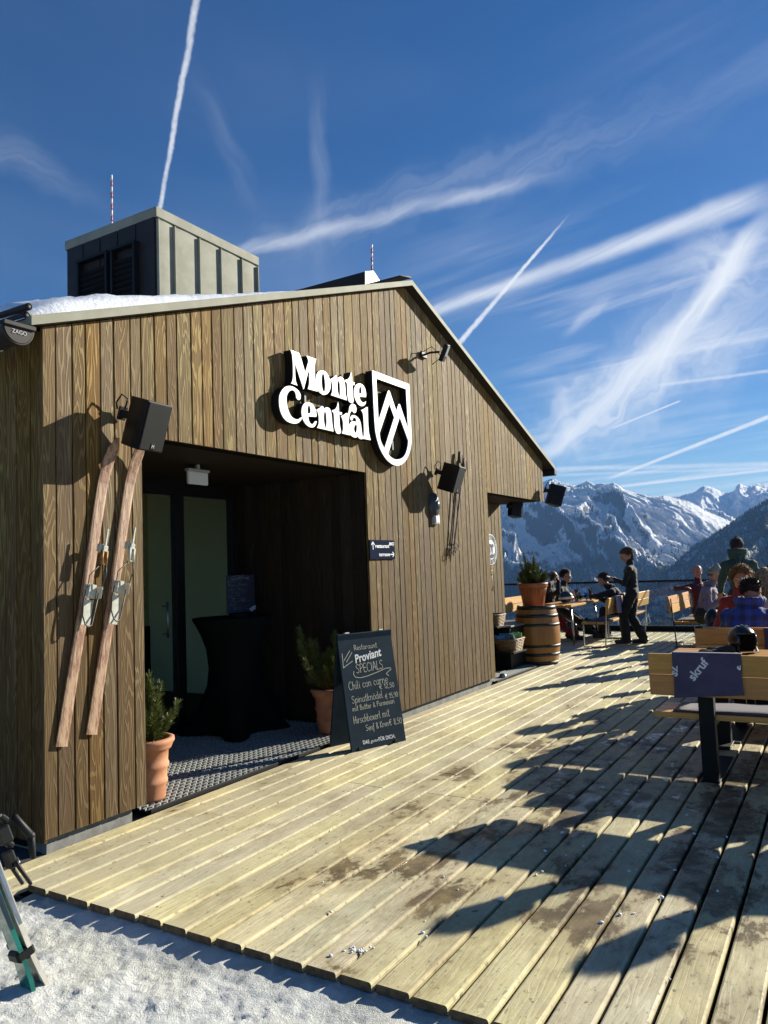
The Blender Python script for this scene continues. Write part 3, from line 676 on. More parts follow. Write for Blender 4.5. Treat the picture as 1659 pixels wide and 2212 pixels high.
mt_a, PA = massif('mountain', main_prof, 9000, 4300, -560, 300, .00105, -.75, -20, 620, 330, (az_el(1900, 1150)[0], a_l), .36, .94, 3, calm=(1330, 1430))
mt_b, PB = massif('glacier_ridge', far_prof, 15000, 9000, -200, 260, .0006, -.4, -900, 420, 120, (a_r, az_el(1200, 1150)[0]), .28, .85, 23, back=3000)
mt_c, PC = massif('forest_slope', near_prof, 5600, 2300, -520, 170, .0016, .55, 900, 320, 200, (az_el(2400, 1150)[0], az_el(1215, 1300)[0]), .40, .5, 41, back=900, convex=1.15, fine=.5)
# valley floor: one sheet out to the horizon
vm, nt_, b_ = newmat('valley_snow'); p_ = nt_.pos()
setb(nt_, b_, color=nt_.mix(nt_.step(nt_.noise(p_, .003, 6, .65), .42, .55), (.75, .77, .8), (.02, .026, .02)), rough=.8, spec=.1)
vd = np.array([0, 60, 140, 300, 700, 1500, 3000, 6000, 12000, 26000.]); va = np.linspace(0, 2*np.pi, 97)
A_, D_ = np.meshgrid(va, vd, indexing='ij')
Pv = np.stack([CX+D_*np.cos(A_), CY+D_*np.sin(A_), np.where(D_ < 300, -60-D_*.9, -600.0)-0*D_+fbm(A_*3, D_*.001, 3, 5)*20], -1)
me = grid_mesh('valley', Pv); me.materials.append(vm); vo = bpy.data.objects.new('valley', me); COL.objects.link(vo); tag(vo, kind='structure')
# far-off spruce woods that read as one mass
def wood(P, n, ztop, spread, rs, hr=(14, 24), hole=.1):
    rr = np.random.RandomState(rs); nx, ny, _ = P.shape
    i = rr.uniform(0, nx-2, n*6); j = rr.uniform(0, ny-2, n*6); ii = i.astype(int); jj = j.astype(int); fi = (i-ii)[:, None]; fj = (j-jj)[:, None]
    pt = P[ii, jj]*(1-fi)*(1-fj)+P[ii+1, jj]*fi*(1-fj)+P[ii, jj+1]*(1-fi)*fj+P[ii+1, jj+1]*fi*fj
    lim = ztop+fbm(pt[:, 0]*.0016, pt[:, 1]*.0016, 4, rs)*spread+rr.normal(0, 35, len(pt))
    clear = fbm(pt[:, 0]*.005, pt[:, 1]*.005, 4, rs+8)
    ok = (pt[:, 2] < lim) & (clear < .28+hole*rr.normal(0, 1, len(pt)))
    pt = pt[ok][:n]; k = len(pt)
    h = rr.uniform(*hr, k); w = h*rr.uniform(.16, .24, k); a0 = rr.uniform(0, 6.28, k)
    v = np.zeros((k, 5, 3))
    for q in range(4):
        v[:, q, 0] = pt[:, 0]+np.cos(a0+q*math.pi/2)*w; v[:, q, 1] = pt[:, 1]+np.sin(a0+q*math.pi/2)*w; v[:, q, 2] = pt[:, 2]-2
    v[:, 4] = pt; v[:, 4, 2] += h
    base = (np.arange(k)*5)[:, None]
    f = np.concatenate([base+np.array([[0, 1, 4]]), base+np.array([[1, 2, 4]]), base+np.array([[2, 3, 4]]), base+np.array([[3, 0, 4]])], 0)
    return v.reshape(-1, 3), f
tm, nt_, b_ = newmat('spruce'); rnd = nt_.new('ShaderNodeNewGeometry').outputs['Random Per Island']
setb(nt_, b_, color=nt_.mix(rnd, (.012, .018, .012), (.035, .042, .028)), rough=.9, spec=.05)
va_, fa_ = wood(PA, 62000, -90, 380, 5); vc_, fc_ = wood(PC, 45000, 900, 200, 6, (15, 26), .2)
vv = np.concatenate([va_, vc_]); ff = np.concatenate([fa_, fc_+len(va_)])
me = bpy.data.meshes.new('forest'); me.vertices.add(len(vv)); me.vertices.foreach_set('co', vv.ravel().astype(np.float32))
me.loops.add(ff.size); me.loops.foreach_set('vertex_index', ff.ravel().astype(np.int32)); me.polygons.add(len(ff))
me.polygons.foreach_set('loop_start', np.arange(0, ff.size, 3, dtype=np.int32)); me.polygons.foreach_set('loop_total', np.full(len(ff), 3, dtype=np.int32))
me.update(calc_edges=True); me.materials.append(tm)
fo = bpy.data.objects.new('forest', me); COL.objects.link(fo); tag(fo, 'dark spruce forest covering the lower mountain slopes', 'forest', kind='stuff')
# air
if HAZE > 0:
    hm = bpy.data.materials.new('haze'); hm.use_nodes = True; hn = hm.node_tree; hn.nodes.clear()
    out = hn.nodes.new('ShaderNodeOutputMaterial'); pv = hn.nodes.new('ShaderNodeVolumePrincipled')
    pv.inputs['Color'].default_value = (*HAZE_COL, 1); pv.inputs['Density'].default_value = HAZE; pv.inputs['Anisotropy'].default_value = HAZE_G
    hn.links.new(pv.outputs[0], out.inputs['Volume'])
    zt = max(P[..., 2].max() for P in (PA, PB, PC))+60; S = 40000
    hb = MB().box((CX, CY, (zt-760)/2), (S*2, S*2, zt+760))
    ho = obj('haze', hb, hm); tag(ho, kind='stuff')
# ---------------------------------------------------------------- terrace deck and the snow in front of it
PITCH_B = .10350*1.55; YG0 = -4.022+2.394*1.55      # gap k lies at YG0 - k*PITCH_B
dk = MB(); rr = random.Random(5); XEND = 14.35
def plank(x0, x1, ya, yb, z, bid):
    bev = .009; g = .0080
    a, c = ya+g, yb-g; prof = [(a, z-.034), (a, z-bev), (a+bev*.35, z-bev*.3), (a+bev, z), (c-bev, z), (c-bev*.35, z-bev*.3), (c, z-bev), (c, z-.034)]
    off = rr.uniform(0, 60); vs = []; gc = []; m = len(prof)
    for x in (x0, x1):
        for (y, zz) in prof: vs.append((x, y, zz)); gc.append((x+off, y-ya+(z-zz)*.5, bid))
    dk.add(vs, [(i, i+1, m+i+1, m+i) for i in range(m-1)]+[], 0, gc); dk.add(vs, [tuple(range(m)), tuple(range(2*m-1, m-1, -1))], 1, gc)
for k in range(-2, 46):
    yb = YG0-k*PITCH_B; ya = yb-PITCH_B
    if k == -2: yb = -.012
    if k == -2 and yb-ya < .05: continue
    x = -.31+rr.uniform(-.012, .012)
    if k < 0: x = -.42
    cut = rr.choice([2.9, 3.9, 1.9, 2.4, 3.4])+rr.uniform(-.02, .02)
    first = True
    while x < XEND:
        e = min(cut if first else x+rr.choice([4.0, 4.0, 5.0]), XEND); first = False
        plank(x, e-.003, ya, yb, rr.uniform(-.0018, .0012), k*3.3+x*.77+rr.random())
        x = e+.001
for k in range(-24, -2):                           # the terrace goes on round the lodge corner
    yb = YG0-k*PITCH_B; ya = yb-PITCH_B
    if k == -3: ya = -.010
    x = 8.31 if yb < YN-.02 else 8.89
    if yb-ya > .05: plank(x, XEND, ya, yb, rr.uniform(-.0018, .0012), k*3.3+rr.random())
# floor strips under the porch edge
m_endg = mat('end_grain', (.17, .11, .05), (.09, .055, .028), 30, .85, .3, 90)
deck = obj('deck', dk, [m_deck, m_endg]); tag(deck, kind='structure')
sb = MB(); sb.box((7.05, -3.9, -.085), (14.6, 7.6, .05)); sb.box((11.65, 1.75, -.087), (5.3, 3.6, .05)); 
for i in range(15): sb.box((i*1.0-.15, -3.9, -.05), (.09, 7.55, .05))
sub = obj('deck_substructure', sb, m_dark); tag(sub, kind='structure')
fl = MB(); fl.box((4.2, 4.1, -.075), (8.9, 8.2, .09)); fb = obj('floor', fl, mat('floor_screed', (.05, .05, .052), None, 6, .8)); tag(fb, kind='structure')
# old trodden snow
def sgrid(lo, hi, flo, fhi, fine, coarse):
    a = [flo]; 
    while a[-1] < fhi: a.append(a[-1]+fine)
    s = fine
    while a[-1] < hi: s = min(s*1.25, coarse); a.append(a[-1]+s)
    s = fine; b = [flo]
    while b[-1] > lo: s = min(s*1.25, coarse); b.append(b[-1]-s)
    return np.array(b[::-1][:-1]+a)
gx_ = sgrid(-45, 60, -2.0, .05, .011, 3.0); gy_ = sgrid(-60, 60, -4.1, .3, .014, 3.0)
Xs, Ys = np.meshgrid(gx_, gy_, indexing='ij')
lump = fbm(Xs*1.1, Ys*1.1, 3, 90)*.022
foot = -sum(np.exp(-((Xs*c_+Ys*s_-o_)/.04)**2)*.014*(.5+pn(Xs*1.3, Ys*1.3, 4)) for c_, s_, o_ in ((.75, .66, -2.5), (.75, .66, -2.72), (.45, .89, -2.6), (.45, .89, -2.78), (.9, .44, -2.1)))
cr = fbm(Xs*4.5, Ys*6, 4, 91, .6)*.014+np.clip(fbm(Xs*9, Ys*11, 4, 97, .6), 0, 1)*.008
gran = fbm(Xs*26, Ys*26, 3, 92, .7)*.0055
Zs = -.066+lump+foot+cr+gran
Zs = np.minimum(Zs, np.where(Xs > -.265, -.135, Zs))
Zs = np.where((Xs > -.25) & (Ys > -7.5), -.14, Zs)
Zs = Zs*(1-np.exp(-((Xs+.33)/.14)**2)*(Ys < 0))+np.exp(-((Xs+.33)/.14)**2)*(Ys < 0)*(-.038+.35*(cr+gran))
fall = np.clip(Xs-13.5, 0, None)*.55+np.clip(-Ys-9, 0, None)*.35
Zs = Zs-fall
Zs = np.where((Xs < .2) & (Ys > -.35) & (Xs > -1.2), Zs-.05, Zs)
msnow, nt, b = newmat('trodden_snow'); p = nt.pos()
f1_ = nt.noise(p, 60, 5, .75); f2_ = nt.noise(p, 7, 5, .65); f3_ = nt.noise(p, 2.2, 4, .6)
cs = nt.mix(nt.step(f3_, .40, .66, 0.0, .7), (.82, .83, .80), (.56, .56, .48))
cs = nt.mix(nt.step(f2_, .48, .70, 0.0, .7), cs, (.46, .48, .45))
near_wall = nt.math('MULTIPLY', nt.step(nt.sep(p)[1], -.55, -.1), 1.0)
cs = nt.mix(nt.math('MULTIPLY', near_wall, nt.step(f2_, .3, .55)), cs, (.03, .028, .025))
setb(nt, b, color=cs, rough=nt.step(f1_, .35, .65, .30, .75), spec=.45, normal=nt.bump(nt.math('ADD', f1_, nt.math('MULTIPLY', nt.noise(p, 190, 3, .7), .5)), 1.0, .016))
b.inputs['Subsurface Weight'].default_value = .1; b.inputs['Subsurface Radius'].default_value = (.03, .035, .04); b.inputs['Subsurface Scale'].default_value = .35
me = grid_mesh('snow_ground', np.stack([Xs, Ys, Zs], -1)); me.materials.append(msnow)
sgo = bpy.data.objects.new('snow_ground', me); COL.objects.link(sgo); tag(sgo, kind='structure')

# crumbs of icy snow carried in by boots
cz_ = Zc(1617, 2500, 1.8433); cb_ = Zc(800, 2500, 1.8433); cm = MB(); rr = random.Random(21)
def crumb(p, r):
    g = G(*p); 
    for q in range(rr.choice((1, 1, 2))):
        o = (g[0]+rr.uniform(-1, 1)*r*.8, g[1]+rr.uniform(-1, 1)*r*.8, r*.35); k0 = len(cm.v); cm.ell(o, (r*rr.uniform(.7, 1.2), r*rr.uniform(.6, 1.0), r*rr.uniform(.45, .8)), rotz(rr.uniform(0, 3)), 7, 5)
        for i in range(k0, len(cm.v)): v = cm.v[i]; cm.v[i] = tuple(o[j]+(v[j]-o[j])*rr.uniform(.75, 1.2) for j in range(3))
for p in ((412, 425), (437, 560), (430, 625), (540, 508), (310, 537), (258, 680), (288, 662), (1010, 820), (1357, 575), (1213, 430), (1360, 778), (885, 332), (775, 918), (843, 912), (814, 658), (1095, 652), (1175, 318), (880, 172), (1060, 1310), (1415, 450), (660, 965)): crumb(cz_(*p), rr.uniform(.005, .011)*(1.8 if p == (412, 425) else 1))
for p in ((1080, 1035), (1105, 1055), (1285, 768), (520, 1170), (1548, 828), (515, 905), (1205, 690), (1090, 960)): crumb(cb_(*p), rr.uniform(.005, .010))
for i in range(26): crumb(cb_(rr.gauss(705, 38), rr.gauss(1135, 9)), rr.uniform(.003, .007))
for i in range(25): x = rr.uniform(.2, 6); y = rr.uniform(-4.5, -.6); cm.ell((x, y, .002), (.005, .004, .003), rotz(rr.random()*3), 6, 4)
mcr, nt, b = newmat('icy_crumbs'); setb(nt, b, color=(.80, .83, .86), rough=.3, spec=.5)
single('snow_crumbs', cm, mcr, 'crumbs of icy snow scattered over the deck boards', 'snow', None, 'stuff')
# ---------------------------------------------------------------- things on the gable wall
m_signface = mat('sign_face_acrylic', (.86, .87, .84), (.83, .84, .81), 2, .35)
m_signside = mat('sign_side_black', (.007, .007, .008), None, 3, .6, spec=.2)
SF = -.095
n1 = Zc(900, 1130, 5.184); n2 = Zc(1200, 1200, 6.506)
def sign_part(name, parent, loops, zf):
    L = []
    for lp in loops:
        pts = spline_pts(lp, 6); L.append([tuple(W(*zf(*p), SF)[[0, 2]]) for p in pts])
    side = MB(); face = MB()
    me = curve_mesh(L, abs(SF)-.020, 0)
    add_mesh(side, me, lambda c: (c.x, (SF-.012)/2-c.z+.002, c.y))
    me = curve_mesh(L, .006, 0)
    add_mesh(face, me, lambda c: (c.x, SF-c.z, c.y))
    s_ = obj(name, side, m_signside, parent); obj('lit_face' if False else 'face', face, m_signface, s_)
sign = thing('lettered_sign', 'white three-dimensional Monte Central lettering with mountain shield on the gable', 'sign', tuple(W(735, 880, 0)))
LET = [
 [[(268,85,1),(410,140,1),(440,215),(515,480,1),(565,310),(568,255),(540,185,1),(702,245,1),(688,290),(680,370),(682,560),(700,690),(728,795,1),(562,750,1),(580,690),(586,600),(582,395,1),(490,760,1),(340,295,1),(344,500),(355,620),(385,692,1),(278,655,1),(303,600),(311,450),(300,200)]],
 [[(800,438),(730,470),(700,560),(705,680),(740,780),(800,840),(850,850),(910,815),(945,730),(940,620),(905,520),(860,460)],[(812,487),(797,540),(795,640),(805,740),(830,798),(850,780),(857,700),(850,590),(835,510)]],
 [[(938,590,1),(990,558),(1030,520),(1052,530),(1062,575,1),(1100,545),(1145,555),(1180,610),(1195,720),(1203,830),(1225,945,1),(955,855,1),(975,800),(978,700),(965,630)],[(1080,612),(1063,660),(1065,760),(1080,840),(1098,896,1),(1110,820),(1108,720),(1100,640)]],
 [[(1295,462,1),(1280,530),(1240,585),(1198,597,1),(1200,622,1),(1225,648),(1232,740),(1238,880),(1260,960),(1300,990),(1325,985),(1340,950,1),(1330,880),(1318,680,1),(1352,688,1),(1355,640,1),(1312,628,1),(1308,540)]],
 [[(1430,658),(1375,690),(1348,770),(1355,880),(1395,980),(1450,1035),(1500,1040),(1535,1010),(1551,958,1),(1525,975),(1490,978),(1455,945),(1438,882,1),(1548,890,1),(1550,830),(1530,740),(1490,680)],[(1445,705),(1430,760),(1432,836,1),(1470,824,1),(1470,760),(1460,715)]],
 [[(240,700),(160,730),(95,820),(72,930),(85,1080),(130,1210),(210,1300),(320,1340),(400,1325),(445,1280),(465,1222,1),(430,1245),(390,1268),(330,1255),(270,1200),(220,1080),(198,950),(205,860),(240,795),(290,770),(330,785),(355,830),(365,890),(390,930),(420,935),(440,890),(430,830),(390,770),(320,720)]],
 [[(560,980),(500,1000),(460,1080),(460,1200),(500,1310),(570,1385),(640,1405),(690,1370),(712,1300,1),(680,1302),(650,1345),(610,1340),(575,1280),(568,1216,1),(705,1226,1),(706,1170),(690,1100),(650,1020),(600,985)],[(575,1025),(558,1080),(560,1172,1),(605,1160,1),(608,1100),(595,1045)]],
 [[(705,1105,1),(760,1075),(795,1043),(820,1050),(832,1090,1),(870,1065),(910,1070),(945,1110),(965,1200),(975,1330),(998,1475,1),(718,1410,1),(745,1350),(748,1240),(735,1160)],[(848,1130),(833,1190),(835,1300),(850,1380),(865,1438,1),(880,1340),(878,1240),(868,1160)]],
 [[(1075,965,1),(1055,1050),(1020,1100),(975,1112,1),(978,1140,1),(1000,1160),(1010,1260),(1015,1400),(1045,1490),(1085,1515),(1115,1500),(1125,1465,1),(1110,1400),(1100,1320),(1094,1182,1),(1138,1195,1),(1140,1150,1),(1090,1140,1),(1085,1050)]],
 [[(1125,1215,1),(1180,1185),(1215,1160),(1235,1170),(1240,1200,1),(1255,1130),(1275,1040),(1320,1003),(1365,1025),(1385,1080),(1380,1140),(1350,1160),(1320,1130),(1295,1132),(1270,1190),(1255,1300),(1258,1430),(1282,1540,1),(1140,1505,1),(1160,1440),(1160,1330),(1148,1260)]],
 [[(1285,1230),(1320,1195),(1380,1210),(1430,1260),(1460,1340),(1475,1450),(1487,1540),(1495,1590),(1470,1605),(1430,1585),(1410,1548,1),(1385,1575),(1340,1570),(1290,1530),(1265,1450),(1265,1370),(1290,1315),(1330,1300),(1385,1310,1),(1380,1265),(1360,1240),(1330,1245),(1320,1280),(1300,1285),(1285,1260)],[(1380,1355),(1355,1380),(1345,1430),(1360,1490),(1385,1480),(1395,1420),(1392,1370)]],
 [[(1468,1110,1),(1520,1085),(1560,1058),(1578,1065,1),(1580,1150),(1585,1320),(1597,1480),(1628,1622,1),(1495,1595,1),(1515,1520),(1512,1350),(1500,1180)]]]
for lp in LET: sign_part('letter', sign, lp, n1)
SH = [[(125,90,1),(910,385,1),(922,600),(945,1100),(965,1500),(945,1750),(880,1950),(780,2080),(650,2125),(520,2070),(400,1950),(290,1750),(215,1500),(180,1250),(150,700)],
 [(210,262,1),(845,490,1),(870,950),(890,1335,1),(715,815,1),(700,805,1),(685,815,1),(640,958,1),(495,530,1),(478,518,1),(460,530,1),(258,1165,1),(235,700)],
 [(490,800,1),(595,1095,1),(385,1755,1),(310,1600),(280,1435,1)],
 [(712,1085,1),(893,1585,1),(880,1720),(830,1880),(750,1965),(640,1990),(540,1950),(465,1875,1)]]
sign_part('shield', sign, SH, n2)
for px, py in ((n1(530, 900)), (n2(580, 1690))):
    bkt = MB(); a = W(px, py, -.05); bkt.box((a[0], -.03, a[2]), (.03, .03, .10), .003); obj('bracket', bkt, mat('bracket_grey', (.05, .055, .06), None, 4, .6), sign)
# loudspeakers
def make_speaker(label):
    t = thing('loudspeaker', label, 'loudspeaker', (0, 0, 0), 0, 'loudspeakers around the lodge')
    w, h, d = .105, .158, .22
    prof = [(-w, -d/2), (w, -d/2), (w, -d/2+.03), (w*.92, -d/2+.07), (w*.52, d/2-.02), (w*.40, d/2), (-w*.40, d/2), (-w*.52, d/2-.02), (-w*.92, -d/2+.07), (-w, -d/2+.03)]
    mb = MB(); n = len(prof); q = [(1, h-.006), (.985, h)]
    lv = [(.985, -h), (1, -h+.006), (1, h-.006), (.985, h)]
    vs = [(x*k, y*k, z) for k, z in lv for x, y in prof]
    mb.add(vs, [(r*n+i, r*n+(i+1) % n, (r+1)*n+(i+1) % n, (r+1)*n+i) for r in range(3) for i in range(n)]+[tuple(range(n))[::-1], tuple(range(3*n, 4*n))])
    obj('cabinet', mb, m_blackp, t, True)
    g = MB(); g.box((0, -d/2-.004, 0), (w*1.93, .010, h*1.93), .004); gr = obj('grille', g, m_grille, t, True)
    lo = MB(); lo.box((.005, -d/2-.0105, -h*.78), (.036, .003, .040), .001); add_mesh(lo, text_mesh('M', .03, .001, .0008, 0, 'CENTER'), lambda c: (.005+c.x, -d/2-.0125-c.z, -h*.78-.010+c.y), 1); obj('logo_plate', lo, [m_blackp, m_lightgrey], gr, True)
    b = MB(); b.box((-.02, d/2+.03, .03), (.05, .09, .05), .008); b.box((-.02, d/2+.07, .03), (.07, .016, .09), .004); b.tube([(-.055+.025*0, d/2+.02, .06), (-.04, d/2+.03, .13), (-.06, d/2+.07, .15), (-.075, d/2+.085, .09), (-.06, d/2+.08, .05)], .006, 6); obj('wall_bracket', b, m_black, t, True)
    return t
m_grille, nt, b = newmat('speaker_grille'); oc = nt.objc(); sx_, sy_, sz_ = nt.sep(oc)[0:3]
hole = nt.math('MULTIPLY', nt.math('SINE', nt.math('MULTIPLY', sx_, 1500.0)), nt.math('SINE', nt.math('MULTIPLY', sz_, 1500.0)))
setb(nt, b, color=nt.mix(nt.step(hole, .1, .5), (.016, .017, .017), (.005, .005, .005)), rough=.5, spec=.25)
spk = make_speaker('large loudspeaker above the old skis left of the porch')
spk.location = (.585, -.20, 2.535); spk.rotation_euler = (R_(19), 0, R_(4))
s2 = dup(spk, loc=(5.085, -.20, 2.555), label='loudspeaker on the gable between shield sign and old ski poles'); s2.rotation_euler = (R_(19), 0, R_(4))
s3 = dup(spk, loc=(8.84, -.18, 2.59), label='loudspeaker under the far right eave against the mountains'); s3.rotation_euler = (R_(19), 0, R_(38))
s4 = dup(spk, loc=(8.62, .42, 2.40), label='small speaker hanging below the corner soffit, only partly seen'); s4.rotation_euler = (R_(10), 0, R_(70)); s4.scale = (.9, .9, .75)
# floodlight
fl_ = thing('floodlight', 'small black floodlight on a bent arm below the right verge', 'floodlight', tuple(W(912, 766, 0)))
c0 = W(905, 765, -.015); c1 = W(922, 755, -.12); c2_ = W(938, 762, -.24)
a_ = MB(); a_.box((c0[0]+.10, -.02, c0[2]+.01), (.13, .03, .07), .006); a_.tube([(c0[0]+.10, -.02, c0[2]+.01), (c0[0]+.12, -.10, c0[2]+.03), (c0[0]+.16, -.20, c0[2]+.03)], .013, 8); a_.tube([(c0[0]+.08, -.02, c0[2]+.04), (c0[0]+.10, -.13, c0[2]+.09), (c0[0]+.17, -.22, c0[2]-.03), (c0[0]+.14, -.10, c0[2]-.11)], .005, 6); obj('arm', a_, m_black, fl_)
hc = Vector((c0[0]+.20, -.24, c0[2]+.02)); rt_ = Matrix.Rotation(R_(-14), 3, 'Y') @ rotz(R_(12)) @ rotx(R_(30))
hb = MB(); hb.box(hc, (.13, .05, .20), .008, rt_); hd_ = obj('head', hb, m_black, fl_)
lb = MB(); lb.box(hc+rt_ @ Vector((0, -.027, .025)), (.10, .006, .12), .002, rt_); obj('lens', lb, mat('lamp_glass', (.32, .35, .34), None, 4, .2), hd_)
# oval sounder and switch
o_ = thing('wall_siren', 'oval dark grey siren with round centre below the loudspeaker', 'siren', tuple(W(940, 1090, 0)))
z3 = Zc(1250, 1400, 2.6017); oc_ = W(*z3(456, 665), -.03); mb = MB(); mb.lathe([(.001, .07), (.05, .068), (.075, .062), (.1, .045), (.115, .02), (.118, 0)], (oc_[0], -.0, oc_[2]), 40, axis=rotx(R_(90)) @ Matrix.Diagonal((.82, 1.32, 1)))
obj('body', mb, mat('sounder_grey', (.035, .045, .05), None, 4, .35), o_)
mb = MB(); mb.lathe([(.001, .082), (.05, .080), (.052, .066)], (oc_[0], 0, oc_[2]), 32, axis=rotx(R_(90)) @ Matrix.Diagonal((.82, 1.0, 1))); obj('centre_disc', mb, mat('sounder_disc', (.06, .075, .08), None, 4, .3), o_)
sw_ = thing('light_switch', 'pale grey double rocker switch box under the oval siren', 'switch', tuple(W(*z3(468, 787), 0)))
sp = W(*z3(468, 787), -.03); mb = MB(); mb.box((sp[0], -.022, sp[2]), (.125, .044, .115), .006); obj('housing', mb, m_lightgrey, sw_)
for dx_ in (-.024, .024): mb = MB(); mb.box((sp[0]+dx_, -.047, sp[2]), (.042, .012, .085), .004); obj('rocker', mb, m_white, sw_)
# direction plate
dz = Zc(1200, 1740, 13.825); m_navy = mat('navy_enamel', (.010, .016, .042), (.008, .014, .036), 5, .8, spec=.02); m_chalkw = mat('sign_white', (.82, .83, .82), None, 3, .5)
ds = thing('direction_sign', 'navy plate reading restaurant and terrasse with two arrows', 'sign', tuple(W(*dz(740, 850), 0)))
tl, tr_, br_, bl_ = [W(*dz(*p), -.018) for p in ((155, 400), (1285, 430), (1325, 1280), (190, 1285))]
x0, x1, z0, z1 = (tl[0]+bl_[0])/2, (tr_[0]+br_[0])/2, (bl_[2]+br_[2])/2, (tl[2]+tr_[2])/2
mb = MB(); mb.box(((x0+x1)/2, -.012, (z0+z1)/2), (x1-x0, .012, z1-z0), .002); pl_ = obj('plate', mb, m_navy, ds)
pw, ph = x1-x0, z1-z0; U = lambda u, v: (x0+pw*u, z0+ph*v)
tx = MB()
def flat_text(mb, s, u, v, size, wid=None, **kw):
    me = text_mesh(s, size, .001, **kw); xs = [q.co.x for q in me.vertices]; k = 1 if wid is None else wid/(max(xs)-min(xs)); xm = min(xs)
    X, Z_ = U(u, v); add_mesh(mb, me, lambda c: (X+(c.x-xm)*k, -.0192-c.z, Z_+c.y))
def flat_line(mb, pts, w=.010):
    for a, c in zip(pts[:-1], pts[1:]):
        A = np.array(U(*a)); B = np.array(U(*c)); t = (B-A)/np.linalg.norm(B-A); n = np.array((-t[1], t[0]))*w/2
        q = [A-n, B-n, B+n, A+n]; mb.add([(p[0], -.0195, p[1]) for p in q], [(0, 1, 2, 3)])
flat_text(tx, 'restaurant', .21, .60, ph*.27, pw*.55, offset=.001); t2_ = MB(); flat_text(t2_, 'terrasse', .34, .165, ph*.27, pw*.44, offset=.001)
flat_line(tx, [(.12, .50), (.115, .88)]); flat_line(tx, [(.06, .74), (.115, .90), (.18, .74)]); flat_line(t2_, [(.80, .25), (.955, .25)]); flat_line(t2_, [(.89, .38), (.955, .25), (.89, .12)]); obj('lettering', t2_, m_chalkw, pl_)
flat_text(tx, 'Monte', .77, .82, ph*.10, pw*.10, offset=.0015); flat_text(tx, 'Central', .755, .735, ph*.10, pw*.115, offset=.0015)
flat_line(tx, [(.885, .88), (.955, .88), (.955, .78), (.92, .70), (.885, .78), (.885, .88)], .006); flat_line(tx, [(.895, .74), (.915, .83), (.945, .74)], .005)
obj('lettering', tx, m_chalkw, pl_)
# round enamel sign on the set-back wall
n5 = Zc(1540, 1700, 11.057); t5 = W(*n5(745, 560), YN-.02); b5 = W(*n5(808, 1672), YN-.02); r5 = W(*n5(996, 1160), YN-.02)
rad = (t5[2]-b5[2])/2; cx5 = r5[0]-rad; cz5 = (t5[2]+b5[2])/2; yf = YN-.016
rs_ = thing('round_sign', 'round black and white enamel sign with two heads on the set-back wall', 'sign', (cx5, YN, cz5))
def disc(r0, r1, y, m_, nm, par, n=48):
    mb = MB(); vs = []
    for k in range(n):
        a = 2*math.pi*k/n; vs += [(cx5+r0*math.cos(a), y, cz5+r0*math.sin(a)), (cx5+r1*math.cos(a), y, cz5+r1*math.sin(a)), (cx5+r1*math.cos(a), y+.008, cz5+r1*math.sin(a))]
    mb.add(vs, [(3*k, 3*((k+1) % n), 3*((k+1) % n)+1, 3*k+1) for k in range(n)]+[(3*k+1, 3*((k+1) % n)+1, 3*((k+1) % n)+2, 3*k+2) for k in range(n)]); return obj(nm, mb, m_, par)
m_slate = mat('slate_enamel', (.045, .052, .055), None, 3, .4)
disc(0, rad, yf, m_white, 'enamel_disc', rs_); disc(rad*.66, rad*.94, yf-.003, m_slate, 'lettered_ring', rs_)
rg = MB()
for i, ch in enumerate('DIE GEMELLI · TORREFATORI DI ELEVA · '):
    if ch == ' ' and rg.v: obj('ring_lettering', rg, m_white, rs_); rg = MB()
    a = math.pi*.98-2*math.pi*i/37; me = text_mesh(ch, rad*.21, .001, .001, 0, 'CENTER')
    ca, sa = math.cos(a-math.pi/2), math.sin(a-math.pi/2); rr0 = rad*.73
    add_mesh(rg, me, lambda c: (cx5+math.cos(a)*rr0+c.x*ca-c.y*sa, yf-.0045-c.z, cz5+math.sin(a)*rr0+c.x*sa+c.y*ca))
hp = MB()
for dx_, s_ in ((-.10, 1), (.26, 1)):
    o1 = [(-.20, .22), (-.10, .36), (.06, .36), (.14, .22), (.10, .12), (.02, .20), (-.06, .05), (-.05, -.15), (-.13, -.30), (-.2, -.12), (-.24, .05)]
    me = curve_mesh([[(cx5+rad*(dx_+x), cz5+rad*y) for x, y in spline_pts(o1, 4)]], .001); add_mesh(hp, me, lambda c: (c.x, yf-.0035-c.z, c.y))
    for (x, y) in ((.02, .02), (.0, -.14)):
        me = curve_mesh([[(cx5+rad*(dx_+x+.035*math.cos(k*.785)), cz5+rad*(y+.02*math.sin(k*.785))) for k in range(8)]], .001); add_mesh(hp, me, lambda c: (c.x, yf-.0035-c.z, c.y))
o1 = [(-.42, -.30), (-.2, -.36), (.05, -.27), (.3, -.34), (.48, -.22), (.44, -.40), (.24, -.54), (0, -.57), (-.24, -.54), (-.42, -.42)]
me = curve_mesh([[(cx5+rad*x, cz5+rad*y) for x, y in spline_pts(o1, 4)]], .001); add_mesh(hp, me, lambda c: (c.x, yf-.0035-c.z, c.y))
obj('heads_print', hp, m_slate, rs_)
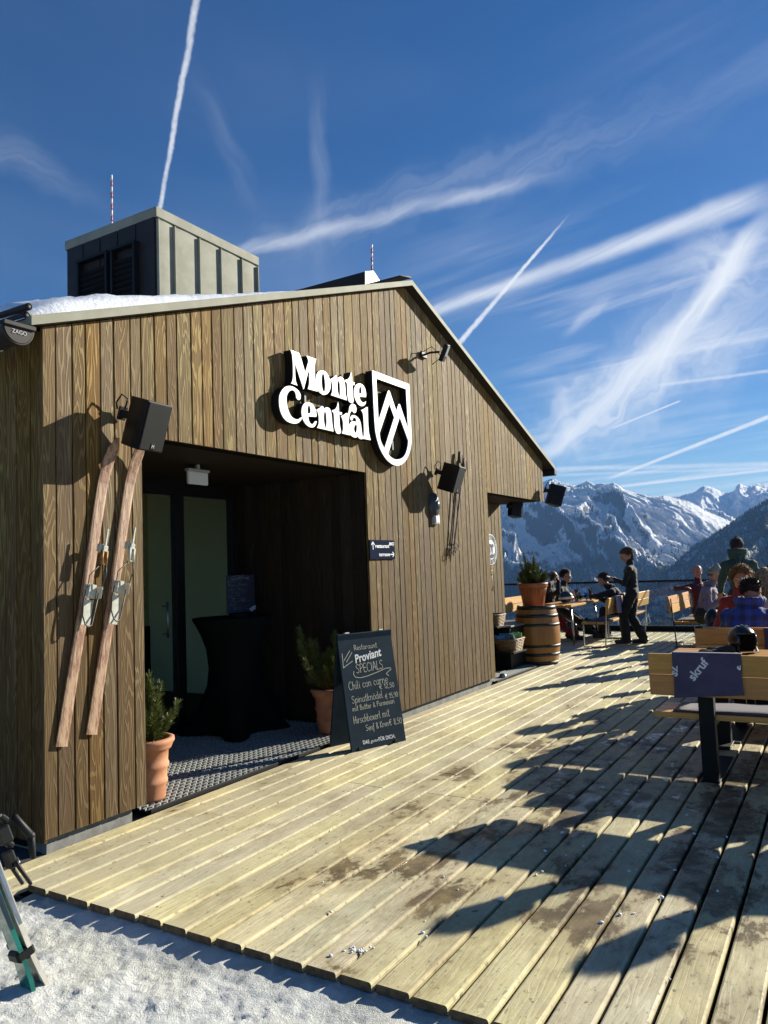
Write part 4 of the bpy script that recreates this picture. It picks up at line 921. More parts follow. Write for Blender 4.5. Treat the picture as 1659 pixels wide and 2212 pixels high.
# old wooden skis with cable bindings
m_oldski, nt, b = newmat('worn_red_ski'); oc = nt.objc()
n_ = nt.noise(nt.vscale(oc, (6, 6, 1.0)), 6, 6, .7); n3 = nt.noise(nt.vscale(oc, (30, 30, 3)), 6, 3, .6)
cc = nt.mix(nt.step(n_, .42, .60), (.37, .245, .15), (.19, .085, .05)); cc = nt.mix(nt.step(n3, .55, .75, 0, .7), cc, (.55, .40, .28))
setb(nt, b, color=cc, rough=.6, normal=nt.bump(n3, .3, .003))
m_plate = mat('binding_plate', (.50, .50, .42), (.40, .40, .33), 20, .55, .2, 90); m_rust = mat('rusty_spring', (.32, .16, .04), (.16, .07, .02), 40, .6, metal=.3); m_cable = mat('cable', (.05, .05, .045), None, 5, .5)
z6 = Zc(100, 1250, 1.77); n8 = Zc(230, 1680, 5.98)
def old_ski(label, top, mid, bot, bz, rusty):
    T0, M0, B0 = [np.array(W(*z6(*p), -.03)) for p in (top, mid, bot)]
    t = thing('old_ski', label, 'ski', (B0[0], -.03, B0[2]), 0, 'pair of antique wooden skis on the wall')
    L = np.linalg.norm(T0-B0); ax = (M0-B0)/np.linalg.norm(M0-B0); sd = np.array((ax[2], 0, -ax[0])); mb = MB(); vs = []; N = 26
    LT = max((T0[0]-(B0+ax*L)[0])/.90, .05)
    for i in range(N+1):
        s = i/N; d = L*s
        c = B0+ax*d
        hw = .032+.008*abs(s-.45)*2-(0 if s < .95 else ((s-.95)/.05)**2*.030)
        lift = 0 if d < L-.34 else ((d-L+.34)/.34)**2*LT
        th = .012+.010*math.exp(-((s-.47)/.22)**2)
        yb = -.012-lift
        vs += [tuple(c-sd*hw+np.array((0, yb+.03, 0))), tuple(c+sd*hw+np.array((0, yb+.03, 0))), tuple(c+sd*hw+np.array((0, yb+.03-th*.75, 0))), tuple(c+sd*hw*.62+np.array((0, yb+.03-th, 0))), tuple(c-sd*hw*.62+np.array((0, yb+.03-th, 0))), tuple(c-sd*hw+np.array((0, yb+.03-th*.75, 0)))]
    fs = [(i*6+k, i*6+(k+1) % 6, i*6+6+(k+1) % 6, i*6+6+k) for i in range(N) for k in range(6)]+[tuple(range(6))[::-1], tuple(range(N*6, N*6+6))]
    mb.add(vs, fs); obj('ski_blade', mb, m_oldski, t)
    F = lambda s, o, y: tuple(B0+ax*s+sd*o+np.array((0, .03-.03+y, 0)))
    def at(p): w = W(*n8(*p), -.035); r = w-B0; return float(r@ax), float(r@sd)
    s0, _ = at(bz['plate0']); s1, _ = at(bz['plate1']); s2, _ = at(bz['toe'])
    fp = MB(); q = [(s0, -.031), (s0, .031), (s1, .034), (s1, -.034)]
    fp.box((np.array(F(s0, 0, -.030))+np.array(F(s1, 0, -.030)))/2, (.064, .006, s1-s0), .001, rot=Matrix(((sd[0], 0, ax[0]), (0, 1, 0), (sd[2], 0, ax[2]))))
    obj('foot_plate', fp, m_plate, t)
    rotm = Matrix(((sd[0], 0, ax[0]), (0, 1, 0), (sd[2], 0, ax[2])))
    tp = MB(); tp.box((np.array(F(s1+.01, 0, -.034))+np.array(F(s2, 0, -.034)))/2, (.072, .004, s2-s1-.01), .001, rot=rotm)
    for sg in (-1, 1): tp.box(np.array(F(s2-.045, sg*.046, -.055)), (.003, .05, .075), .001, rot=rotm); tp.lathe([(.001, .003), (.013, .003), (.013, -.003)], F(s2-.02, sg*.05, -.062), 14, axis=rotm @ roty(R_(90)))
    obj('toe_iron', tp, m_plate, t)
    ca = MB(); e1 = F(s2+.20, .012, -.055)
    ca.tube([F(s2-.02, -.046, -.06), F(s2+.05, -.035, -.045), F(s2+.13, .02, -.065)], .0035, 6); ca.tube([F(s2-.02, .05, -.06), F(s2+.07, .062, -.075), F(s2+.13, .05, -.075)], .0035, 6)
    ca.tube([F(s2-.04, -.046, -.05), F(s1-.02, -.045, -.04), F(s1-.10, -.04, -.045), F(s1-.15, -.02, -.055), F(s1-.165, 0, -.06), F(s1-.15, .025, -.058), F(s1-.08, .045, -.04), F(s2-.05, .047, -.05)], .0048, 6)
    obj('heel_cable', ca, m_cable, t)
    sp_ = MB()
    for o in (.018, .05):
        sp_.tube([F(s2+.13, o, -.07), F(s2+.215, o-.004, -.068)], .010, 8)
    sp_.box(np.array(F(s2+.13, .034, -.07)), (.05, .012, .008), .002, rot=rotm); obj('spring', sp_, m_rust if rusty else m_plate, t)
    lv = MB(); lv.box(np.array(F(s2+.285, .026, -.072)), (.014, .010, .13), .003, rot=rotm); lv.box(np.array(F(s2+.225, .030, -.068)), (.036, .018, .04), .004, rot=rotm); lv.box(np.array(F(s2+.23, .012, -.045)), (.03, .035, .05), .004, rot=rotm); obj('front_lever', lv, m_plate, t)
old_ski('longer faded red wooden ski, left of the pair beside the porch', (520, 358), (425, 600), (188, 2120), dict(plate0=(265, 2212), plate1=(400, 1725), toe=(440, 1420)), True)
old_ski('worn red wooden ski, right of the pair next to the porch edge', (668, 372), (575, 640), (362, 2050), dict(plate0=(800, 2190), plate1=(915, 1630), toe=(950, 1340)), False)
# old bamboo poles
m_bamboo = mat('bamboo', (.13, .085, .05), (.07, .045, .03), 30, .5, .2, 60)
for lab, a, c in (('longer bamboo ski pole leaning left behind the loudspeaker', (668, 212), (588, 1150)), ('shorter bamboo ski pole with leather loop right of the longer one', (703, 268), (612, 1100))):
    A, B = W(*z3(*a), -.045), W(*z3(*c), -.03); t = thing('ski_pole', lab, 'ski pole', tuple(B), 0, 'old bamboo ski poles on the wall')
    mb = MB(); n = 12; mb.tube([A+(B-A)*i/n for i in range(n+1)], [.013]+[.0125-.004*i/n for i in range(1, n)]+[.005], 8); obj('shaft', mb, m_bamboo, t)
    g_ = MB(); g_.tube([A+(B-A)*.0, A+(B-A)*.10], .021, 10); obj('grip', g_, mat('leather', (.05, .03, .018), (.08, .05, .03), 20, .7), t)
    lp_ = MB(); lp_.tube([A+(B-A)*.02, A+np.array((.035, -.02, -.04)), A+np.array((.05, -.01, -.12)), A+np.array((.02, -.005, -.16)), A+(B-A)*.05], .005, 6); obj('wrist_loop', lp_, mat('leather', None), t)
    bs = MB(); k = A+(B-A)*.90; bs.tube([(k[0]+.062*math.cos(i*.5236), k[1]-.02+.03*math.sin(i*.5236), k[2]+.052*math.sin(i*.5236)) for i in range(13)], .005, 6)
    for i in range(4): an = i*1.5708+.4; bs.tube([k, (k[0]+.06*math.cos(an), k[1]-.02+.03*math.sin(an), k[2]+.05*math.sin(an))], .0035, 5)
    obj('basket', bs, mat('leather', None), t)
# porch lamp box and small dome on the header
LY = min((abs(W(435, 1014, q)[2]-2.47), q) for q in np.linspace(.2, 1.6, 141))[1]
lx = W(414, 1016, LY-.05); ly = W(457, 1048, LY-.05); t = thing('porch_lamp', 'plain white rectangular box lamp hanging above the porch door', 'lamp', ((lx[0]+ly[0])/2, LY, lx[2]))
mb = MB(); mb.box(((lx[0]+ly[0])/2, LY, (lx[2]+ly[2])/2), (ly[0]-lx[0], .03, lx[2]-ly[2]), .006); obj('diffuser', mb, m_white, t)
mb = MB(); mb.box(((lx[0]+ly[0])/2, LY, lx[2]+.012), (ly[0]-lx[0]+.02, .05, .024), .003); mb.box(((lx[0]+ly[0])/2, LY, (lx[2]+LIN)/2), (.03, .03, LIN-lx[2]), 0); obj('mount', mb, m_lightgrey, t)
# ---------------------------------------------------------------- chalk lettering: single-stroke hand
GL = {
 'a': (.55, '.48,.5 .3,.56 .1,.45 .05,.22 .2,.0 .4,.1 .47,.45|.48,.52 .46,.12 .55,.0'), 'b': (.5, '.06,1 .06,.03|.06,.4 .25,.56 .45,.42 .45,.15 .25,0 .06,.1'), 'c': (.48, '.42,.46 .25,.56 .06,.4 .06,.14 .25,0 .45,.1'),
 'd': (.55, '.45,.45 .25,.56 .06,.4 .06,.14 .25,0 .45,.14|.47,1 .46,.1 .55,0'), 'e': (.5, '.06,.28 .42,.32 .36,.52 .2,.56 .06,.4 .06,.14 .24,0 .46,.1'), 'f': (.38, '.4,.92 .28,1 .18,.85 .14,-.3 .02,-.3|.0,.52 .34,.55'),
 'g': (.5, '.44,.46 .25,.56 .06,.4 .08,.12 .28,.04 .43,.2|.45,.54 .43,-.2 .25,-.36 .04,-.25'), 'h': (.52, '.08,1 .05,0|.06,.36 .25,.56 .4,.46 .42,.1 .52,0'), 'i': (.24, '.1,.55 .09,.1 .2,0|.11,.74 .12,.78'), 'k': (.5, '.08,1 .06,0|.42,.58 .07,.24 .46,0'),
 'l': (.26, '.08,1 .07,.12 .22,0'), 'm': (.8, '.05,.55 .05,0|.06,.38 .2,.56 .33,.44 .34,0|.35,.38 .5,.56 .65,.44 .66,.08 .78,0'), 'n': (.54, '.05,.55 .05,0|.06,.36 .25,.56 .42,.44 .43,.08 .54,0'), 'o': (.52, '.28,.56 .08,.42 .06,.14 .24,0 .44,.12 .46,.4 .28,.56'),
 'p': (.52, '.08,.55 .03,-.38|.07,.4 .28,.58 .46,.42 .44,.16 .24,.0 .06,.12'), 'r': (.4, '.06,.55 .05,0|.06,.34 .2,.55 .38,.52'), 's': (.42, '.36,.48 .2,.56 .06,.44 .12,.32 .32,.24 .36,.1 .2,0 .03,.08'), 't': (.4, '.2,.95 .16,.1 .28,0 .38,.08|.02,.62 .38,.66'),
 'u': (.54, '.06,.55 .06,.14 .2,0 .4,.14 .44,.55|.44,.3 .46,.06 .54,0'), 'v': (.46, '.04,.55 .2,0 .42,.55'), 'w': (.7, '.04,.55 .16,0 .34,.4 .5,0 .66,.55'), 'x': (.46, '.04,.55 .44,0|.42,.55 .02,0'), 'y': (.5, '.04,.55 .1,.2 .3,.14 .44,.55|.44,.55 .34,-.3 .1,-.3'), 'z': (.46, '.04,.52 .42,.54 .04,.02 .44,.04'),
 'R': (.62, '.1,.95 .1,0|.02,.9 .3,1 .5,.82 .4,.58 .1,.5|.22,.52 .6,0'), 'S': (.6, '.54,.86 .36,1 .1,.86 .12,.62 .42,.44 .48,.16 .26,0 .02,.14'), 'P': (.58, '.1,.95 .08,0|.02,.9 .34,1 .54,.82 .4,.54 .1,.46'), 'E': (.52, '.46,.96 .1,.94 .08,.04 .48,.04|.1,.5 .4,.52'), 'C': (.66, '.6,.82 .4,1 .14,.8 .04,.42 .18,.06 .4,0 .62,.12'),
 'I': (.22, '.1,.96 .1,.02'), 'A': (.62, '.02,0 .3,1 .58,0|.12,.34 .5,.36'), 'L': (.5, '.1,.98 .08,.04 .46,.05'), 'B': (.58, '.1,.96 .08,.02|.04,.94 .36,.98 .46,.78 .12,.54|.12,.54 .5,.46 .5,.12 .26,0 .08,.04'), 'H': (.64, '.1,1 .06,0|.56,1 .52,0|.08,.5 .54,.52'), 'K': (.58, '.1,.98 .06,0|.52,.98 .08,.42 .56,0'),
 'F': (.5, '.1,.96 .08,0|.04,.94 .5,.96|.1,.52 .4,.54'), 'D': (.6, '.1,.96 .08,.02|.02,.94 .4,.92 .56,.55 .4,.1 .08,.02'), 'G': (.66, '.58,.84 .36,1 .1,.8 .05,.35 .24,.02 .52,.1 .56,.42 .34,.42'), 'M': (.8, '.06,0 .12,.98 .4,.3 .66,.98 .72,0'), 'Z': (.56, '.06,.94 .5,.96 .05,.03 .54,.05'),
 '1': (.34, '.06,.7 .24,.98 .22,0'), '2': (.5, '.06,.78 .24,.98 .44,.8 .3,.4 .04,.03 .48,.05'), '5': (.5, '.46,.96 .14,.95 .1,.56 .34,.6 .46,.3 .3,.02 .04,.1'), '0': (.52, '.26,.98 .07,.7 .08,.2 .26,0 .45,.25 .44,.75 .26,.98'), '8': (.5, '.26,.54 .08,.76 .26,.98 .44,.78 .26,.54 .05,.24 .26,0 .46,.24 .26,.54'), '9': (.5, '.44,.7 .26,.52 .08,.72 .24,.98 .44,.8 .4,.3 .2,0'),
 ',': (.2, '.1,.08 .05,-.12'), '&': (.62, '.56,.3 .34,0 .08,.1 .12,.36 .4,.66 .34,.94 .16,.9 .16,.66 .58,.02'), '€': (.64, '.58,.86 .4,.98 .18,.74 .14,.3 .34,.02 .58,.12|.0,.6 .46,.64|.0,.4 .44,.44'), '-': (.4, '.04,.34 .34,.36'), '~': (.4, '.02,.3 .12,.4 .24,.3 .36,.4'), ' ': (.32, ''), '.': (.2, '.1,.0 .11,.04'), ':': (.2, '.1,.1 .11,.14|.1,.45 .11,.5'),
}
GL['ö'] = (.52, GL['o'][1]+'|.16,.74 .17,.78|.36,.76 .37,.8')
def strokes(s):                                   # -> list of polylines, total width (cap height 1)
    x = 0; out = []
    for ch in s:
        w, d = GL[ch]
        for st in d.split('|'):
            if st: 
                P = [tuple(map(float, q.split(','))) for q in st.split()]
                if len(P) > 2:
                    Q = [P[0]]
                    for i in range(len(P)-1):
                        p0 = P[max(i-1, 0)]; p1 = P[i]; p2 = P[i+1]; p3 = P[min(i+2, len(P)-1)]
                        for t in (.34, .67, 1.0):
                            Q.append(tuple(.5*(2*p1[j]+(p2[j]-p0[j])*t+(2*p0[j]-5*p1[j]+4*p2[j]-p3[j])*t*t+(3*p1[j]-p0[j]-3*p2[j]+p3[j])*t**3) for j in (0, 1)))
                    P = Q
                out.append([(a+x, b) for a, b in P])
        x += w*1.02+.06
    return out, x
def ribbon(mb, pts, nrm, w):
    nrm = np.array(nrm)
    for a, b in zip(pts[:-1], pts[1:]):
        a = np.array(a); b = np.array(b); t = b-a; L = np.linalg.norm(t)
        if L < 1e-6: continue
        t /= L; sd = np.cross(nrm, t)*w/2; e = t*w*.3
        mb.add([a-sd-e, b-sd+e, b+sd+e, a+sd-e], [(0, 1, 2, 3)])
m_chalk = mat('chalk', (.62, .62, .50), (.45, .45, .36), 90, .9, lo=.3, hi=.7); m_print = mat('printed_white', (.78, .80, .80), None, 3, .6)
m_board = mat('blackboard', (.020, .034, .050), (.016, .027, .040), 6, .75, .05, 200, spec=.05)
# ---------------------------------------------------------------- A-frame menu board
zB = Zc(1060, 2050, 4.9167)
f0 = G(*zB(460, 2055)); f1 = G(*zB(1335, 1852)); uu = (f1-f0)/np.linalg.norm(f1-f0); back = np.array((-uu[1], uu[0], 0)); back = back if back[1] > 0 else -back
AW = np.linalg.norm(f1-f0); TOPB = .165; AH = .985
upv = back*TOPB+np.array((0, 0, AH)); AL = np.linalg.norm(upv); upv /= AL; nrm = np.cross(uu, upv); nrm = nrm if nrm[1] < 0 else -nrm
af = thing('menu_board', 'folding A-frame chalkboard listing the restaurant specials beside the porch', 'menu board', tuple(f0))
RM = Matrix([[uu[i], -nrm[i], upv[i]] for i in range(3)])
mb = MB(); mb.box(f0+uu*AW/2+upv*AL/2-nrm*.009, (AW, .018, AL), .003, RM); fp = obj('front_panel', mb, m_board, af)
up2 = -back*TOPB+np.array((0, 0, AH)); up2 /= np.linalg.norm(up2); n2_ = np.cross(uu, up2); n2_ = n2_ if n2_[1] > 0 else -n2_
RM2 = Matrix([[uu[i], n2_[i], up2[i]] for i in range(3)]); bb0 = f0+back*TOPB*2+uu*0
mb = MB(); mb.box(bb0+uu*AW/2+up2*AL/2-n2_*.009, (AW, .018, AL), .003, RM2); obj('rear_panel', mb, m_board, af)
for t in (.17, .80): mb = MB(); mb.box(f0+uu*AW*t+upv*AL+np.array((0, 0, .004)), (.045, .03, .010), .002, RM); obj('hinge', mb, m_white, af)
for t in (.16, .82): mb = MB(); mb.box(f0+uu*AW*t+upv*.018+nrm*.001, (.05, .012, .03), .002, RM); obj('foot', mb, m_blackp, af)
pl0 = f0+nrm*.0018
def onp(x, y): d = ray(*zB(x, y)); return CAM+d*(((pl0-CAM)@nrm)/(d@nrm))
def write(mb, s, x0, y0, x1, y1, hx, w=.0040, slant=.0, jit=0):
    st, wd = strokes(s); hv = np.array((-.15, -1.0)) if slant == 0 else np.array((slant, -1.0)); hv = hv*hx
    for pl in st: ribbon(mb, [onp(x0+(x1-x0)*a/wd+hv[0]*b, y0+(y1-y0)*a/wd+hv[1]*b) for a, b in pl], nrm, w)
ck = MB()
write(ck, 'Restaraunt', 495, 400, 870, 350, 82); write(ck, 'SPECIALS', 535, 772, 975, 690, 140, .0046)
write(ck, 'Chili con carne', 415, 1045, 1050, 915, 130); write(ck, '€ 12,50', 905, 1030, 1150, 985, 75)
write(ck, 'Spinatknödel', 465, 1260, 965, 1160, 115); write(ck, '€ 15,90', 1000, 1185, 1210, 1140, 80)
write(ck, 'mit Butter & Parmesan', 475, 1385, 1150, 1245, 82); write(ck, 'Hirschboxerl mit', 492, 1590, 1075, 1455, 120)
write(ck, 'Senf & Kren', 690, 1700, 1060, 1610, 95); write(ck, '€ 8,50', 1065, 1610, 1270, 1570, 95)
for pl in ([(300, 455), (312, 560), (322, 685), (390, 630), (468, 575)], [(330, 570), (375, 490), (425, 405)], [(370, 590), (420, 505), (460, 430)],
           [(490, 740), (485, 790), (520, 835), (600, 842), (720, 810), (880, 745), (1000, 690), (1075, 680), (1088, 705), (1040, 745), (1012, 775), (1055, 810)]):
    ribbon(ck, [onp(*p) for p in pl], nrm, .0046)
obj('chalk_writing', ck, m_chalk, fp)
pr = MB()
def print_text(s, x0, y0, x1, y1, hx, **kw):
    me = text_mesh(s, 1.0, 0, **kw); xs = [v.co.x for v in me.vertices]; xa, xb = min(xs), max(xs)
    hv = np.array((-.22, -1.0))*hx/.70
    P = []
    for v in me.vertices: t = (v.co.x-xa)/(xb-xa); P.append(onp(x0+(x1-x0)*t+hv[0]*v.co.y, y0+(y1-y0)*t+hv[1]*v.co.y))
    pr.add(P, [tuple(p.vertices) for p in me.polygons]); bpy.data.meshes.remove(me)
print_text('Proviant', 520, 608, 940, 480, 130, offset=.025, shear=.15)
obj('printed_lettering', pr, m_print, fp); pr = MB()
print_text('DAS', 645, 1915, 745, 1895, 58, offset=.02); print_text('gute', 760, 1890, 885, 1862, 50, shear=.3); print_text('FÜR DICH.', 895, 1862, 1160, 1805, 58, offset=.02)
obj('printed_lettering', pr, m_print, fp)
# ---------------------------------------------------------------- high table with stretch cover, and the small board on it
z7 = Zc(450, 1450, 1.7694)
tc = np.array((2.93, 1.20)); mb = MB(); N = 64; rows = []
prof = [(0.0, .44), (.03, .42), (.12, .385), (.28, .31), (.45, .26), (.62, .245), (.80, .265), (.94, .315), (1.04, .365), (1.085, .392), (1.105, .395)]
vs = []
for z, r in prof:
    k = max(0, 1-z/.55)**1.5
    for j in range(N):
        a = 2*math.pi*j/N+R_(18); q = abs(math.cos(2*(a-R_(18)-R_(45)+R_(20))))
        rr_ = r*(1-k*.42+k*.66*q**4); vs.append((tc[0]+rr_*math.cos(a), tc[1]+rr_*math.sin(a), z+.018))
fs = [(i*N+j, i*N+(j+1) % N, (i+1)*N+(j+1) % N, (i+1)*N+j) for i in range(len(prof)-1) for j in range(N)]+[tuple((len(prof)-1)*N+j for j in range(N))]
mb.add(vs, fs, 0, smooth=True)
t = thing('cocktail_table', 'standing table under a tight black stretch cover in the porch', 'table', (tc[0], tc[1], .018)); obj('stretch_cover', mb, mat('black_stretch', (.004, .007, .006), (.005, .008, .007), 3, .85, .1, 30, spec=.1), t)
A_, B_, C_, D_ = [W(*z7(*p), 1.10) for p in ((510, 772), (672, 768), (690, 975), (536, 992))]
sbn = thing('specials_board', 'small dark chalkboard standing on the black cocktail table', 'menu board', (float((C_[0]+D_[0])/2), 1.10, 1.12))
mb = MB(); ux = (B_-A_+C_-D_)/2; uw = np.linalg.norm(ux); vx = (A_-D_+B_-C_)/2; vh = np.linalg.norm(vx); cc_ = (A_+B_+C_+D_)/4
mb.box(cc_+np.array((0, .01, 0)), (uw, .014, vh), .002, roty(-math.atan2(ux[2], ux[0]))); pn2 = obj('panel', mb, mat('navy_board', (.018, .024, .045), None, 4, .5), sbn)
ck = MB()
def wr2(s, x0, y0, x1, y1, hx, w=.004):
    st, wd = strokes(s)
    for pl in st: ribbon(ck, [W(*z7(x0+(x1-x0)*a/wd-.1*hx*b, y0+(y1-y0)*a/wd-hx*b), 1.10) for a, b in pl], (0, -1, 0), w)
for row in (('SPECIALS', 545, 793, 622, 778, 14), ('Monte Sacco', 524, 816, 610, 806, 12), ('Flying Dutch', 528, 838, 640, 826, 13), ('Gerva Alpina', 528, 860, 635, 852, 12), ('-Pistacchio', 545, 878, 635, 872, 11), ('Pervant', 532, 900, 595, 890, 12), ('-Rhabarber', 550, 910, 632, 904, 10), ('-Ingwer-Zitrone', 552, 926, 655, 918, 10), ('Boxen:', 540, 950, 580, 940, 11), ('-Grenland Box', 556, 962, 650, 950, 9), ('-Pinzgau Box', 558, 972, 645, 964, 8)): wr2(*row)
ribbon(ck, [W(*z7(x, y), 1.10) for x, y in ((540, 786), (548, 798), (600, 788), (648, 782), (632, 790), (650, 798))], (0, -1, 0), .004); obj('chalk_writing', ck, mat('faint_chalk', (.30, .31, .33), None, 8, .9), pn2)
ck = MB()
for a, c in (((652, 965), (684, 946)), ((655, 972), (686, 952)), ((660, 977), (688, 960))): ribbon(ck, [W(*z7(*a), 1.10), W(*z7(*c), 1.10)], (0, -1, 0), .007)
obj('printed_stripes', ck, m_print, pn2)
mb = MB(); q = W(*z7(585, 1000), 1.12); mb.box((q[0], 1.12, q[2]), (.20, .07, .03), .004); mb.box((q[0]-.03, 1.13, (q[2]+1.12)/2), (.02, .03, q[2]-1.12), .002); mb.box((q[0], 1.13, 1.13), (.16, .12, .012), .003); obj('stand', mb, m_black, sbn)
# ---------------------------------------------------------------- mats: zigzag strips
def zigmat(name, label, x0, x1, y0, y1, z, pitch, per, amp, left=None):
    base = MB(); base.box(((x0+x1)/2, (y0+y1)/2, z-.012), (x1-x0, y1-y0, .010)); t = thing(name, label, 'mat', ((x0+x1)/2, (y0+y1)/2, z-.02)); obj('rubber_base', base, mat('mat_base', (.010, .010, .011), None, 5, .7), t)
    rb = MB(); y = y0+.012; n = int((x1-x0)/per*2); w = pitch*.46
    while y < y1-.01:
        P = [(x0+(x1-x0)*i/n, y+(amp if i % 2 else -amp)) for i in range(n+1)]; vs = []
        for (px, py) in P: vs += [(px, py-w/2, z-.008), (px, py-w/2, z+.004), (px, py+w/2, z+.004), (px, py+w/2, z-.008)]
        rb.add(vs, [(4*i+k, 4*i+4+k, 4*i+5+k, 4*i+1+k) for i in range(n) for k in range(3)]); y += pitch
    obj('zigzag_ribs', rb, mat('rib_alu', (.38, .39, .37), (.33, .34, .32), 9, .5, metal=.2), t)
    e = MB(); e.box(((x0+x1)/2, y0-.008, z-.004), (x1-x0+.01, .016, .028), .002); obj('edge_strip', e, m_black, t)
zigmat('entrance_mat', 'ribbed zigzag entrance mat on the porch floor', XE0+.03, XE1-.02, .015, YB-.05, .012, .054, .062, .0105)
zigmat('corner_mat', 'dark ribbed floor mat in the corner recess by the barrel', XN+.04, 8.30, .015, .66, .012, .026, .06, .0022)
# ---------------------------------------------------------------- potted mountain pines
m_needle, nt, b = newmat('pine_needles'); rnd = nt.new('ShaderNodeNewGeometry').outputs['Random Per Island']
setb(nt, b, color=nt.mix(rnd, (.045, .085, .014), (.19, .20, .05)), rough=.45, spec=.35); b.inputs['Subsurface Weight'].default_value = 0
m_bark = mat('pine_bark', (.11, .065, .03), (.06, .04, .02), 40, .8, .4, 80)
m_soil = mat('potting_soil', (.03, .022, .015), None, 30, .9, .5, 60)
def pine(root, base, H, spread, n, seed, shoots=None, nl=.055, low=0.0):
    rr = random.Random(seed); st = MB(); nd = MB(); base = Vector(base)
    tips = shoots or []
    for k in range(n):
        a = k*2.4+rr.uniform(-.3, .3); q = rr.random()**.6; h = H*(1.0-.72*q+rr.uniform(-.12, .10)); tips.append((spread*q*math.cos(a), spread*q*math.sin(a), max(h, low)))
    for tx_, ty_, h in tips:
        T = base+Vector((tx_, ty_, h)); mid = base+Vector((tx_*.75, ty_*.75, h*.45)); P = []
        for i in range(9): s = i/8; P.append(base*(1-s)**2+mid*2*s*(1-s)+T*s*s)
        st.tube(P, [.009*(1-.65*i/8) for i in range(9)], 5)
        L = min(.30, h*.75); m = int(430*L/.25)
        for j in range(m):
            s = 1-(j/m)*min(.8, L/max(h, .1)); s = max(0, min(1, s)); c = base*(1-s)**2+mid*2*s*(1-s)+T*s*s
            ax = ((mid-base)*(1-s)+(T-mid)*s).normalized(); an = rr.uniform(0, 6.283); u = ax.orthogonal().normalized(); w_ = ax.cross(u)
            el = rr.uniform(.25, 1.0) if j > m*.1 else rr.uniform(.05, .7)
            d = (ax*math.cos(el)+(u*math.cos(an)+w_*math.sin(an))*math.sin(el)).normalized(); ln = nl*rr.uniform(.7, 1.15); sd = d.orthogonal().normalized()*.0014
            sd = Matrix.Rotation(rr.uniform(0, 3.14), 3, d) @ sd; e = c+d*ln+Vector((0, 0, -.004))
            nd.add([c-sd, c+sd, e+sd*.7, e-sd*.7], [(0, 1, 2, 3)])
    obj('stem', st, m_bark, root); obj('foliage', nd, m_needle, root)
m_terra = mat('terracotta', (.50, .225, .115), (.40, .165, .08), 7, .75, .12, 90); m_terra2 = mat('orange_plastic_pot', (.36, .115, .045), (.31, .095, .038), 5, .42)
def terra_pot(root, c, r0, r1, h):
    mb = MB(); k = [(0, 0), (r0, 0), (r0+.006, .02)]
    for z in (.30, .56): k += [(r0+(r1-r0)*z-.004, h*z-.03), (r0+(r1-r0)*z+.008, h*z-.015), (r0+(r1-r0)*z+.008, h*z+.005), (r0+(r1-r0)*z, h*z+.02)]
    k += [(r1-.012, h*.80), (r1+.006, h*.815), (r1+.014, h*.86), (r1+.020, h*.90), (r1+.030, h*.93), (r1+.028, h*.985), (r1+.012, h), (r1-.012, h*.99), (r1-.022, h*.95), (r1-.03, h*.88)]
    mb.lathe(k, c, 48); obj('pot', mb, m_terra, root); s = MB(); s.lathe([(.001, .0), (r1-.02, 0)], (c[0], c[1], c[2]+h*.90), 24); obj('soil', s, m_soil, root)
p1 = (.955, .235, .016); t = thing('potted_pine', 'dwarf pine in a pale terracotta pot at the left porch corner', 'potted plant', p1, 0, 'potted dwarf pines'); terra_pot(t, p1, .125, .165, .42)
pine(t, (p1[0], p1[1], p1[2]+.36), .46, .20, 24, 4, [(.02, -.02, .47), (-.13, .0, .56), (.20, -.10, .26), (.05, -.16, .18), (.12, -.02, .40)])
p2 = (3.245, .265, .016); t = thing('potted_pine', 'dwarf pine in a terracotta pot behind the A-frame chalkboard', 'potted plant', p2, 0, 'potted dwarf pines'); terra_pot(t, p2, .13, .17, .42)
pine(t, (p2[0], p2[1], p2[2]+.36), .42, .24, 26, 9, [(.02, -.05, .56), (-.26, .16, .62), (-.34, .10, .50), (-.20, .08, .50), (-.32, .05, .34), (.14, .0, .42), (-.10, .1, .48)], .06)
# barrel with its plant
bc = (8.60, .13); t = thing('wine_barrel', 'oak barrel with dark iron hoops carrying a potted pine', 'barrel', (bc[0], bc[1], 0))
m_oak, nt, b = newmat('barrel_oak'); oc = nt.objc(); x_, y_, z_ = nt.sep(oc)[0:3]; ang = nt.math('MULTIPLY', nt.math('ARCTAN2', y_, x_), 3.6)
cell = nt.math('FLOOR', ang); wn = nt.new('ShaderNodeTexWhiteNoise', noise_dimensions='1D'); nt.put(wn.inputs['W'], cell); seam = nt.step(nt.math('ABSOLUTE', nt.math('SUBTRACT', nt.math('FRACT', ang), .5)), .47, .5)
gn = nt.noise(nt.comb(nt.math('MULTIPLY', ang, 14), nt.math('MULTIPLY', z_, 5), cell), 1.0, 4, .6); c_ = nt.mix(gn, (.25, .105, .022), (.36, .175, .045)); hs = nt.new('ShaderNodeHueSaturation'); nt.put(hs.inputs['Color'], c_); nt.put(hs.inputs['Value'], nt.step(wn.outputs['Value'], 0, 1, .78, 1.15, False)); c_ = nt.mix(nt.math('MULTIPLY', seam, .7), hs.outputs[0], (.05, .025, .01))
setb(nt, b, color=c_, rough=.38, spec=.45, normal=nt.bump(nt.math('SUBTRACT', gn, nt.math('MULTIPLY', seam, 1.5)), .15, .004))
BR = lambda z: .345-.062*((z-.445)/.445)**2
mb = MB(); mb.lathe([(.001, .02), (BR(0)-.02, .02), (BR(0)-.02, .0)]+[(BR(z), z) for z in np.linspace(0, .89, 25)]+[(BR(.89)-.018, .89), (BR(.89)-.018, .862), (.001, .862)], (bc[0], bc[1], 0), 64); obj('stave_body', mb, m_oak, t)
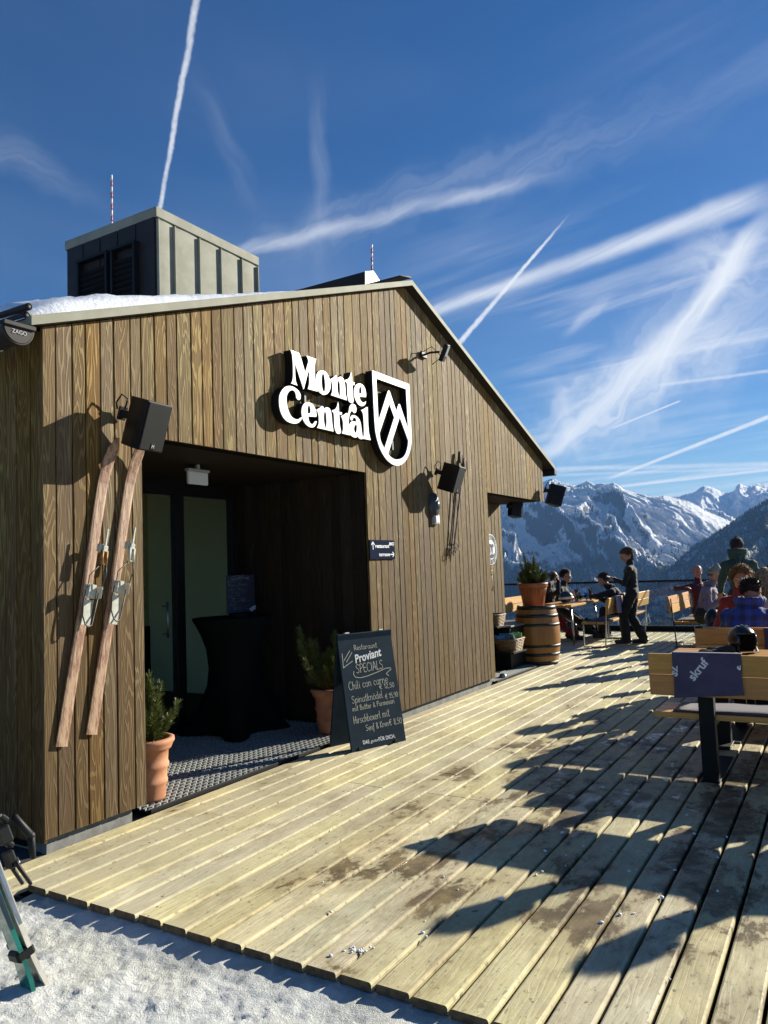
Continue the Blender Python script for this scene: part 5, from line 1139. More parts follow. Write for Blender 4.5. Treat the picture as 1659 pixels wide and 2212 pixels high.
m_hoop = mat('hoop_iron', (.045, .047, .05), (.03, .03, .03), 12, .45, metal=.6, rvar=.1)
for za, zb in ((.0, .055), (.135, .18), (.265, .305), (.585, .625), (.715, .765), (.835, .892)):
    mb = MB(); mb.lathe([(BR(za)+.001, za), (BR(za)+.006, za), (BR(zb)+.006, zb), (BR(zb)+.001, zb)], (bc[0], bc[1], 0), 64); obj('hoop', mb, m_hoop, t)
p3 = (bc[0]-.02, bc[1]+.03, .864); t = thing('potted_pine', 'bushy dwarf pine in an orange plastic pot on top of the barrel', 'potted plant', p3, 0, 'potted dwarf pines')
mb = MB(); h = .37; prof = [(.001, .004), (.155, 0), (.16, .01), (.205, h*.80), (.225, h*.81), (.232, h*.86), (.232, h*.93), (.238, h*.96), (.236, h), (.222, h), (.212, h*.9)]; mb.lathe(prof, p3, 48)
for k in range(24): a = k*math.pi/12; mb.tube([(p3[0]+.185*math.cos(a), p3[1]+.185*math.sin(a), p3[2]+h*.48), (p3[0]+.206*math.cos(a), p3[1]+.206*math.sin(a), p3[2]+h*.80)], .006, 5)
obj('pot', mb, m_terra2, t); s = MB(); s.lathe([(.001, 0), (.215, 0)], (p3[0], p3[1], p3[2]+h*.92), 24); obj('soil', s, m_soil, t)
pine(t, (p3[0], p3[1], p3[2]+h*.85), .42, .25, 58, 14, [(-.10, .08, .50), (.04, -.02, .44), (.24, -.1, .16), (-.2, .1, .35)], .06, .10)
# ---------------------------------------------------------------- corner recess: cabinet, baskets, wire heart
t = thing('black_cabinet', 'low black cabinet in the corner recess behind the barrel', 'cabinet', (8.35, .45, 0)); mb = MB(); mb.box((8.25, .46, .315), (1.05, .46, .60), .008); obj('body', mb, m_black, t); mb = MB(); mb.box((8.25, .45, .63), (1.09, .50, .025), .006); obj('top', mb, mat('cabinet_top', (.16, .16, .14), (.12, .12, .11), 5, .6), t)
m_wick = mat('wicker', (.30, .19, .09), (.14, .08, .035), 60, .6, .3, 120, lo=.35, hi=.65)
def basket(root, c, w, d, h, n=9):
    wv = MB(); L = []
    for k in range(n+1):
        s = k/n; z = c[2]+h*s; fx = w/2*(.78+.22*s); fy = d/2*(.78+.22*s); P = []; m = 40
        for i in range(m+1):
            a = 2*math.pi*i/m; ca, sa = math.cos(a), math.sin(a); e = .5
            wob = .006*(1 if (i+k) % 2 else -1); P.append((c[0]+math.copysign(abs(ca)**e, ca)*(fx+wob), c[1]+math.copysign(abs(sa)**e, sa)*(fy+wob), z))
        wv.tube(P, .009 if k < n else .014, 6, cap=False)
    for i in range(22):
        a = 2*math.pi*i/22; ca, sa = math.cos(a), math.sin(a); e = .5; f = lambda s: (c[0]+math.copysign(abs(ca)**e, ca)*w/2*(.78+.22*s), c[1]+math.copysign(abs(sa)**e, sa)*d/2*(.78+.22*s), c[2]+h*s)
        wv.tube([f(0), f(1)], .006, 5)
    wv.box((c[0], c[1], c[2]+.008), (w*.76, d*.76, .012)); obj('wicker_weave', wv, m_wick, root)
m_cy = mat('packet_blue', (.05, .25, .42), (.5, .55, .55), 14, .4); m_gp = mat('packet_green', (.10, .30, .06), (.45, .5, .3), 12, .4)
q = G(*Zc(1580, 1900, 5.925)(470, 1360), .36); t = thing('wicker_basket', 'lower wicker basket filled with blue and green packets', 'basket', (7.62, .20, .30), 0, 'wicker baskets at the recess'); basket(t, (7.62, .20, .30), .46, .34, .17)
rr = random.Random(3)
for k in range(9): mb = MB(); mb.box((7.62+rr.uniform(-.16, .16), .20+rr.uniform(-.1, .1), .44+rr.uniform(0, .07)), (.16, .02, .11), .003, rotz(rr.uniform(0, 3)) @ rotx(rr.uniform(-.6, .6))); tag(single('packet', mb, m_cy if k % 2 else m_gp, 'small wrapped packet heaped in the lower wicker basket', 'packet', 'packets in the lower basket'))
t = thing('wicker_basket', 'upper wicker basket, mostly hidden by the gable wall edge', 'basket', (7.52, .40, .66), 0, 'wicker baskets at the recess'); basket(t, (7.52, .40, .66), .36, .30, .16, 8)
mb = MB(); mb.box((7.52, .42, .335), (.03, .03, .65)); mb.box((7.62, .22, .29), (.5, .36, .018)); mb.box((7.52, .42, .65), (.4, .34, .018)); mb.box((7.62, .40, .15), (.03, .03, .29)); mb.box((7.57, .41, .012), (.40, .30, .022), .004); tag(single('basket_stand', mb, m_black, 'thin black rack carrying the two wicker baskets', 'rack'))
n3_ = Zc(1250, 1400, 2.6017); q = W(*n3_(948, 1320), YN-.03); mb = MB(); rr = random.Random(8)
for k in range(14):
    a0 = rr.uniform(0, 6.28); mb.tube([(q[0]+.055*math.sin(s)*(1+.2*math.sin(3*s+k)), YN-.03-.008*math.cos(s+k), q[2]+.15+.02*k*.3+.05*math.cos(s)+.01*math.sin(5*s+k)) for s in np.linspace(a0, a0+5, 12)], .0045, 5)
for k in range(5): mb.tube([(q[0]+rr.uniform(-.03, .03), YN-.03, q[2]+.12), (q[0]+rr.uniform(-.05, .05), YN-.035, q[2]+.0), (q[0]+rr.uniform(-.05, .05), YN-.03, q[2]-.14)], .004, 5)
tag(single('twig_wreath', mb, mat('pale_twig', (.52, .40, .24), (.35, .25, .14), 40, .7), 'small pale twig wreath hanging on the set-back wall', 'wreath'))
t = thing('door_stop', 'small round steel stop on the mat at the wall corner', 'door stop', (6.98, .06, .016)); mb = MB(); mb.lathe([(.001, .05), (.03, .048), (.045, .035), (.05, 0)], (6.98, .06, .016), 20); obj('dome', mb, m_steel, t); mb = MB(); mb.lathe([(.05, .006), (.062, .006), (.064, 0)], (6.98, .06, .016), 20); obj('ring', mb, m_black, t)
# ---------------------------------------------------------------- terrace furniture
def gcboard(rr, bid): 
    off = rr.uniform(0, 50); return lambda p: (p.x+off, p.y+p.z*.6, bid)
_fr = random.Random(12)
def pboard(mb, c, size, bev=.004, rot=None):      # long axis along x in grain space
    off = _fr.uniform(0, 50); bid = _fr.uniform(0, 400); long_ = max(range(3), key=lambda k: size[k]); o = [k for k in range(3) if k != long_]
    mb.box(c, size, bev, rot, gc=lambda p: (p[long_]+off, p[o[0]]+p[o[1]]*.8, bid))
m_postm = mat('anthracite_steel', (.007, .009, .008), (.009, .011, .010), 6, .6, spec=.18)
m_cush = mat('cushion_plum', (.040, .034, .055), (.032, .028, .045), 9, .9, .25, 220, sheen=.2); m_cush2 = mat('cushion_grey', (.10, .105, .10), (.085, .09, .085), 9, .9, .25, 220)
def bench(label, L, loc, rz, style, cushion=None, xs=None):
    t = thing('bench', label, 'bench', loc, rz, 'larch terrace benches')
    sb_ = MB()
    for y in (.135, .275, .415): pboard(sb_, (L/2, y, .43), (L, .132, .04))
    obj('seat', sb_, m_pine, t, True)
    rk = R_(8) if style == 'slim' else R_(3)
    for z in (.652, .800):
        bb_ = MB(); pboard(bb_, (L/2, .005-(z-.652)*math.sin(rk), z), (L, .036, .143), .004, rotx(rk)); obj('back_slat', bb_, m_pine, t, True)
    xs = xs or ([.05, L-.05] if style == 'slim' else [.36, L-.36])
    for x in xs:
        if style == 'slim':
            lg = MB(); lg.box((x, .05, .42), (.035, .016, .84), .002, rotx(R_(4))); obj('leg', lg, m_steel if cushion == 'g' else m_postm, t, True)
            lg = MB(); lg.box((x, .46, .205), (.035, .016, .41), .002); obj('leg', lg, m_steel if cushion == 'g' else m_postm, t, True)
            lg = MB(); lg.box((x, .25, .400), (.03, .42, .014), .002); lg.box((x, .25, .010), (.03, .42, .014), .002); obj('cross_bar', lg, m_postm, t, True)
        else:
            lg = MB(); lg.box((x, .068, .29), (.10, .09, .58), .003); obj('post', lg, m_postm, t, True)
            lg = MB(); lg.box((x, .055, .71), (.06, .012, .26), .002); obj('back_plate', lg, m_postm, t, True)
            lg = MB(); lg.box((x, .25, .385), (.095, .38, .045), .003); obj('seat_arm', lg, m_postm, t, True)
            lg = MB(); lg.box((x, .38, .006), (.12, .76, .012), .002); obj('foot_bar', lg, m_postm, t, True)
    return t
def cushion(label, c, size, m, rz=0.0):
    mb = MB(); n, m_ = 14, 8; vs = []; lx, ly, h = size
    for lay in (0, 1):
        for i in range(n+1):
            for j in range(m_+1):
                x = -lx/2+lx*i/n; y = -ly/2+ly*j/m_; e = (1-abs(2*i/n-1)**6)*(1-abs(2*j/m_-1)**4); z = h*(.35+.65*e)*(1 if lay else 0)+.004*math.sin(i*1.7+j*2.3)*lay
                v = rotz(rz) @ Vector((x, y, z)); vs.append((c[0]+v.x, c[1]+v.y, c[2]+v.z))
    K = (n+1)*(m_+1); fs = []
    for i in range(n):
        for j in range(m_): a = i*(m_+1)+j; fs += [(a, a+1, a+m_+2, a+m_+1), (K+a, K+a+m_+1, K+a+m_+2, K+a+1)]
    for i in range(n): a = i*(m_+1); fs += [(a, a+m_+1, K+a+m_+1, K+a)]; a += m_; fs += [(a, K+a, K+a+m_+1, a+m_+1)]
    for j in range(m_): a = j; fs += [(a, K+a, K+a+1, a+1)]; a = n*(m_+1)+j; fs += [(a, a+1, K+a+1, K+a)]
    mb.add(vs, fs, 0, smooth=True); return single('seat_cushion', mb, m, label, 'cushion', 'seat cushions on the benches')
def table(label, L, wd, loc, rz, style, z=.74, ends=(.25,)):
    t = thing('terrace_table', label, 'table', loc, rz, 'larch terrace tables'); n = 5; pw = wd/n
    for k in range(n): mb = MB(); pboard(mb, (L/2, pw*(k+.5), z-.02), (L, pw-.008, .04)); obj('top_plank', mb, m_pine, t, True)
    for x in (.28, L-.28):
        if style == 'slim':
            for y, dy in ((.10, -.06), (wd-.10, .06)):
                mb = MB(); mb.tube([(x, y, z-.045), (x-(.10 if x < 1 else -.10), y+dy, .004)], .020, 8); obj('leg', mb, m_steel, t, True)
            mb = MB(); mb.box((x, wd/2, z-.055), (.05, wd-.16, .022), .002); obj('cross_bar', mb, m_steel, t, True)
        else:
            mb = MB(); mb.box((x+.08, wd*.5, (z-.04)/2), (.13, .10, z-.04), .004); obj('post', mb, m_postm, t, True)
            mb = MB(); mb.box((x+.08, wd*.5, z-.055), (.14, wd-.1, .03), .003); mb.box((x+.08, wd*.5, .007), (.16, wd-.06, .014), .003); obj('foot_bar', mb, m_postm, t, True)
    return t
# near row, left row, right row
QR = -math.pi/2
bench('bench in the foreground with a printed plum towel over its back', 2.3, (2.90, -2.765, 0), QR, 'post')
table('larch table carrying the black ski helmet', 2.3, .60, (3.86, -2.69, 0), QR, 'post')
bench('bench facing the foreground table with a plain plum towel on its back', 2.3, (5.42-.50, -5.06, 0), -QR, 'post')
bench('bench with the man in the blue checked jacket on it', 2.3, (5.10, -2.80, 0), QR, 'post')
table('larch table behind the man in the blue checked jacket', 2.2, .62, (5.98, -2.82, 0), QR, 'post')
bench('bench under the curly haired person in white sunglasses', 2.2, (7.52, -5.0, 0), -QR, 'post')
bench('bench with a lilac cloth behind the standing waitress', 1.62, (10.84, -.365, 0), 0, 'slim', 'g')
bench('second bench of the left row at the glass railing', 1.6, (12.50, -.365, 0), 0, 'slim', 'g')
table('larch table with beer and two ski helmets on it', 2.1, .70, (11.10, .36, 0), 0, 'slim')
bench('bench against the lodge side carrying two seated men', 2.6, (13.75, 1.78, 0), math.pi, 'slim')
bench('bench with a sunlit backrest at the glass railing', 2.0, (13.10, -1.36, 0), math.pi, 'slim')
table('larch table before the bench with the sunlit backrest', 2.0, .70, (11.05, -2.76, 0), 0, 'slim')
cushion('plum seat cushion on the foreground bench', (3.165, -3.62, .452), (.38, 1.45, .028), m_cush)
cushion('grey seat cushion on the bench beside the waitress', (11.45, -.10, .452), (.95, .34, .03), m_cush2)
cushion('grey seat cushion on the bench with the sunlit backrest', (11.55, -1.62, .452), (.75, .36, .03), m_cush2)
# towels over backrests
def towel(name, label, cx, half, top, X0, X1, front, backl, m, axis='y', seed=0, group='towels hung over bench backs', wr=.010):
    """cloth over a backrest whose top edge runs along axis; X0 / X1 are its two faces"""
    me_v = []; n = 40; prof = []; s = 0
    for k in range(15): prof.append((X0, top-front*(1-k/14.0)))
    for k in range(1, 6): a = math.pi*k/6; prof.append(((X0+X1)/2-(X1-X0)/2*math.cos(a), top+.006*math.sin(a)+.004))
    for k in range(12): prof.append((X1, top-backl*k/11.0))
    mb = MB(); vs = []; R = len(prof); rr = np.random.RandomState(seed); ph = rr.uniform(0, 6, 6)
    for i in range(n+1):
        t = i/n
        for j, (x, z) in enumerate(prof):
            hang = max(0, top-z)/max(front, .01); w = wr*hang*(math.sin(t*17+ph[0])*.6+math.sin(t*31+ph[1]+j*.12)*.4+.8*math.sin(t*9+ph[2]))+.004*math.sin(j*.7+t*9+ph[3])*min(hang*3, 1)
            e = half*(1+.03*hang*math.sin(j*.35+ph[4])); a = cx+(2*t-1)*e; dz = -.02*hang*(t-.5)*2 if j < 15 else 0
            sgn = -1 if (j < 17) == (X0 < X1) else 1
            xx = x+sgn*(.004+abs(w)); vs.append((xx, a, z+dz) if axis == 'y' else (a, xx, z+dz))
    fs = [(i*R+j, (i+1)*R+j, (i+1)*R+j+1, i*R+j+1) for i in range(n) for j in range(R-1)]; mb.add(vs, fs, 0, smooth=True)
    vs_ = np.array(mb.v); c = (vs_.min(0)+vs_.max(0))/2; c[2] = vs_[:, 2].min(); t = thing(name, label, 'towel', tuple(c), 0, group); o = obj('cloth', mb, m, t)
    so_ = o.modifiers.new('thickness', 'SOLIDIFY'); so_.thickness = .004; so_.offset = 0; return t, o
m_plum = mat('plum_fleece', (.075, .064, .118), (.060, .052, .095), 7, .95, .3, 160, sheen=.25); m_lilac = mat('lilac_fleece', (.34, .28, .42), (.27, .22, .34), 7, .95, .3, 160, sheen=.25)
tw, cl_ = towel('bench_towel', 'plum towel with slanted white print over the foreground bench back', -3.155, .222, .875, 2.872, 2.925, .285, .22, m_plum, seed=2, wr=.0012)
pt = MB()
def ptxt(s, y, z, ang, size, clip=None, spacing=1.0):
    me = text_mesh(s, size, .0008, .0022, 0, 'LEFT', spacing); ca, sa = math.cos(ang), math.sin(ang)
    bm = bmesh.new(); bm.from_mesh(me); 
    for v in bm.verts: x_, y_ = v.co.x, v.co.y; v.co = Vector((2.8612-v.co.z, y-(x_*ca-y_*sa), z+(x_*sa+y_*ca)))
    if clip:
        for co_c, no_c in clip: bmesh.ops.bisect_plane(bm, geom=bm.verts[:]+bm.edges[:]+bm.faces[:], plane_co=co_c, plane_no=no_c, clear_outer=True)
    bm.to_mesh(me); bm.free(); add_mesh(pt, me, lambda c: tuple(c))
ptxt('skruf', -3.068, .690, R_(51), .082, [((0, 0, .871), (0, 0, 1))])
obj('printed_letters', pt, m_print, cl_); pt = MB(); ptxt('sk', -2.950, .715, R_(51), .082, [((0, -2.966, 0), (0, -1, 0))]); obj('printed_letters', pt, m_print, cl_); pt = MB(); ptxt('s', -3.345, .800, R_(-60), .082, [((0, -3.370, 0), (0, -1, 0))])
mo = MB(); mo.lathe([(.001, 0), (.022, 0)], (2.8615, -3.235, .604), 20, axis=roty(R_(-90))); 
obj('printed_letters', pt, m_print, cl_)
towel('bench_towel', 'plain plum towel on the bench back behind the black helmet', -3.62, .27, .875, 4.935, 4.885, .25, .2, m_plum, seed=5)
towel('bench_towel', 'sunlit lilac towel over the bench back beside the waitress', 11.42, .22, .872, -.425, -.35, .30, .25, m_lilac, 'x', seed=8, wr=.02)
towel('bench_towel', 'pale grey cloth over the bench back by the leaning man', 12.05, .20, .90, -.42, -.35, .12, .30, mat('grey_fleece', (.45, .47, .5), (.38, .4, .43), 7, .95), 'x', seed=9, wr=.02)
# ---------------------------------------------------------------- helmets, gloves, glasses
def helmet(t, c, r, rz, m, m_in, tilt=0.0, sx=.88, sy=1.08, sz=.98, open_=True):
    c = Vector(c); rot = rotz(rz) @ rotx(tilt); n, m_ = 36, 22; vs = []; vi = []
    f = lambda u, k: Vector((r*sx*math.sin(u)*math.cos(k), r*sy*math.sin(u)*math.sin(k), r*sz*math.cos(u)))
    sh = MB(); inn = MB(); keep = []; idx = {}
    for i in range(m_+1):
        u = .02+(math.pi*.80)*i/m_
        for k in range(n):
            a = 2*math.pi*k/n; p = f(u, a); idx[(i, k)] = len(vs); vs.append(rot @ p+c); vi.append(rot @ (p*.86)+c)
    fs = []
    for i in range(m_):
        for k in range(n):
            u = .02+(math.pi*.80)*(i+.5)/m_; a = 2*math.pi*(k+.5)/n; p = f(u, a)
            face = p.y < -r*.30 and -r*.62 < p.z < r*.34 and abs(p.x) < r*.60
            ear = p.z < -r*.45 and abs(p.x) < r*.35
            if open_ and (face or (p.y < -r*.30 and p.z <= -r*.62)): continue
            fs.append((idx[(i, k)], idx[(i+1, k)], idx[(i+1, (k+1) % n)], idx[(i, (k+1) % n)]))
    sh.add(vs, fs, 0, smooth=True); inn.add(vi, fs, 0, smooth=True)
    o = obj('shell', sh, m, t); md = o.modifiers.new('thickness', 'SOLIDIFY'); md.thickness = .007; md.offset = -1
    o2 = obj('liner', inn, m_in, t); md = o2.modifiers.new('thickness', 'SOLIDIFY'); md.thickness = .010; md.offset = 1
    return rot, c
m_hblack = mat('helmet_black', (.012, .013, .013), (.016, .017, .016), 6, .28, coat=.3); m_liner = mat('helmet_liner', (.010, .010, .010), None, 30, .9, .3, 60)
hc_ = (4.09, -3.255, .855); t = thing('ski_helmet', 'black ski helmet on the foreground larch table', 'helmet', (hc_[0], hc_[1], .74), 0, 'ski helmets on the tables')
rot, c = helmet(t, hc_, .122, R_(-58), m_hblack, m_liner, R_(-6))
vt = MB()
for s_ in (-.35, 0, .35): vt.box(c+rot @ Vector((.11*s_, -.030, .118-.02*abs(s_))), (.016, .05, .006), .002, rot @ rotx(R_(15)))
obj('vent', vt, m_liner, t)
cs_ = MB(); cs_.tube([c+rot @ Vector(p) for p in ((.10, .0, -.05), (.085, -.06, -.098), (.02, -.085, -.109), (-.06, -.08, -.110), (-.095, -.02, -.06))], .006, 6, flat=2); obj('chin_strap', cs_, m_black, t)
mb = MB(); gp = Vector((4.00, -3.06, .745)); rr = random.Random(2)
for g_, (dx_, dy_, rz_) in enumerate(((0, 0, .3), (.05, -.05, -.4))):
    o = gp+Vector((dx_, dy_, .022+.018*g_)); q = rotz(rz_+1.2)
    mb.ell(o, (.055, .045, .020), q, 12, 8)
    for k in range(4): a = -.36+.24*k; mb.capsule(o+q @ Vector((.03, .03*(k-1.5)*.8, 0)), o+q @ Vector((.115+.008*(k in (1, 2)), .038*(k-1.5), -.006+.008*rr.random())), .0135, .011, 8)
    mb.capsule(o+q @ Vector((.0, .035, 0)), o+q @ Vector((.055, .075, -.005)), .014, .012, 8); mb.capsule(o+q @ Vector((-.04, 0, 0)), o+q @ Vector((-.10, 0, .004)), .034, .040, 10, sq=.55, side=(0, 0, 1))
tag(single('ski_gloves', mb, mat('glove_black', (.014, .014, .016), (.02, .02, .022), 12, .7, .3, 150), 'pair of black ski gloves lying beside the black helmet', 'gloves'))
m_hgrey = mat('helmet_grey', (.035, .045, .05), (.03, .038, .042), 5, .4)
hc_ = (11.62, .62, .862); t = thing('ski_helmet', 'dark grey ski helmet wearing goggles with a red lens', 'helmet', (hc_[0], hc_[1], .74), 0, 'ski helmets on the tables'); rot, c = helmet(t, hc_, .122, R_(20), m_hgrey, m_liner, R_(-4), open_=False)
bd = MB()
for k in range(33): pass
bd.lathe([(.124, -.022), (.127, -.020), (.127, .018), (.124, .02)], c+Vector((0, 0, -.012)), 40, axis=rot @ Matrix.Diagonal((.90, 1.09, 1))); obj('goggle_strap', bd, m_white, t)
gg = MB(); gg.ell(c+rot @ Vector((.045, -.125, -.035)), (.085, .035, .048), rot, 20, 12); obj('goggle_lens', gg, mat('red_lens', (.42, .02, .015), (.30, .015, .01), 4, .12, coat=.4), t)
m_hblue, nt, b = newmat('helmet_blue'); oc = nt.objc(); v1 = nt.noise(oc, 9, 1, .4); setb(nt, b, color=nt.mix(nt.step(v1, .40, .42), (.02, .35, .22), nt.mix(nt.step(v1, .50, .52), (.03, .13, .38), nt.mix(nt.step(v1, .60, .62), (.35, .60, .80), (.75, .8, .82)))), rough=.3)
hc_ = (12.34, .50, .868); t = thing('ski_helmet', 'blue, white and green ski helmet lying on its side by the beer', 'helmet', (hc_[0], hc_[1], .74), 0, 'ski helmets on the tables'); helmet(t, hc_, .128, R_(-75), m_hblue, m_liner, R_(28))
m_clear, nt, b = newmat('clear_glass'); setb(nt, b, color=(.9, .95, .95), rough=.02, trans=1.0, ior=1.25)
m_beer, nt, b = newmat('beer'); setb(nt, b, color=(.80, .30, .02), rough=.05, trans=.55, ior=1.1)
def tumbler(label, c, r, h, fill=None, cat='glass'):
    t = thing('beer_glass' if fill else 'water_glass', label, cat, c, 0, 'drinks on the left table'); mb = MB(); mb.lathe([(.001, .004), (r*.82, .004), (r, h), (r-.004, h), (r*.82-.004, .012), (.001, .012)], c, 24); obj('glass', mb, m_clear, t)
    if fill: mb = MB(); mb.lathe([(.001, .014), (r*.80-.004, .014), (r*.80+.15*r, h*.78), (.001, h*.78)], c, 24); obj('beer', mb, m_beer, t); mb = MB(); mb.lathe([(.001, h*.785), (r*.95-.004, h*.785), (r*.97-.004, h*.83), (.001, h*.84)], c, 24); obj('foam', mb, m_white, t)
tumbler('tall glass of amber beer next to the blue helmet', (12.72, .46, .741), .038, .235, True); tumbler('half-hidden tall beer glass behind the blue helmet', (12.62, .72, .741), .038, .235, True)
tumbler('water glass right of the red goggles', (11.98, .52, .741), .036, .13); tumbler('small clear glass behind the red goggles', (11.95, .70, .741), .036, .12)
t = thing('water_bottle', 'clear water bottle standing between the two ski helmets', 'bottle', (12.10, .62, .741)); mb = MB(); mb.lathe([(.001, .004), (.036, .004), (.036, .13), (.03, .15), (.014, .18), (.014, .205), (.001, .206)], (12.10, .62, .741), 20); obj('body', mb, m_clear, t); mb = MB(); mb.lathe([(.016, .20), (.016, .222), (.001, .222)], (12.10, .62, .741), 16); obj('cap', mb, mat('lilac_cap', (.4, .3, .5), None, 4, .5), t)
# lime bag and blue plank on the bench behind the barrel
mb = MB(); mb.ell((12.35, 1.55, .60), (.20, .13, .15), None, 16, 10); mb.ell((12.28, 1.52, .70), (.10, .09, .09), None, 12, 8); tag(single('lime_bag', mb, mat('lime_nylon', (.38, .55, .04), (.30, .45, .03), 6, .6, .4, 14), 'bright lime green bag on the bench behind the barrel plant', 'bag'))
mb = MB(); mb.box((12.02, 1.50, .76), (.07, .025, .62), .008, roty(R_(-32))); mb.box((12.19, 1.50, 1.02-.52), (.08, .03, .10), .008, roty(R_(-32))); tag(single('folded_parasol', mb, mat('navy_cloth', (.012, .025, .09), None, 6, .7), 'dark blue folded parasol propped on the bench behind the barrel', 'parasol'))
# ---------------------------------------------------------------- glass railing at the terrace end
RXX = 14.22; t = thing('glass_railing', 'frameless glass railing with a dark handrail at the terrace end', 'railing', (RXX, -2.0, 0))
mb = MB(); mb.box((RXX, -2.2, 1.055), (.055, 11.0, .045), .006); obj('handrail', mb, m_black, t); mb = MB(); mb.box((RXX, -2.2, .045), (.09, 11.0, .13), .004); obj('base_channel', mb, m_postm, t)
m_rglass, nt, b = newmat('railing_glass'); setb(nt, b, color=(.80, .88, .90), rough=.0, trans=1.0, ior=1.45, spec=.5)
tr_n = nt.new('ShaderNodeBsdfTransparent'); tr_n.inputs[0].default_value = (.74, .80, .84, 1); gl_n = nt.new('ShaderNodeBsdfGlossy'); gl_n.inputs['Roughness'].default_value = .0; gl_n.inputs[0].default_value = (.9, .95, 1, 1); frn = nt.new('ShaderNodeFresnel'); frn.inputs[0].default_value = 1.5; mx = nt.new('ShaderNodeMixShader')
nt.l.new(frn.outputs[0], mx.inputs[0]); nt.l.new(tr_n.outputs[0], mx.inputs[1]); nt.l.new(gl_n.outputs[0], mx.inputs[2]); nt.l.new(mx.outputs[0], nt.n['Material Output'].inputs[0])
for k in range(6):
    y = 3.2-k*1.8; mb = MB(); mb.quad((RXX, y, .10), (RXX, y-1.78, .10), (RXX, y-1.78, 1.035), (RXX, y, 1.035)); obj('glass_pane', mb, m_rglass, t)
# railing along the open side, far to the right
# ---------------------------------------------------------------- skis and poles standing in the snow, left edge
m_teal = mat('ski_teal', (.012, .16, .115), (.008, .09, .07), 5, .22, coat=.5); m_skiw = mat('ski_pale_base', (.62, .58, .48), (.5, .47, .4), 6, .35); m_skid = mat('ski_dark', (.02, .022, .03), None, 6, .3, coat=.4)
z_m1 = Zc(0, 2700, 3.688); B0 = G(*z_m1(505, 2140), -.125); dpt = (B0-CAM)@CF
def atdepth(x, y, k): d = ray(x, y); return CAM+d*(k/(d@CF))
T0 = atdepth(*z_m1(-70, 640), dpt*1.0); ax = (T0-B0)/np.linalg.norm(T0-B0); vw = (B0-CAM)/np.linalg.norm(B0-CAM); sd = np.cross(ax, vw); sd /= np.linalg.norm(sd); nn = np.cross(sd, ax)
RS = Matrix([[sd[i], nn[i], ax[i]] for i in range(3)]); RS = RS @ rotz(R_(72)); sd = np.array(RS.col[0]); nn = np.array(RS.col[1])
LS = 1.72; t = thing('ski_pair', 'strapped pair of teal skis with bindings standing in the snow', 'skis', tuple(B0))
for nm, o, m_, m2_ in (('ski', -.020, m_teal, m_skid), ('ski', .014, m_skiw, m_skid)):
    mb = MB(); vs = []; N = 30
    for i in range(N+1):
        s = i/N; w = (.036+.014*(2*s-1)**2)*(1 if 0.02 < s < .97 else .55); th = .008+.008*math.exp(-((s-.5)/.25)**2); rk = (.02*(1-s/.12)**2 if s < .12 else 0)+(.09*((s-.84)/.16)**2 if s > .84 else 0)
        c = B0+ax*(LS*s)+nn*(o+(1 if o > 0 else -1)*rk)
        vs += [tuple(c+sd*w*a+nn*th*b_) for a, b_ in ((-1, -1), (1, -1), (1, 1), (-1, 1))]
    mb.add(vs, [(i*4+k, i*4+(k+1) % 4, i*4+4+(k+1) % 4, i*4+4+k) for i in range(N) for k in range(4)]+[(0, 1, 2, 3)[::-1], (N*4, N*4+1, N*4+2, N*4+3)]); so2 = obj(nm, mb, m_, t)
    ed = MB()
    for sg in (-1, 1): ed.box(B0+ax*(LS*.42)+nn*o+sd*sg*.040, (.003, .014, LS*.74), 0, RS)
    obj('edge', ed, m_skid if o < 0 else m_steel, so2)
st_ = MB(); st_.box(B0+ax*.21-nn*.006, (.095, .075, .045), .01, RS); st_.box(B0+ax*.235+sd*.062-nn*.01, (.06, .02, .03), .006, RS); obj('ski_strap', st_, m_blackp, t)
rr = random.Random(6)
for o, sg in ((-.06, -1), (.05, 1)):
    bd = MB()
    for s, hh in ((.66, .07), (.56, .05), (.82, .06)): bd.box(B0+ax*s+nn*(o+sg*hh/2), (.05, hh*.75, .075), .008, RS); bd.box(B0+ax*(s+.06)+nn*(o+sg*hh*.8), (.04, .025, .045), .008, RS @ rotx(.5*sg))
    bd.capsule(B0+ax*.54+nn*(o+sg*.03)-sd*.035, B0+ax*.44+nn*(o+sg*.05)-sd*.04, .010, .008, 8); bd.capsule(B0+ax*.54+nn*(o+sg*.03)+sd*.035, B0+ax*.44+nn*(o+sg*.05)+sd*.04, .010, .008, 8)
    bd.capsule(B0+ax*.70+nn*(o+sg*.10), B0+ax*.60+nn*(o+sg*.13), .015, .019, 10); bd.capsule(B0+ax*.60+nn*(o+sg*.13), B0+ax*.52+nn*(o+sg*.11), .019, .012, 10)
    obj('binding', bd, m_blackp, t)
bd = MB()
for o in (-.09, .085): bd.box(B0+ax*.74+nn*o, (.045, .03, .012), .003, RS); bd.tube([B0+ax*.54+nn*o-sd*.05, B0+ax*.55+nn*o*1.2, B0+ax*.54+nn*o+sd*.05], .004, 6)
obj('binding_metal', bd, m_steel, t)
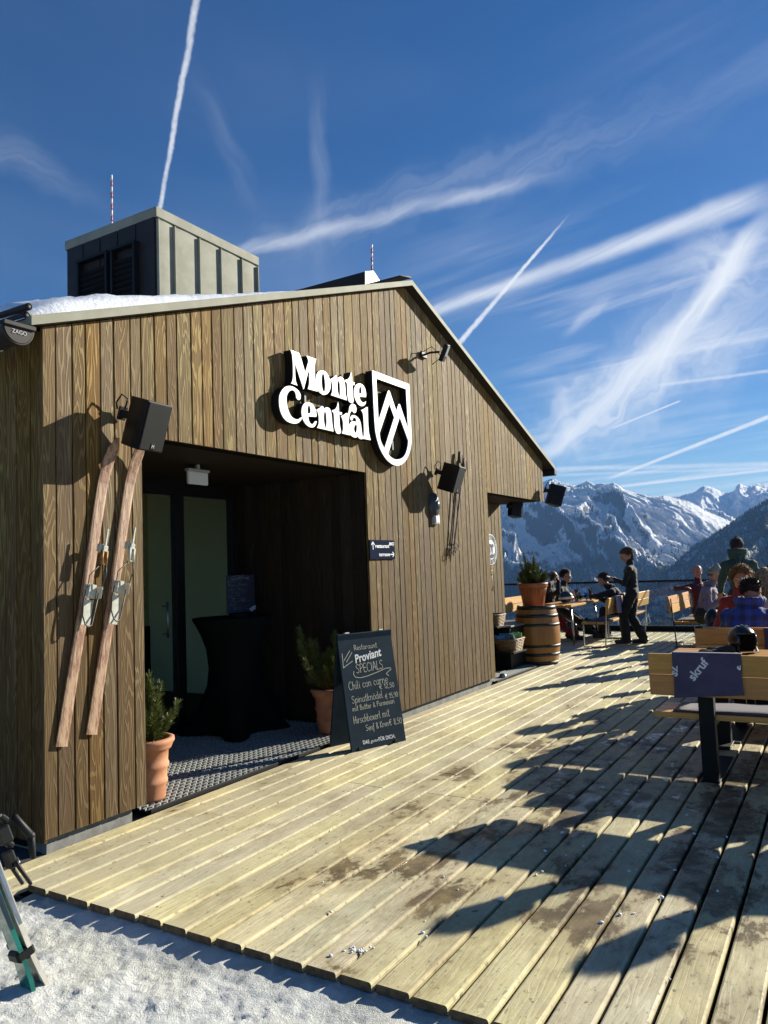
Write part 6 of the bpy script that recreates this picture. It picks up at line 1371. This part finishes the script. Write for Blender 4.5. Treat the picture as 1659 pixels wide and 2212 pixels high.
# ---------------------------------------------------------------- people
def fuse(mb, voxel, smooth=3, disp=0.0, seed=0):
    me = mb.mesh('fuse', []); o = bpy.data.objects.new('fuse', me); COL.objects.link(o)
    r = o.modifiers.new('r', 'REMESH'); r.mode = 'VOXEL'; r.voxel_size = voxel; r.use_smooth_shade = True
    s = o.modifiers.new('s', 'SMOOTH'); s.iterations = smooth; s.factor = .5
    dg = bpy.context.evaluated_depsgraph_get(); out = bpy.data.meshes.new_from_object(o.evaluated_get(dg)); bpy.data.objects.remove(o)
    if disp:
        n = len(out.vertices); co = np.empty(n*3, np.float32); out.vertices.foreach_get('co', co); no = np.empty(n*3, np.float32); out.vertices.foreach_get('normal', no); co = co.reshape(-1, 3); no = no.reshape(-1, 3)
        d = (1-np.abs(pn(co[:, 0]*9+co[:, 1]*7, co[:, 2]*13+co[:, 1]*4, seed))*3)*disp+pn(co[:, 0]*24, co[:, 2]*30+co[:, 1]*20, seed+3)*disp*.8
        co += no*d[:, None]; out.vertices.foreach_set('co', co.ravel()); out.update()
    return out
def skin(nm, c): return mat('skin_'+nm, c, tuple(x*.86 for x in c), 14, .5, .12, 120, spec=.35)
def cloth(nm, c, c2=None, **k): return mat('cloth_'+nm, c, c2 or tuple(x*.88 for x in c), k.pop('scale', 5), k.pop('rough', .85), .35, 55, sheen=k.pop('sheen', .1), bdist=.006, **k)
m_eye = mat('eye_dark', (.02, .014, .01), None, 4, .15)
def ik(a, b, l1, l2, pole):
    a = Vector(a); b = Vector(b); d = b-a; L = min(d.length, (l1+l2)*.995); u = d.normalized(); b = a+u*L
    x = (l1*l1-l2*l2+L*L)/(2*L); h = math.sqrt(max(l1*l1-x*x, 0)); p = Vector(pole); p = (p-u*p.dot(u)).normalized()
    return a+u*x+p*h, b
def hand(mb, w, d, up, side, curl=.5, sc=1.0):   # wrist, pointing direction, back-of-hand normal, thumb side
    d = Vector(d).normalized(); up = Vector(up); up = (up-d*up.dot(d)).normalized(); t = Vector(side); t = (t-d*t.dot(d)-up*t.dot(up)); t = t.normalized() if t.length > .05 else up.cross(d)
    w = Vector(w); M = Matrix([[t[i], up[i], d[i]] for i in range(3)]); s = sc
    mb.ell(w+d*.045*s, (.036*s, .015*s, .050*s), M, 12, 8)
    for k, (o, l) in enumerate(((.028, .072), (.010, .082), (-.009, .076), (-.027, .060))):
        a = w+d*.080*s+t*o*s; c1 = curl*.9; c2_ = curl*1.7; d1 = d*math.cos(c1)-up*math.sin(c1); d2 = d*math.cos(c2_)-up*math.sin(c2_)
        m1 = a+d1*l*.55*s; m2 = m1+d2*l*.50*s; mb.capsule(a, m1, .0098*s, .0088*s, 8); mb.capsule(m1, m2, .0088*s, .0074*s, 8)
    a = w+d*.025*s+t*.030*s; b_ = a+(d*.55+t*.75-up*.25).normalized()*.042*s; c = b_+(d*.85+t*.25-up*.4*curl).normalized()*.034*s
    mb.capsule(a, b_, .0125*s, .011*s, 8); mb.capsule(b_, c, .0105*s, .0085*s, 8)
def hairdo(kind, C, hf, hl, hu, m, root, seed, sc=1.0):
    rr = random.Random(seed); mb = MB(); Mh = Matrix([[hl[i], hf[i], hu[i]] for i in range(3)]); cc = C+hu*.022*sc-hf*.012*sc; R = Vector((.080, .098, .094))*sc
    def P(th, ph, k=1.0): return Vector((R.x*math.sin(th)*math.cos(ph), R.y*math.sin(th)*math.sin(ph), R.z*math.cos(th)))*k
    n, q = 36, 20; idx = {}; vs = []
    lim = {'short': 1.0, 'crop': 1.0, 'curly': 1.0, 'long': 1.0, 'pony': 1.0, 'fringe': 1.0}.get(kind, 1)
    def hairy(p):                                 # scalp region in head units
        x, y, z = p.x/R.x, p.y/R.y, p.z/R.z
        if kind == 'fringe': return z > -.55 and z < .12 and y < .15
        if y > .45: return z > .46
        if y > -.05: return z > (.10 if kind != 'pony' else .0)+.5*max(0, y)
        return z > -.62
    thick = {'short': .008, 'crop': .006, 'curly': .022, 'long': .012, 'pony': .008, 'fringe': .003}[kind]*sc
    for i in range(q+1):
        for k in range(n):
            p = P(math.pi*i/q, 2*math.pi*k/n); idx[(i, k)] = len(vs); w = 1+thick*(.8+.5*math.sin(k*1.9+i*1.3+seed))/p.length; vs.append(cc+Mh @ (p*w))
    fs = []
    for i in range(q):
        for k in range(n):
            if hairy(P(math.pi*(i+.5)/q, 2*math.pi*(k+.5)/n)): fs.append((idx[(i, k)], idx[(i+1, k)], idx[(i+1, (k+1) % n)], idx[(i, (k+1) % n)]))
    mb.add(vs, fs, 0, smooth=True)
    N = {'short': 520, 'crop': 160, 'curly': 560, 'long': 620, 'pony': 420, 'fringe': 60}[kind]
    for j in range(N):
        for _ in range(20):
            th = math.acos(rr.uniform(-.8, 1)); ph = rr.uniform(0, 6.283); p = P(th, ph)
            if hairy(p): break
        s0 = cc+Mh @ (p*1.03); nrm_ = (Mh @ Vector((p.x/R.x**2, p.y/R.y**2, p.z/R.z**2))).normalized()
        if kind == 'curly':
            t = nrm_.orthogonal().normalized(); b_ = nrm_.cross(t); a0 = rr.uniform(0, 6); r_ = rr.uniform(.006, .012)*sc; L = rr.uniform(.025, .06)*sc
            pts = [s0+nrm_*L*k/9+(t*math.cos(a0+k*1.15)+b_*math.sin(a0+k*1.15))*r_*min(1, k*.4)-hu*.010*(k/9)**2 for k in range(10)]; mb.tube(pts, .0028*sc, 4, cap=False)
        else:
            if kind == 'long': L = .20+.16*rr.random(); dirn_ = (nrm_*.25-hf*.45-Vector((0, 0, 1))*.9)
            elif kind == 'pony': L = .05; dirn_ = (-hf*.9-hu*.35+nrm_*.05)
            else: L = {'short': .035, 'crop': .014, 'fringe': .012}[kind]*rr.uniform(.7, 1.2); dirn_ = nrm_*.55-hf*.35+Vector((rr.uniform(-.3, .3), rr.uniform(-.3, .3), rr.uniform(-.5, .1)))
            if kind in ('short', 'crop') and p.y > 0: dirn_ = nrm_*.30-hf*.75+hl*rr.uniform(-.4, .4)+hu*.1
            L *= sc; pts = []
            for k in range(5):
                s = k/4; q_ = s0+(nrm_*.012*math.sin(min(s*3, 1.57))+dirn_.normalized()*L*s)*1.0
                if kind == 'long':                # fall over the skull before hanging
                    v = Mh.transposed() @ (q_-cc); g = math.sqrt((v.x/R.x)**2+(v.y/R.y)**2+(v.z/R.z)**2)
                    if g < 1.08: q_ = cc+Mh @ (v*(1.08/max(g, .2)))
                pts.append(q_)
            mb.tube(pts, [.0034*sc, .0036*sc, .0034*sc, .003*sc, .0012*sc], 4, cap=False)
    if kind == 'pony':
        b0 = cc-hf*.098*sc-hu*.02*sc
        for j in range(46):
            a = rr.uniform(0, 6.28); r_ = rr.uniform(0, .018); e = Vector((rr.uniform(-.03, .03), rr.uniform(-.03, .03), 0)); pts = [b0+(hl*math.cos(a)+hu*math.sin(a))*r_*.6, b0-hf*.035-hu*.03+(hl*math.cos(a)+hu*math.sin(a))*r_*1.5, b0-hf*.045-Vector((0, 0, .10))+e*.7, b0-hf*.03-Vector((0, 0, .19))+e]; mb.tube(pts, [.004, .005, .004, .0015], 4, cap=False)
    obj('hair', mb, m, root)
def person(label, x, y, th, pose='sit', seat=.46, lean=0.0, side=0.0, head=(0, 0, 0), hands=None, sc=1.0, skinc=(.48, .26, .18), jacket=(.02, .02, .02), trousers=(.015, .015, .017), boots=(.02, .02, .02), hair=None, hairc=(.03, .02, .012), extras=(), jmat=None, feet=None, group='people on the terrace', bulk=1.0, curl=(.6, .6), long_j=.0, handdir=None, hrough=.55, legs=1.05):
    f = Vector((math.cos(th), math.sin(th), 0)); l = Vector((-math.sin(th), math.cos(th), 0)); z = Vector((0, 0, 1)); k = sc
    pz = (seat+.085) if pose == 'sit' else .93*k
    P = Vector((x, y, pz)); s = (z*math.cos(lean)+f*math.sin(lean)); s = (s*math.cos(side)+l*math.sin(side)).normalized()
    s2 = (s*.75+z*.25+f*.10*math.sin(lean)).normalized()
    waist = P+s*.20*k; chest = P+s*.38*k; nb = P+s*.535*k-f*.005; fc = (f*math.cos(lean)-z*math.sin(lean)).normalized()
    sh = {sd: nb-s*.095*k+l*(.172*k*bulk**.6)*sg for sd, sg in (('L', 1), ('R', -1))}
    hyaw, hpitch, hroll = head; hf = (Matrix.Rotation(hyaw, 3, 'Z') @ f); hl = Matrix.Rotation(hyaw, 3, 'Z') @ l
    hf, hu = (hf*math.cos(hpitch)-z*math.sin(hpitch)).normalized(), (z*math.cos(hpitch)+hf*math.sin(hpitch)).normalized()
    if hroll: Rr = Matrix.Rotation(hroll, 3, hf); hl = Rr @ hl; hu = Rr @ hu
    C = nb+s2*.115*k+hu*.085*k+hf*.030*k
    root = thing('person', label, 'person', (x, y, 0), 0, group); b = MB(); Mh = Matrix([[hl[i], hf[i], hu[i]] for i in range(3)])
    # torso, neck, head
    b.capsule(P-l*.06*k, P+l*.06*k, .105*k*bulk, .105*k*bulk); b.capsule(P, waist, .11*k*bulk, .105*k*bulk, sq=1.15, side=f); b.capsule(waist, chest, .105*k*bulk, .12*k*bulk, sq=1.2, side=f)
    b.capsule(chest-l*.06*k, chest+l*.06*k, .11*k*bulk, .11*k*bulk); b.capsule(sh['L'], sh['R'], .050*k, .050*k); b.capsule(nb-s*.06*k, C-hu*.06*k-hf*.02*k, .058*k, .053*k)
    E = lambda a, fo, u, r: b.ell(C+hl*a*k+hf*fo*k+hu*u*k, tuple(q*k for q in r), Mh, 16, 10)
    E(0, -.010, .020, (.076, .094, .090)); E(0, .030, -.040, (.060, .062, .092)); E(0, .046, -.098, (.046, .044, .036)); E(0, -.015, -.045, (.066, .070, .060))
    E(0, .083, .012, (.050, .012, .010)); E(0, .091, -.080, (.025, .012, .011)); E(0, .084, -.118, (.020, .016, .016))
    for a in (-.036, .036): E(a, .066, -.045, (.024, .022, .022)); E(a*2.12, -.012, -.022, (.010, .022, .034))
    b.capsule(C+hf*.088*k+hu*.002*k, C+hf*.112*k-hu*.040*k, .0085*k, .0135*k, 8)
    for a in (-.011, .011): b.capsule(C+hf*.098*k-hu*.046*k+hl*a*k, C+hf*.090*k-hu*.044*k+hl*a*k, .009*k, .008*k, 6)
    # arms
    J = MB(); jr = .018; elb = {}; wr_ = {}
    for sd, sg in (('L', 1), ('R', -1)):
        tgt = (hands or {}).get(sd)
        tgt = Vector(tgt) if tgt is not None else (sh[sd]-z*.50*k+f*.10+l*.06*sg)
        pole = (hands or {}).get('p'+sd) or (-f*.5-z*.75+l*.55*sg)
        e, w = ik(sh[sd], tgt, .29*k, .26*k, pole); elb[sd] = e; wr_[sd] = w
        b.capsule(sh[sd], e, .047*k, .038*k); b.capsule(e, w, .038*k, .026*k); d = (w-e).normalized(); dd = (handdir or {}).get(sd) or d
        hand(b, w+d*.005, dd, (handdir or {}).get('u'+sd) or (z*.8+f*.3), -l*sg if True else l, curl[0 if sd == 'L' else 1], k)
        J.capsule(sh[sd]-l*.02*sg, e, (.062+jr*.2)*k*bulk, (.048+jr*.3)*k*bulk); J.capsule(e, w-d*.01, (.049+jr*.2)*k*bulk, .039*k*bulk)
    # legs
    T = MB(); B_ = MB()
    for sd, sg in (('L', 1), ('R', -1)):
        hip = P+l*.088*k*sg
        if pose == 'sit':
            ft = (feet or {}).get(sd); an = Vector(ft) if ft is not None else (P+f*.50*k+l*.13*sg); an.z = .11 if ft is None or len(ft) < 3 else ft[2]
            kn, an = ik(hip-z*.02, an, .44*k, .42*k, f*.5+z*.9)
        else:
            ft = (feet or {}).get(sd); an = Vector(ft) if ft is not None else Vector((hip.x, hip.y, .10)); an.z = .10; kn, an = ik(hip, an, .44*k, .43*k, f)
        b.capsule(hip, kn, .078*k, .055*k); b.capsule(kn, an, .052*k, .036*k); fd = (f+l*.18*sg).normalized()
        b.capsule(an-z*.05-fd*.02, an-z*.065+fd*.14*k, .036*k, .030*k)
        T.capsule(hip+z*.0, kn, .100*k*legs, .080*k*legs); T.capsule(kn, an+z*.02, .080*k*legs, .080*k*legs)
        B_.capsule(an+z*.16, an-z*.02, .062*k, .060*k, 14); B_.capsule(an-z*.045-fd*.055, an-z*.062+fd*.17*k, .052*k, .044*k, 14, sq=.85, side=l); B_.box(an-z*.100+fd*.055*k, (.27*k, .088, .018), .006, rotz(math.atan2(fd.y, fd.x)))
    T.capsule(P-l*.055*k-z*.01, P+l*.055*k-z*.01, .122*k*bulk, .122*k*bulk); T.capsule(P, P+s*.10*k, .12*k*bulk, .118*k*bulk)
    J.capsule(P+s*(.02-long_j)*k-l*.05*k, P+s*(.02-long_j)*k+l*.05*k, .122*k*bulk, .122*k*bulk); J.capsule(P+s*(.0-long_j)*k, waist, .128*k*bulk, .122*k*bulk, sq=1.15, side=f); J.capsule(waist, chest, .122*k*bulk, .135*k*bulk, sq=1.2, side=f); J.capsule(chest-l*.06*k, chest+l*.06*k, .124*k*bulk, .124*k*bulk)
    [J.capsule(nb-s*.055*k, sh[q_], .068*k*bulk, .060*k*bulk) for q_ in 'LR']; J.capsule(nb-s*.05, nb+s2*.045*k, .080*k, .066*k)
    bo = obj('body', fuse(b, .0085, 2), None, root, True) if False else None
    def put(nm, mb, vox, m_, smooth=3, disp=0.0, seed=1):
        me = fuse(mb, vox, smooth, disp, seed); me.name = nm; n = len(me.vertices); co = np.empty(n*3, np.float32); me.vertices.foreach_get('co', co); co = co.reshape(-1, 3)-np.array((x, y, 0), np.float32); me.vertices.foreach_set('co', co.ravel()); me.materials.clear(); me.materials.append(m_); me.update()
        o = bpy.data.objects.new(nm, me); COL.objects.link(o); o.parent = root; return o
    sd_ = int(abs(x*13+y*7)*10) % 90
    put('body', b, .0075, skin('%d' % int(skinc[0]*1000), skinc), 2)
    jm = jmat or cloth('j%03d%03d%03d' % tuple(int(c*999) for c in jacket), jacket)
    jk = put('jacket', J, .013, jm, 4, .007, sd_); put('trousers', T, .013, cloth('t%03d%03d%03d' % tuple(int(c*999) for c in trousers), trousers), 4, .007, sd_+4)
    put('boots', B_, .010, mat('boot%03d' % int(boots[0]*999), boots, None, 8, .4), 2)
    for a in (-.031, .031):
        e = MB(); e.ell(C+hl*a*k+hf*.083*k-hu*.013*k, (.0125*k, .010*k, .0075*k), Mh, 10, 6); obj('eye', e, m_eye, root)
    if hair: hairdo(hair, C, hf, hl, hu, mat('hair%03d%03d' % (int(hairc[0]*999), int(hairc[1]*999)), hairc, tuple(c*.5 for c in hairc), 30, hrough, spec=.45), root, sd_, k)
    info = dict(root=root, C=C, hf=hf, hl=hl, hu=hu, Mh=Mh, k=k, nb=nb, s=s, s2=s2, l=l, f=f, fc=fc, sh=sh, chest=chest, P=P, wr=wr_, put=put, jm=jm, elb=elb)
    for fn in extras: fn(info)
    return info
def beanie(c, top=.0):
    def fn(i):
        mb = MB(); C = i['C']; M_ = i['Mh']; k = i['k']; n = 32; prof = [(-.010, 1.05), (.035, 1.09), (.040, 1.02), (.075, .92), (.105, .62), (.120+top, .25), (.123+top, .02)]; vs = []
        for u, r in prof:
            for j in range(n): a = 2*math.pi*j/n; vs.append(C+M_ @ Vector((.084*k*r*math.cos(a), .101*k*r*math.sin(a)-.012*k, (u+.012-.05*math.sin(a)*(-.35))*k)))
        mb.add(vs, [(q*n+j, q*n+(j+1) % n, (q+1)*n+(j+1) % n, (q+1)*n+j) for q in range(len(prof)-1) for j in range(n)], 0, smooth=True)
        mb.add(vs[-n:], [tuple(range(n))]); o = obj('beanie', mb, cloth('b%03d%03d' % (int(c[0]*999), int(c[1]*999)), c, scale=20), i['root']); o.modifiers.new('t', 'SOLIDIFY').thickness = .006
    return fn
def hood(sz=1.0, up=False):
    def fn(i):
        mb = MB(); k = i['k']; nb = i['nb']+i['s2']*.03*k; f = i['f']
        for t in np.linspace(-2.3, 2.3, 15):
            d = -f*math.cos(t)+i['l']*math.sin(t); mb.capsule(nb+d*.085*k+Vector((0, 0, .0)), nb+d*.10*k*sz+Vector((0, 0, (.075 if up else .045)*k*sz)), .036*k*sz, .030*k*sz, 8)
        mb.capsule(nb-f*.10*k, nb-f*.13*k*sz-Vector((0, 0, .10)), .05*k*sz, .03*k, 10); i['put']('hood', mb, .010, i['jm'], 3, .006, 5)
    return fn
def glasses(c=(.01, .01, .01), lens=(.01, .01, .01), white=False, big=1.0):
    def fn(i):
        C, hf, hl, hu, k = (i[q] for q in ('C', 'hf', 'hl', 'hu', 'k')); fr_ = MB(); ln = MB(); fm = mat('frame_w' if white else 'frame_b', (.75, .75, .70) if white else c, None, 3, .35)
        for a in (-.034, .034):
            ring = [C+hl*(a+.027*big*math.cos(t))*k+hf*(.108-.10*abs(a+.027*math.cos(t))**1.2*1.0)*k+hu*(-.011+.021*big*math.sin(t))*k for t in np.linspace(0, 6.2832, 17)]; fr_.tube(ring, (.0045 if white else .0028)*k, 6, cap=False); ln.add(ring[:-1], [tuple(range(16))])
            sg = 1 if a > 0 else -1; fr_.tube([C+hl*sg*.064*k+hf*.092*k-hu*.006*k, C+hl*sg*.080*k+hf*.04*k-hu*.008*k, C+hl*sg*.080*k-hf*.015*k-hu*.012*k], (.0048 if white else .003)*k, 6)
        fr_.tube([C+hl*.008*k+hf*.109*k-hu*.008*k, C-hl*.008*k+hf*.109*k-hu*.008*k], .003*k, 6); g = obj('glasses_frame', fr_, fm, i['root'])
        m_l = mat('dark_lens', (.01, .01, .012), None, 3, .08) if white else m_clear
        obj('lens', ln, m_l, i['root'])
    return fn
def gadget(nm, lab, cat, c, size, rot, m_, grp=None):
    mb = MB(); mb.box(c, size, .004, rot); return tag(single(nm, mb, m_, lab, cat, grp))
PALE = (.50, .27, .19); TAN = (.44, .22, .14); BLK = (.013, .013, .015)
# waitress
w_ = person('woman in black standing and writing an order by the lilac towel', 11.66, -.62, R_(96), 'stand', lean=.03, head=(R_(4), R_(34), 0), sc=.995, skinc=PALE, jacket=(.012, .014, .012), trousers=(.012, .013, .012), hair='pony', hairc=(.13, .07, .03),
   hands=dict(L=(11.58, -.33, 1.19), R=(11.72, -.34, 1.17)), feet=dict(L=(11.62, -.47, .1), R=(11.74, -.74, .1)), bulk=.95, legs=1.12, curl=(.5, .8), boots=(.03, .03, .032))
gadget('order_pad', 'small pale order pad held by the standing woman', 'notepad', (11.65, -.245, 1.215), (.10, .15, .014), rotx(R_(24)), mat('paper', (.6, .52, .4), None, 4, .7))
# left table
a_ = person('bald man in black holding a phone to his ear', 12.36, 1.27, R_(-90), seat=.46, lean=.20, head=(R_(-22), R_(22), 0), skinc=TAN, jacket=BLK, trousers=(.30, .012, .02), hair='fringe', hairc=(.05, .035, .03), sc=1.0,
   hands=dict(L=(12.30, .98, 1.16), R=(12.21, 1.04, 1.17)), feet=dict(L=(12.05, .62, .11), R=(11.75, .55, .11)), curl=(.5, .8), handdir=dict(L=(-.1, -.05, 1), R=(.15, .05, 1)))
gadget('phone', 'dark phone held to the ear of the bald man', 'phone', (12.195, 1.06, 1.24), (.012, .075, .15), rotx(R_(12)) @ rotz(R_(10)), m_hblack)
person('dark haired man with glasses in a black jacket facing the beer', 12.95, 1.22, R_(-88), seat=.46, lean=.26, head=(R_(-3), R_(12), 0), skinc=PALE, jacket=(.015, .016, .018), trousers=(.02, .022, .026), hair='short', hairc=(.022, .014, .010), extras=(glasses(),),
   hands=dict(L=(13.05, .80, .80), R=(12.75, .78, .80)), feet=dict(L=(12.75, .42, .11), R=(12.45, .35, .11)))
person('grey-brown haired man in black bent over the beer table', 12.86, -.20, R_(104), seat=.46, lean=.62, head=(R_(-4), R_(20), 0), skinc=PALE, jacket=(.012, .013, .016), trousers=(.014, .015, .018), hair='short', hairc=(.085, .060, .040), bulk=1.1, extras=(hood(.8),),
   hands=dict(L=(12.72, .62, .80), R=(13.0, .45, .80)), feet=dict(L=(12.6, .22, .11), R=(12.95, .25, .11)))
# right table
person('bald man in a maroon pullover leaning an arm on the bench back', 12.66, -1.62, R_(-118), seat=.46, lean=-.03, head=(R_(-34), R_(6), 0), skinc=(.46, .21, .15), jacket=(.075, .010, .022), trousers=(.02, .022, .03), hair='fringe', hairc=(.35, .33, .31),
   hands=dict(R=(12.35, -1.42, .98), L=(12.5, -2.1, .80), pR=Vector((.2, .9, -.1))), feet=dict(L=(12.45, -2.2, .11), R=(12.25, -2.15, .11)), curl=(.5, .4))
person('person in a pale knit hat and lilac and black jacket at the railing table', 11.20, -1.88, R_(-92), seat=.46, lean=.32, head=(R_(0), R_(12), 0), skinc=PALE, jacket=(.21, .17, .23), trousers=(.035, .035, .018), hair='crop', hairc=(.15, .12, .09), bulk=1.12, extras=(beanie((.33, .31, .25), .03), hood(.7),
   lambda i: i['put']('jacket_panel', (lambda mb: (mb.capsule(i['P']+i['s']*.02-i['l']*.05, i['P']+i['s']*.02+i['l']*.05, .145, .145), mb.capsule(i['P'], i['P']+i['s']*.30, .150, .138, sq=1.1, side=i['f']), mb.capsule(i['P']+i['s']*.30+i['l']*-.10, i['P']+i['s']*.38+i['l']*-.10, .075, .06), mb)[-1])(MB()), .013, cloth('panel_black', (.016, .016, .016)), 4, .006, 7)),
   hands=dict(L=(11.35, -2.2, .80), R=(11.05, -2.2, .80)), feet=dict(L=(11.35, -2.15, .11), R=(11.05, -2.1, .11)))
person('tall person in a dark green hooded jacket standing with a black cap', 10.15, -2.63, R_(8), 'stand', lean=.05, head=(R_(-6), R_(10), 0), sc=1.02, skinc=(.45, .2, .14), jacket=(.018, .058, .052), trousers=BLK, hair='crop', hairc=(.03, .02, .015), bulk=1.16, long_j=.12, extras=(beanie((.010, .010, .011)), hood(1.15, True)),
   hands=dict(L=(10.62, -2.22, .80), R=(10.45, -2.95, .92)), curl=(.3, .6), side=.05)
person('curly red-haired person in white sunglasses facing the terrace', 7.18, -2.93, R_(178), seat=.46, lean=.16, head=(R_(38), R_(16), R_(-8)), skinc=(.52, .24, .15), jacket=(.24, .02, .015), trousers=BLK, hair='curly', hairc=(.33, .15, .045), extras=(glasses(white=True, big=1.15),), sc=1.03)
person('person with long blond hair and a pale hooded jacket, seen from behind', 6.82, -3.17, R_(-20), seat=.46, lean=.10, head=(R_(-5), R_(10), R_(10)), skinc=PALE, jacket=(.52, .48, .58), trousers=BLK, hair='long', hairc=(.40, .27, .12), extras=(hood(1.1),), sc=1.0)
m_check, nt, b = newmat('blue_check'); oc = nt.objc(); cx_, cy_, cz_ = nt.sep(oc)[0:3]
k1 = nt.step(nt.math('SINE', nt.math('MULTIPLY', cy_, 62.0)), -.4, .6); k2 = nt.step(nt.math('SINE', nt.math('MULTIPLY', cz_, 62.0)), -.4, .6); setb(nt, b, color=nt.mix(nt.math('MULTIPLY', nt.math('ADD', k1, k2), .5), (.020, .050, .30), (.012, .020, .085)), rough=.8, normal=nt.bump(nt.noise(oc, 40, 4, .6), .4, .006)); b.inputs['Sheen Weight'].default_value = .1
person('man in a blue checked hooded jacket seen from behind', 5.36, -3.15, R_(-4), seat=.46, lean=.50, side=-.02, head=(R_(-24), R_(24), R_(-6)), skinc=(.48, .22, .15), jacket=(.02, .04, .2), jmat=m_check, trousers=BLK, hair='short', hairc=(.045, .030, .020), extras=(hood(1.2),), bulk=1.34,
   hands=dict(L=(5.92, -3.05, .82), R=(5.92, -3.45, .82)))
person('man in a black cap at the right edge, looking left', 9.1, -3.30, R_(100), seat=.46, lean=.18, head=(R_(8), R_(4), 0), skinc=(.46, .22, .15), jacket=(.02, .02, .022), trousers=BLK, hair='crop', hairc=(.03, .02, .015), extras=(beanie((.010, .010, .011)),))
person('person in a dark jacket on the foreground bench, outside the frame', 3.22, -3.98, R_(0), seat=.45, lean=.12, head=(0, .1, 0), jacket=(.05, .05, .06), hair='short')
person('second person in a dark jacket on the foreground bench, outside the frame', 3.22, -4.62, R_(0), seat=.45, lean=.05, head=(.2, .1, 0), jacket=(.06, .03, .03), hair='short')
mb = MB(); mb.ell((10.35, -2.16, .50), (.18, .14, .22), None, 16, 12); mb.ell((10.3, -2.2, .40), (.20, .17, .16), None, 16, 10); tag(single('ski_bag', mb, mat('shiny_black', (.012, .011, .011), None, 9, .25, .6, 18), 'shiny black bag hanging at the railing table beside the green jacket', 'bag'))
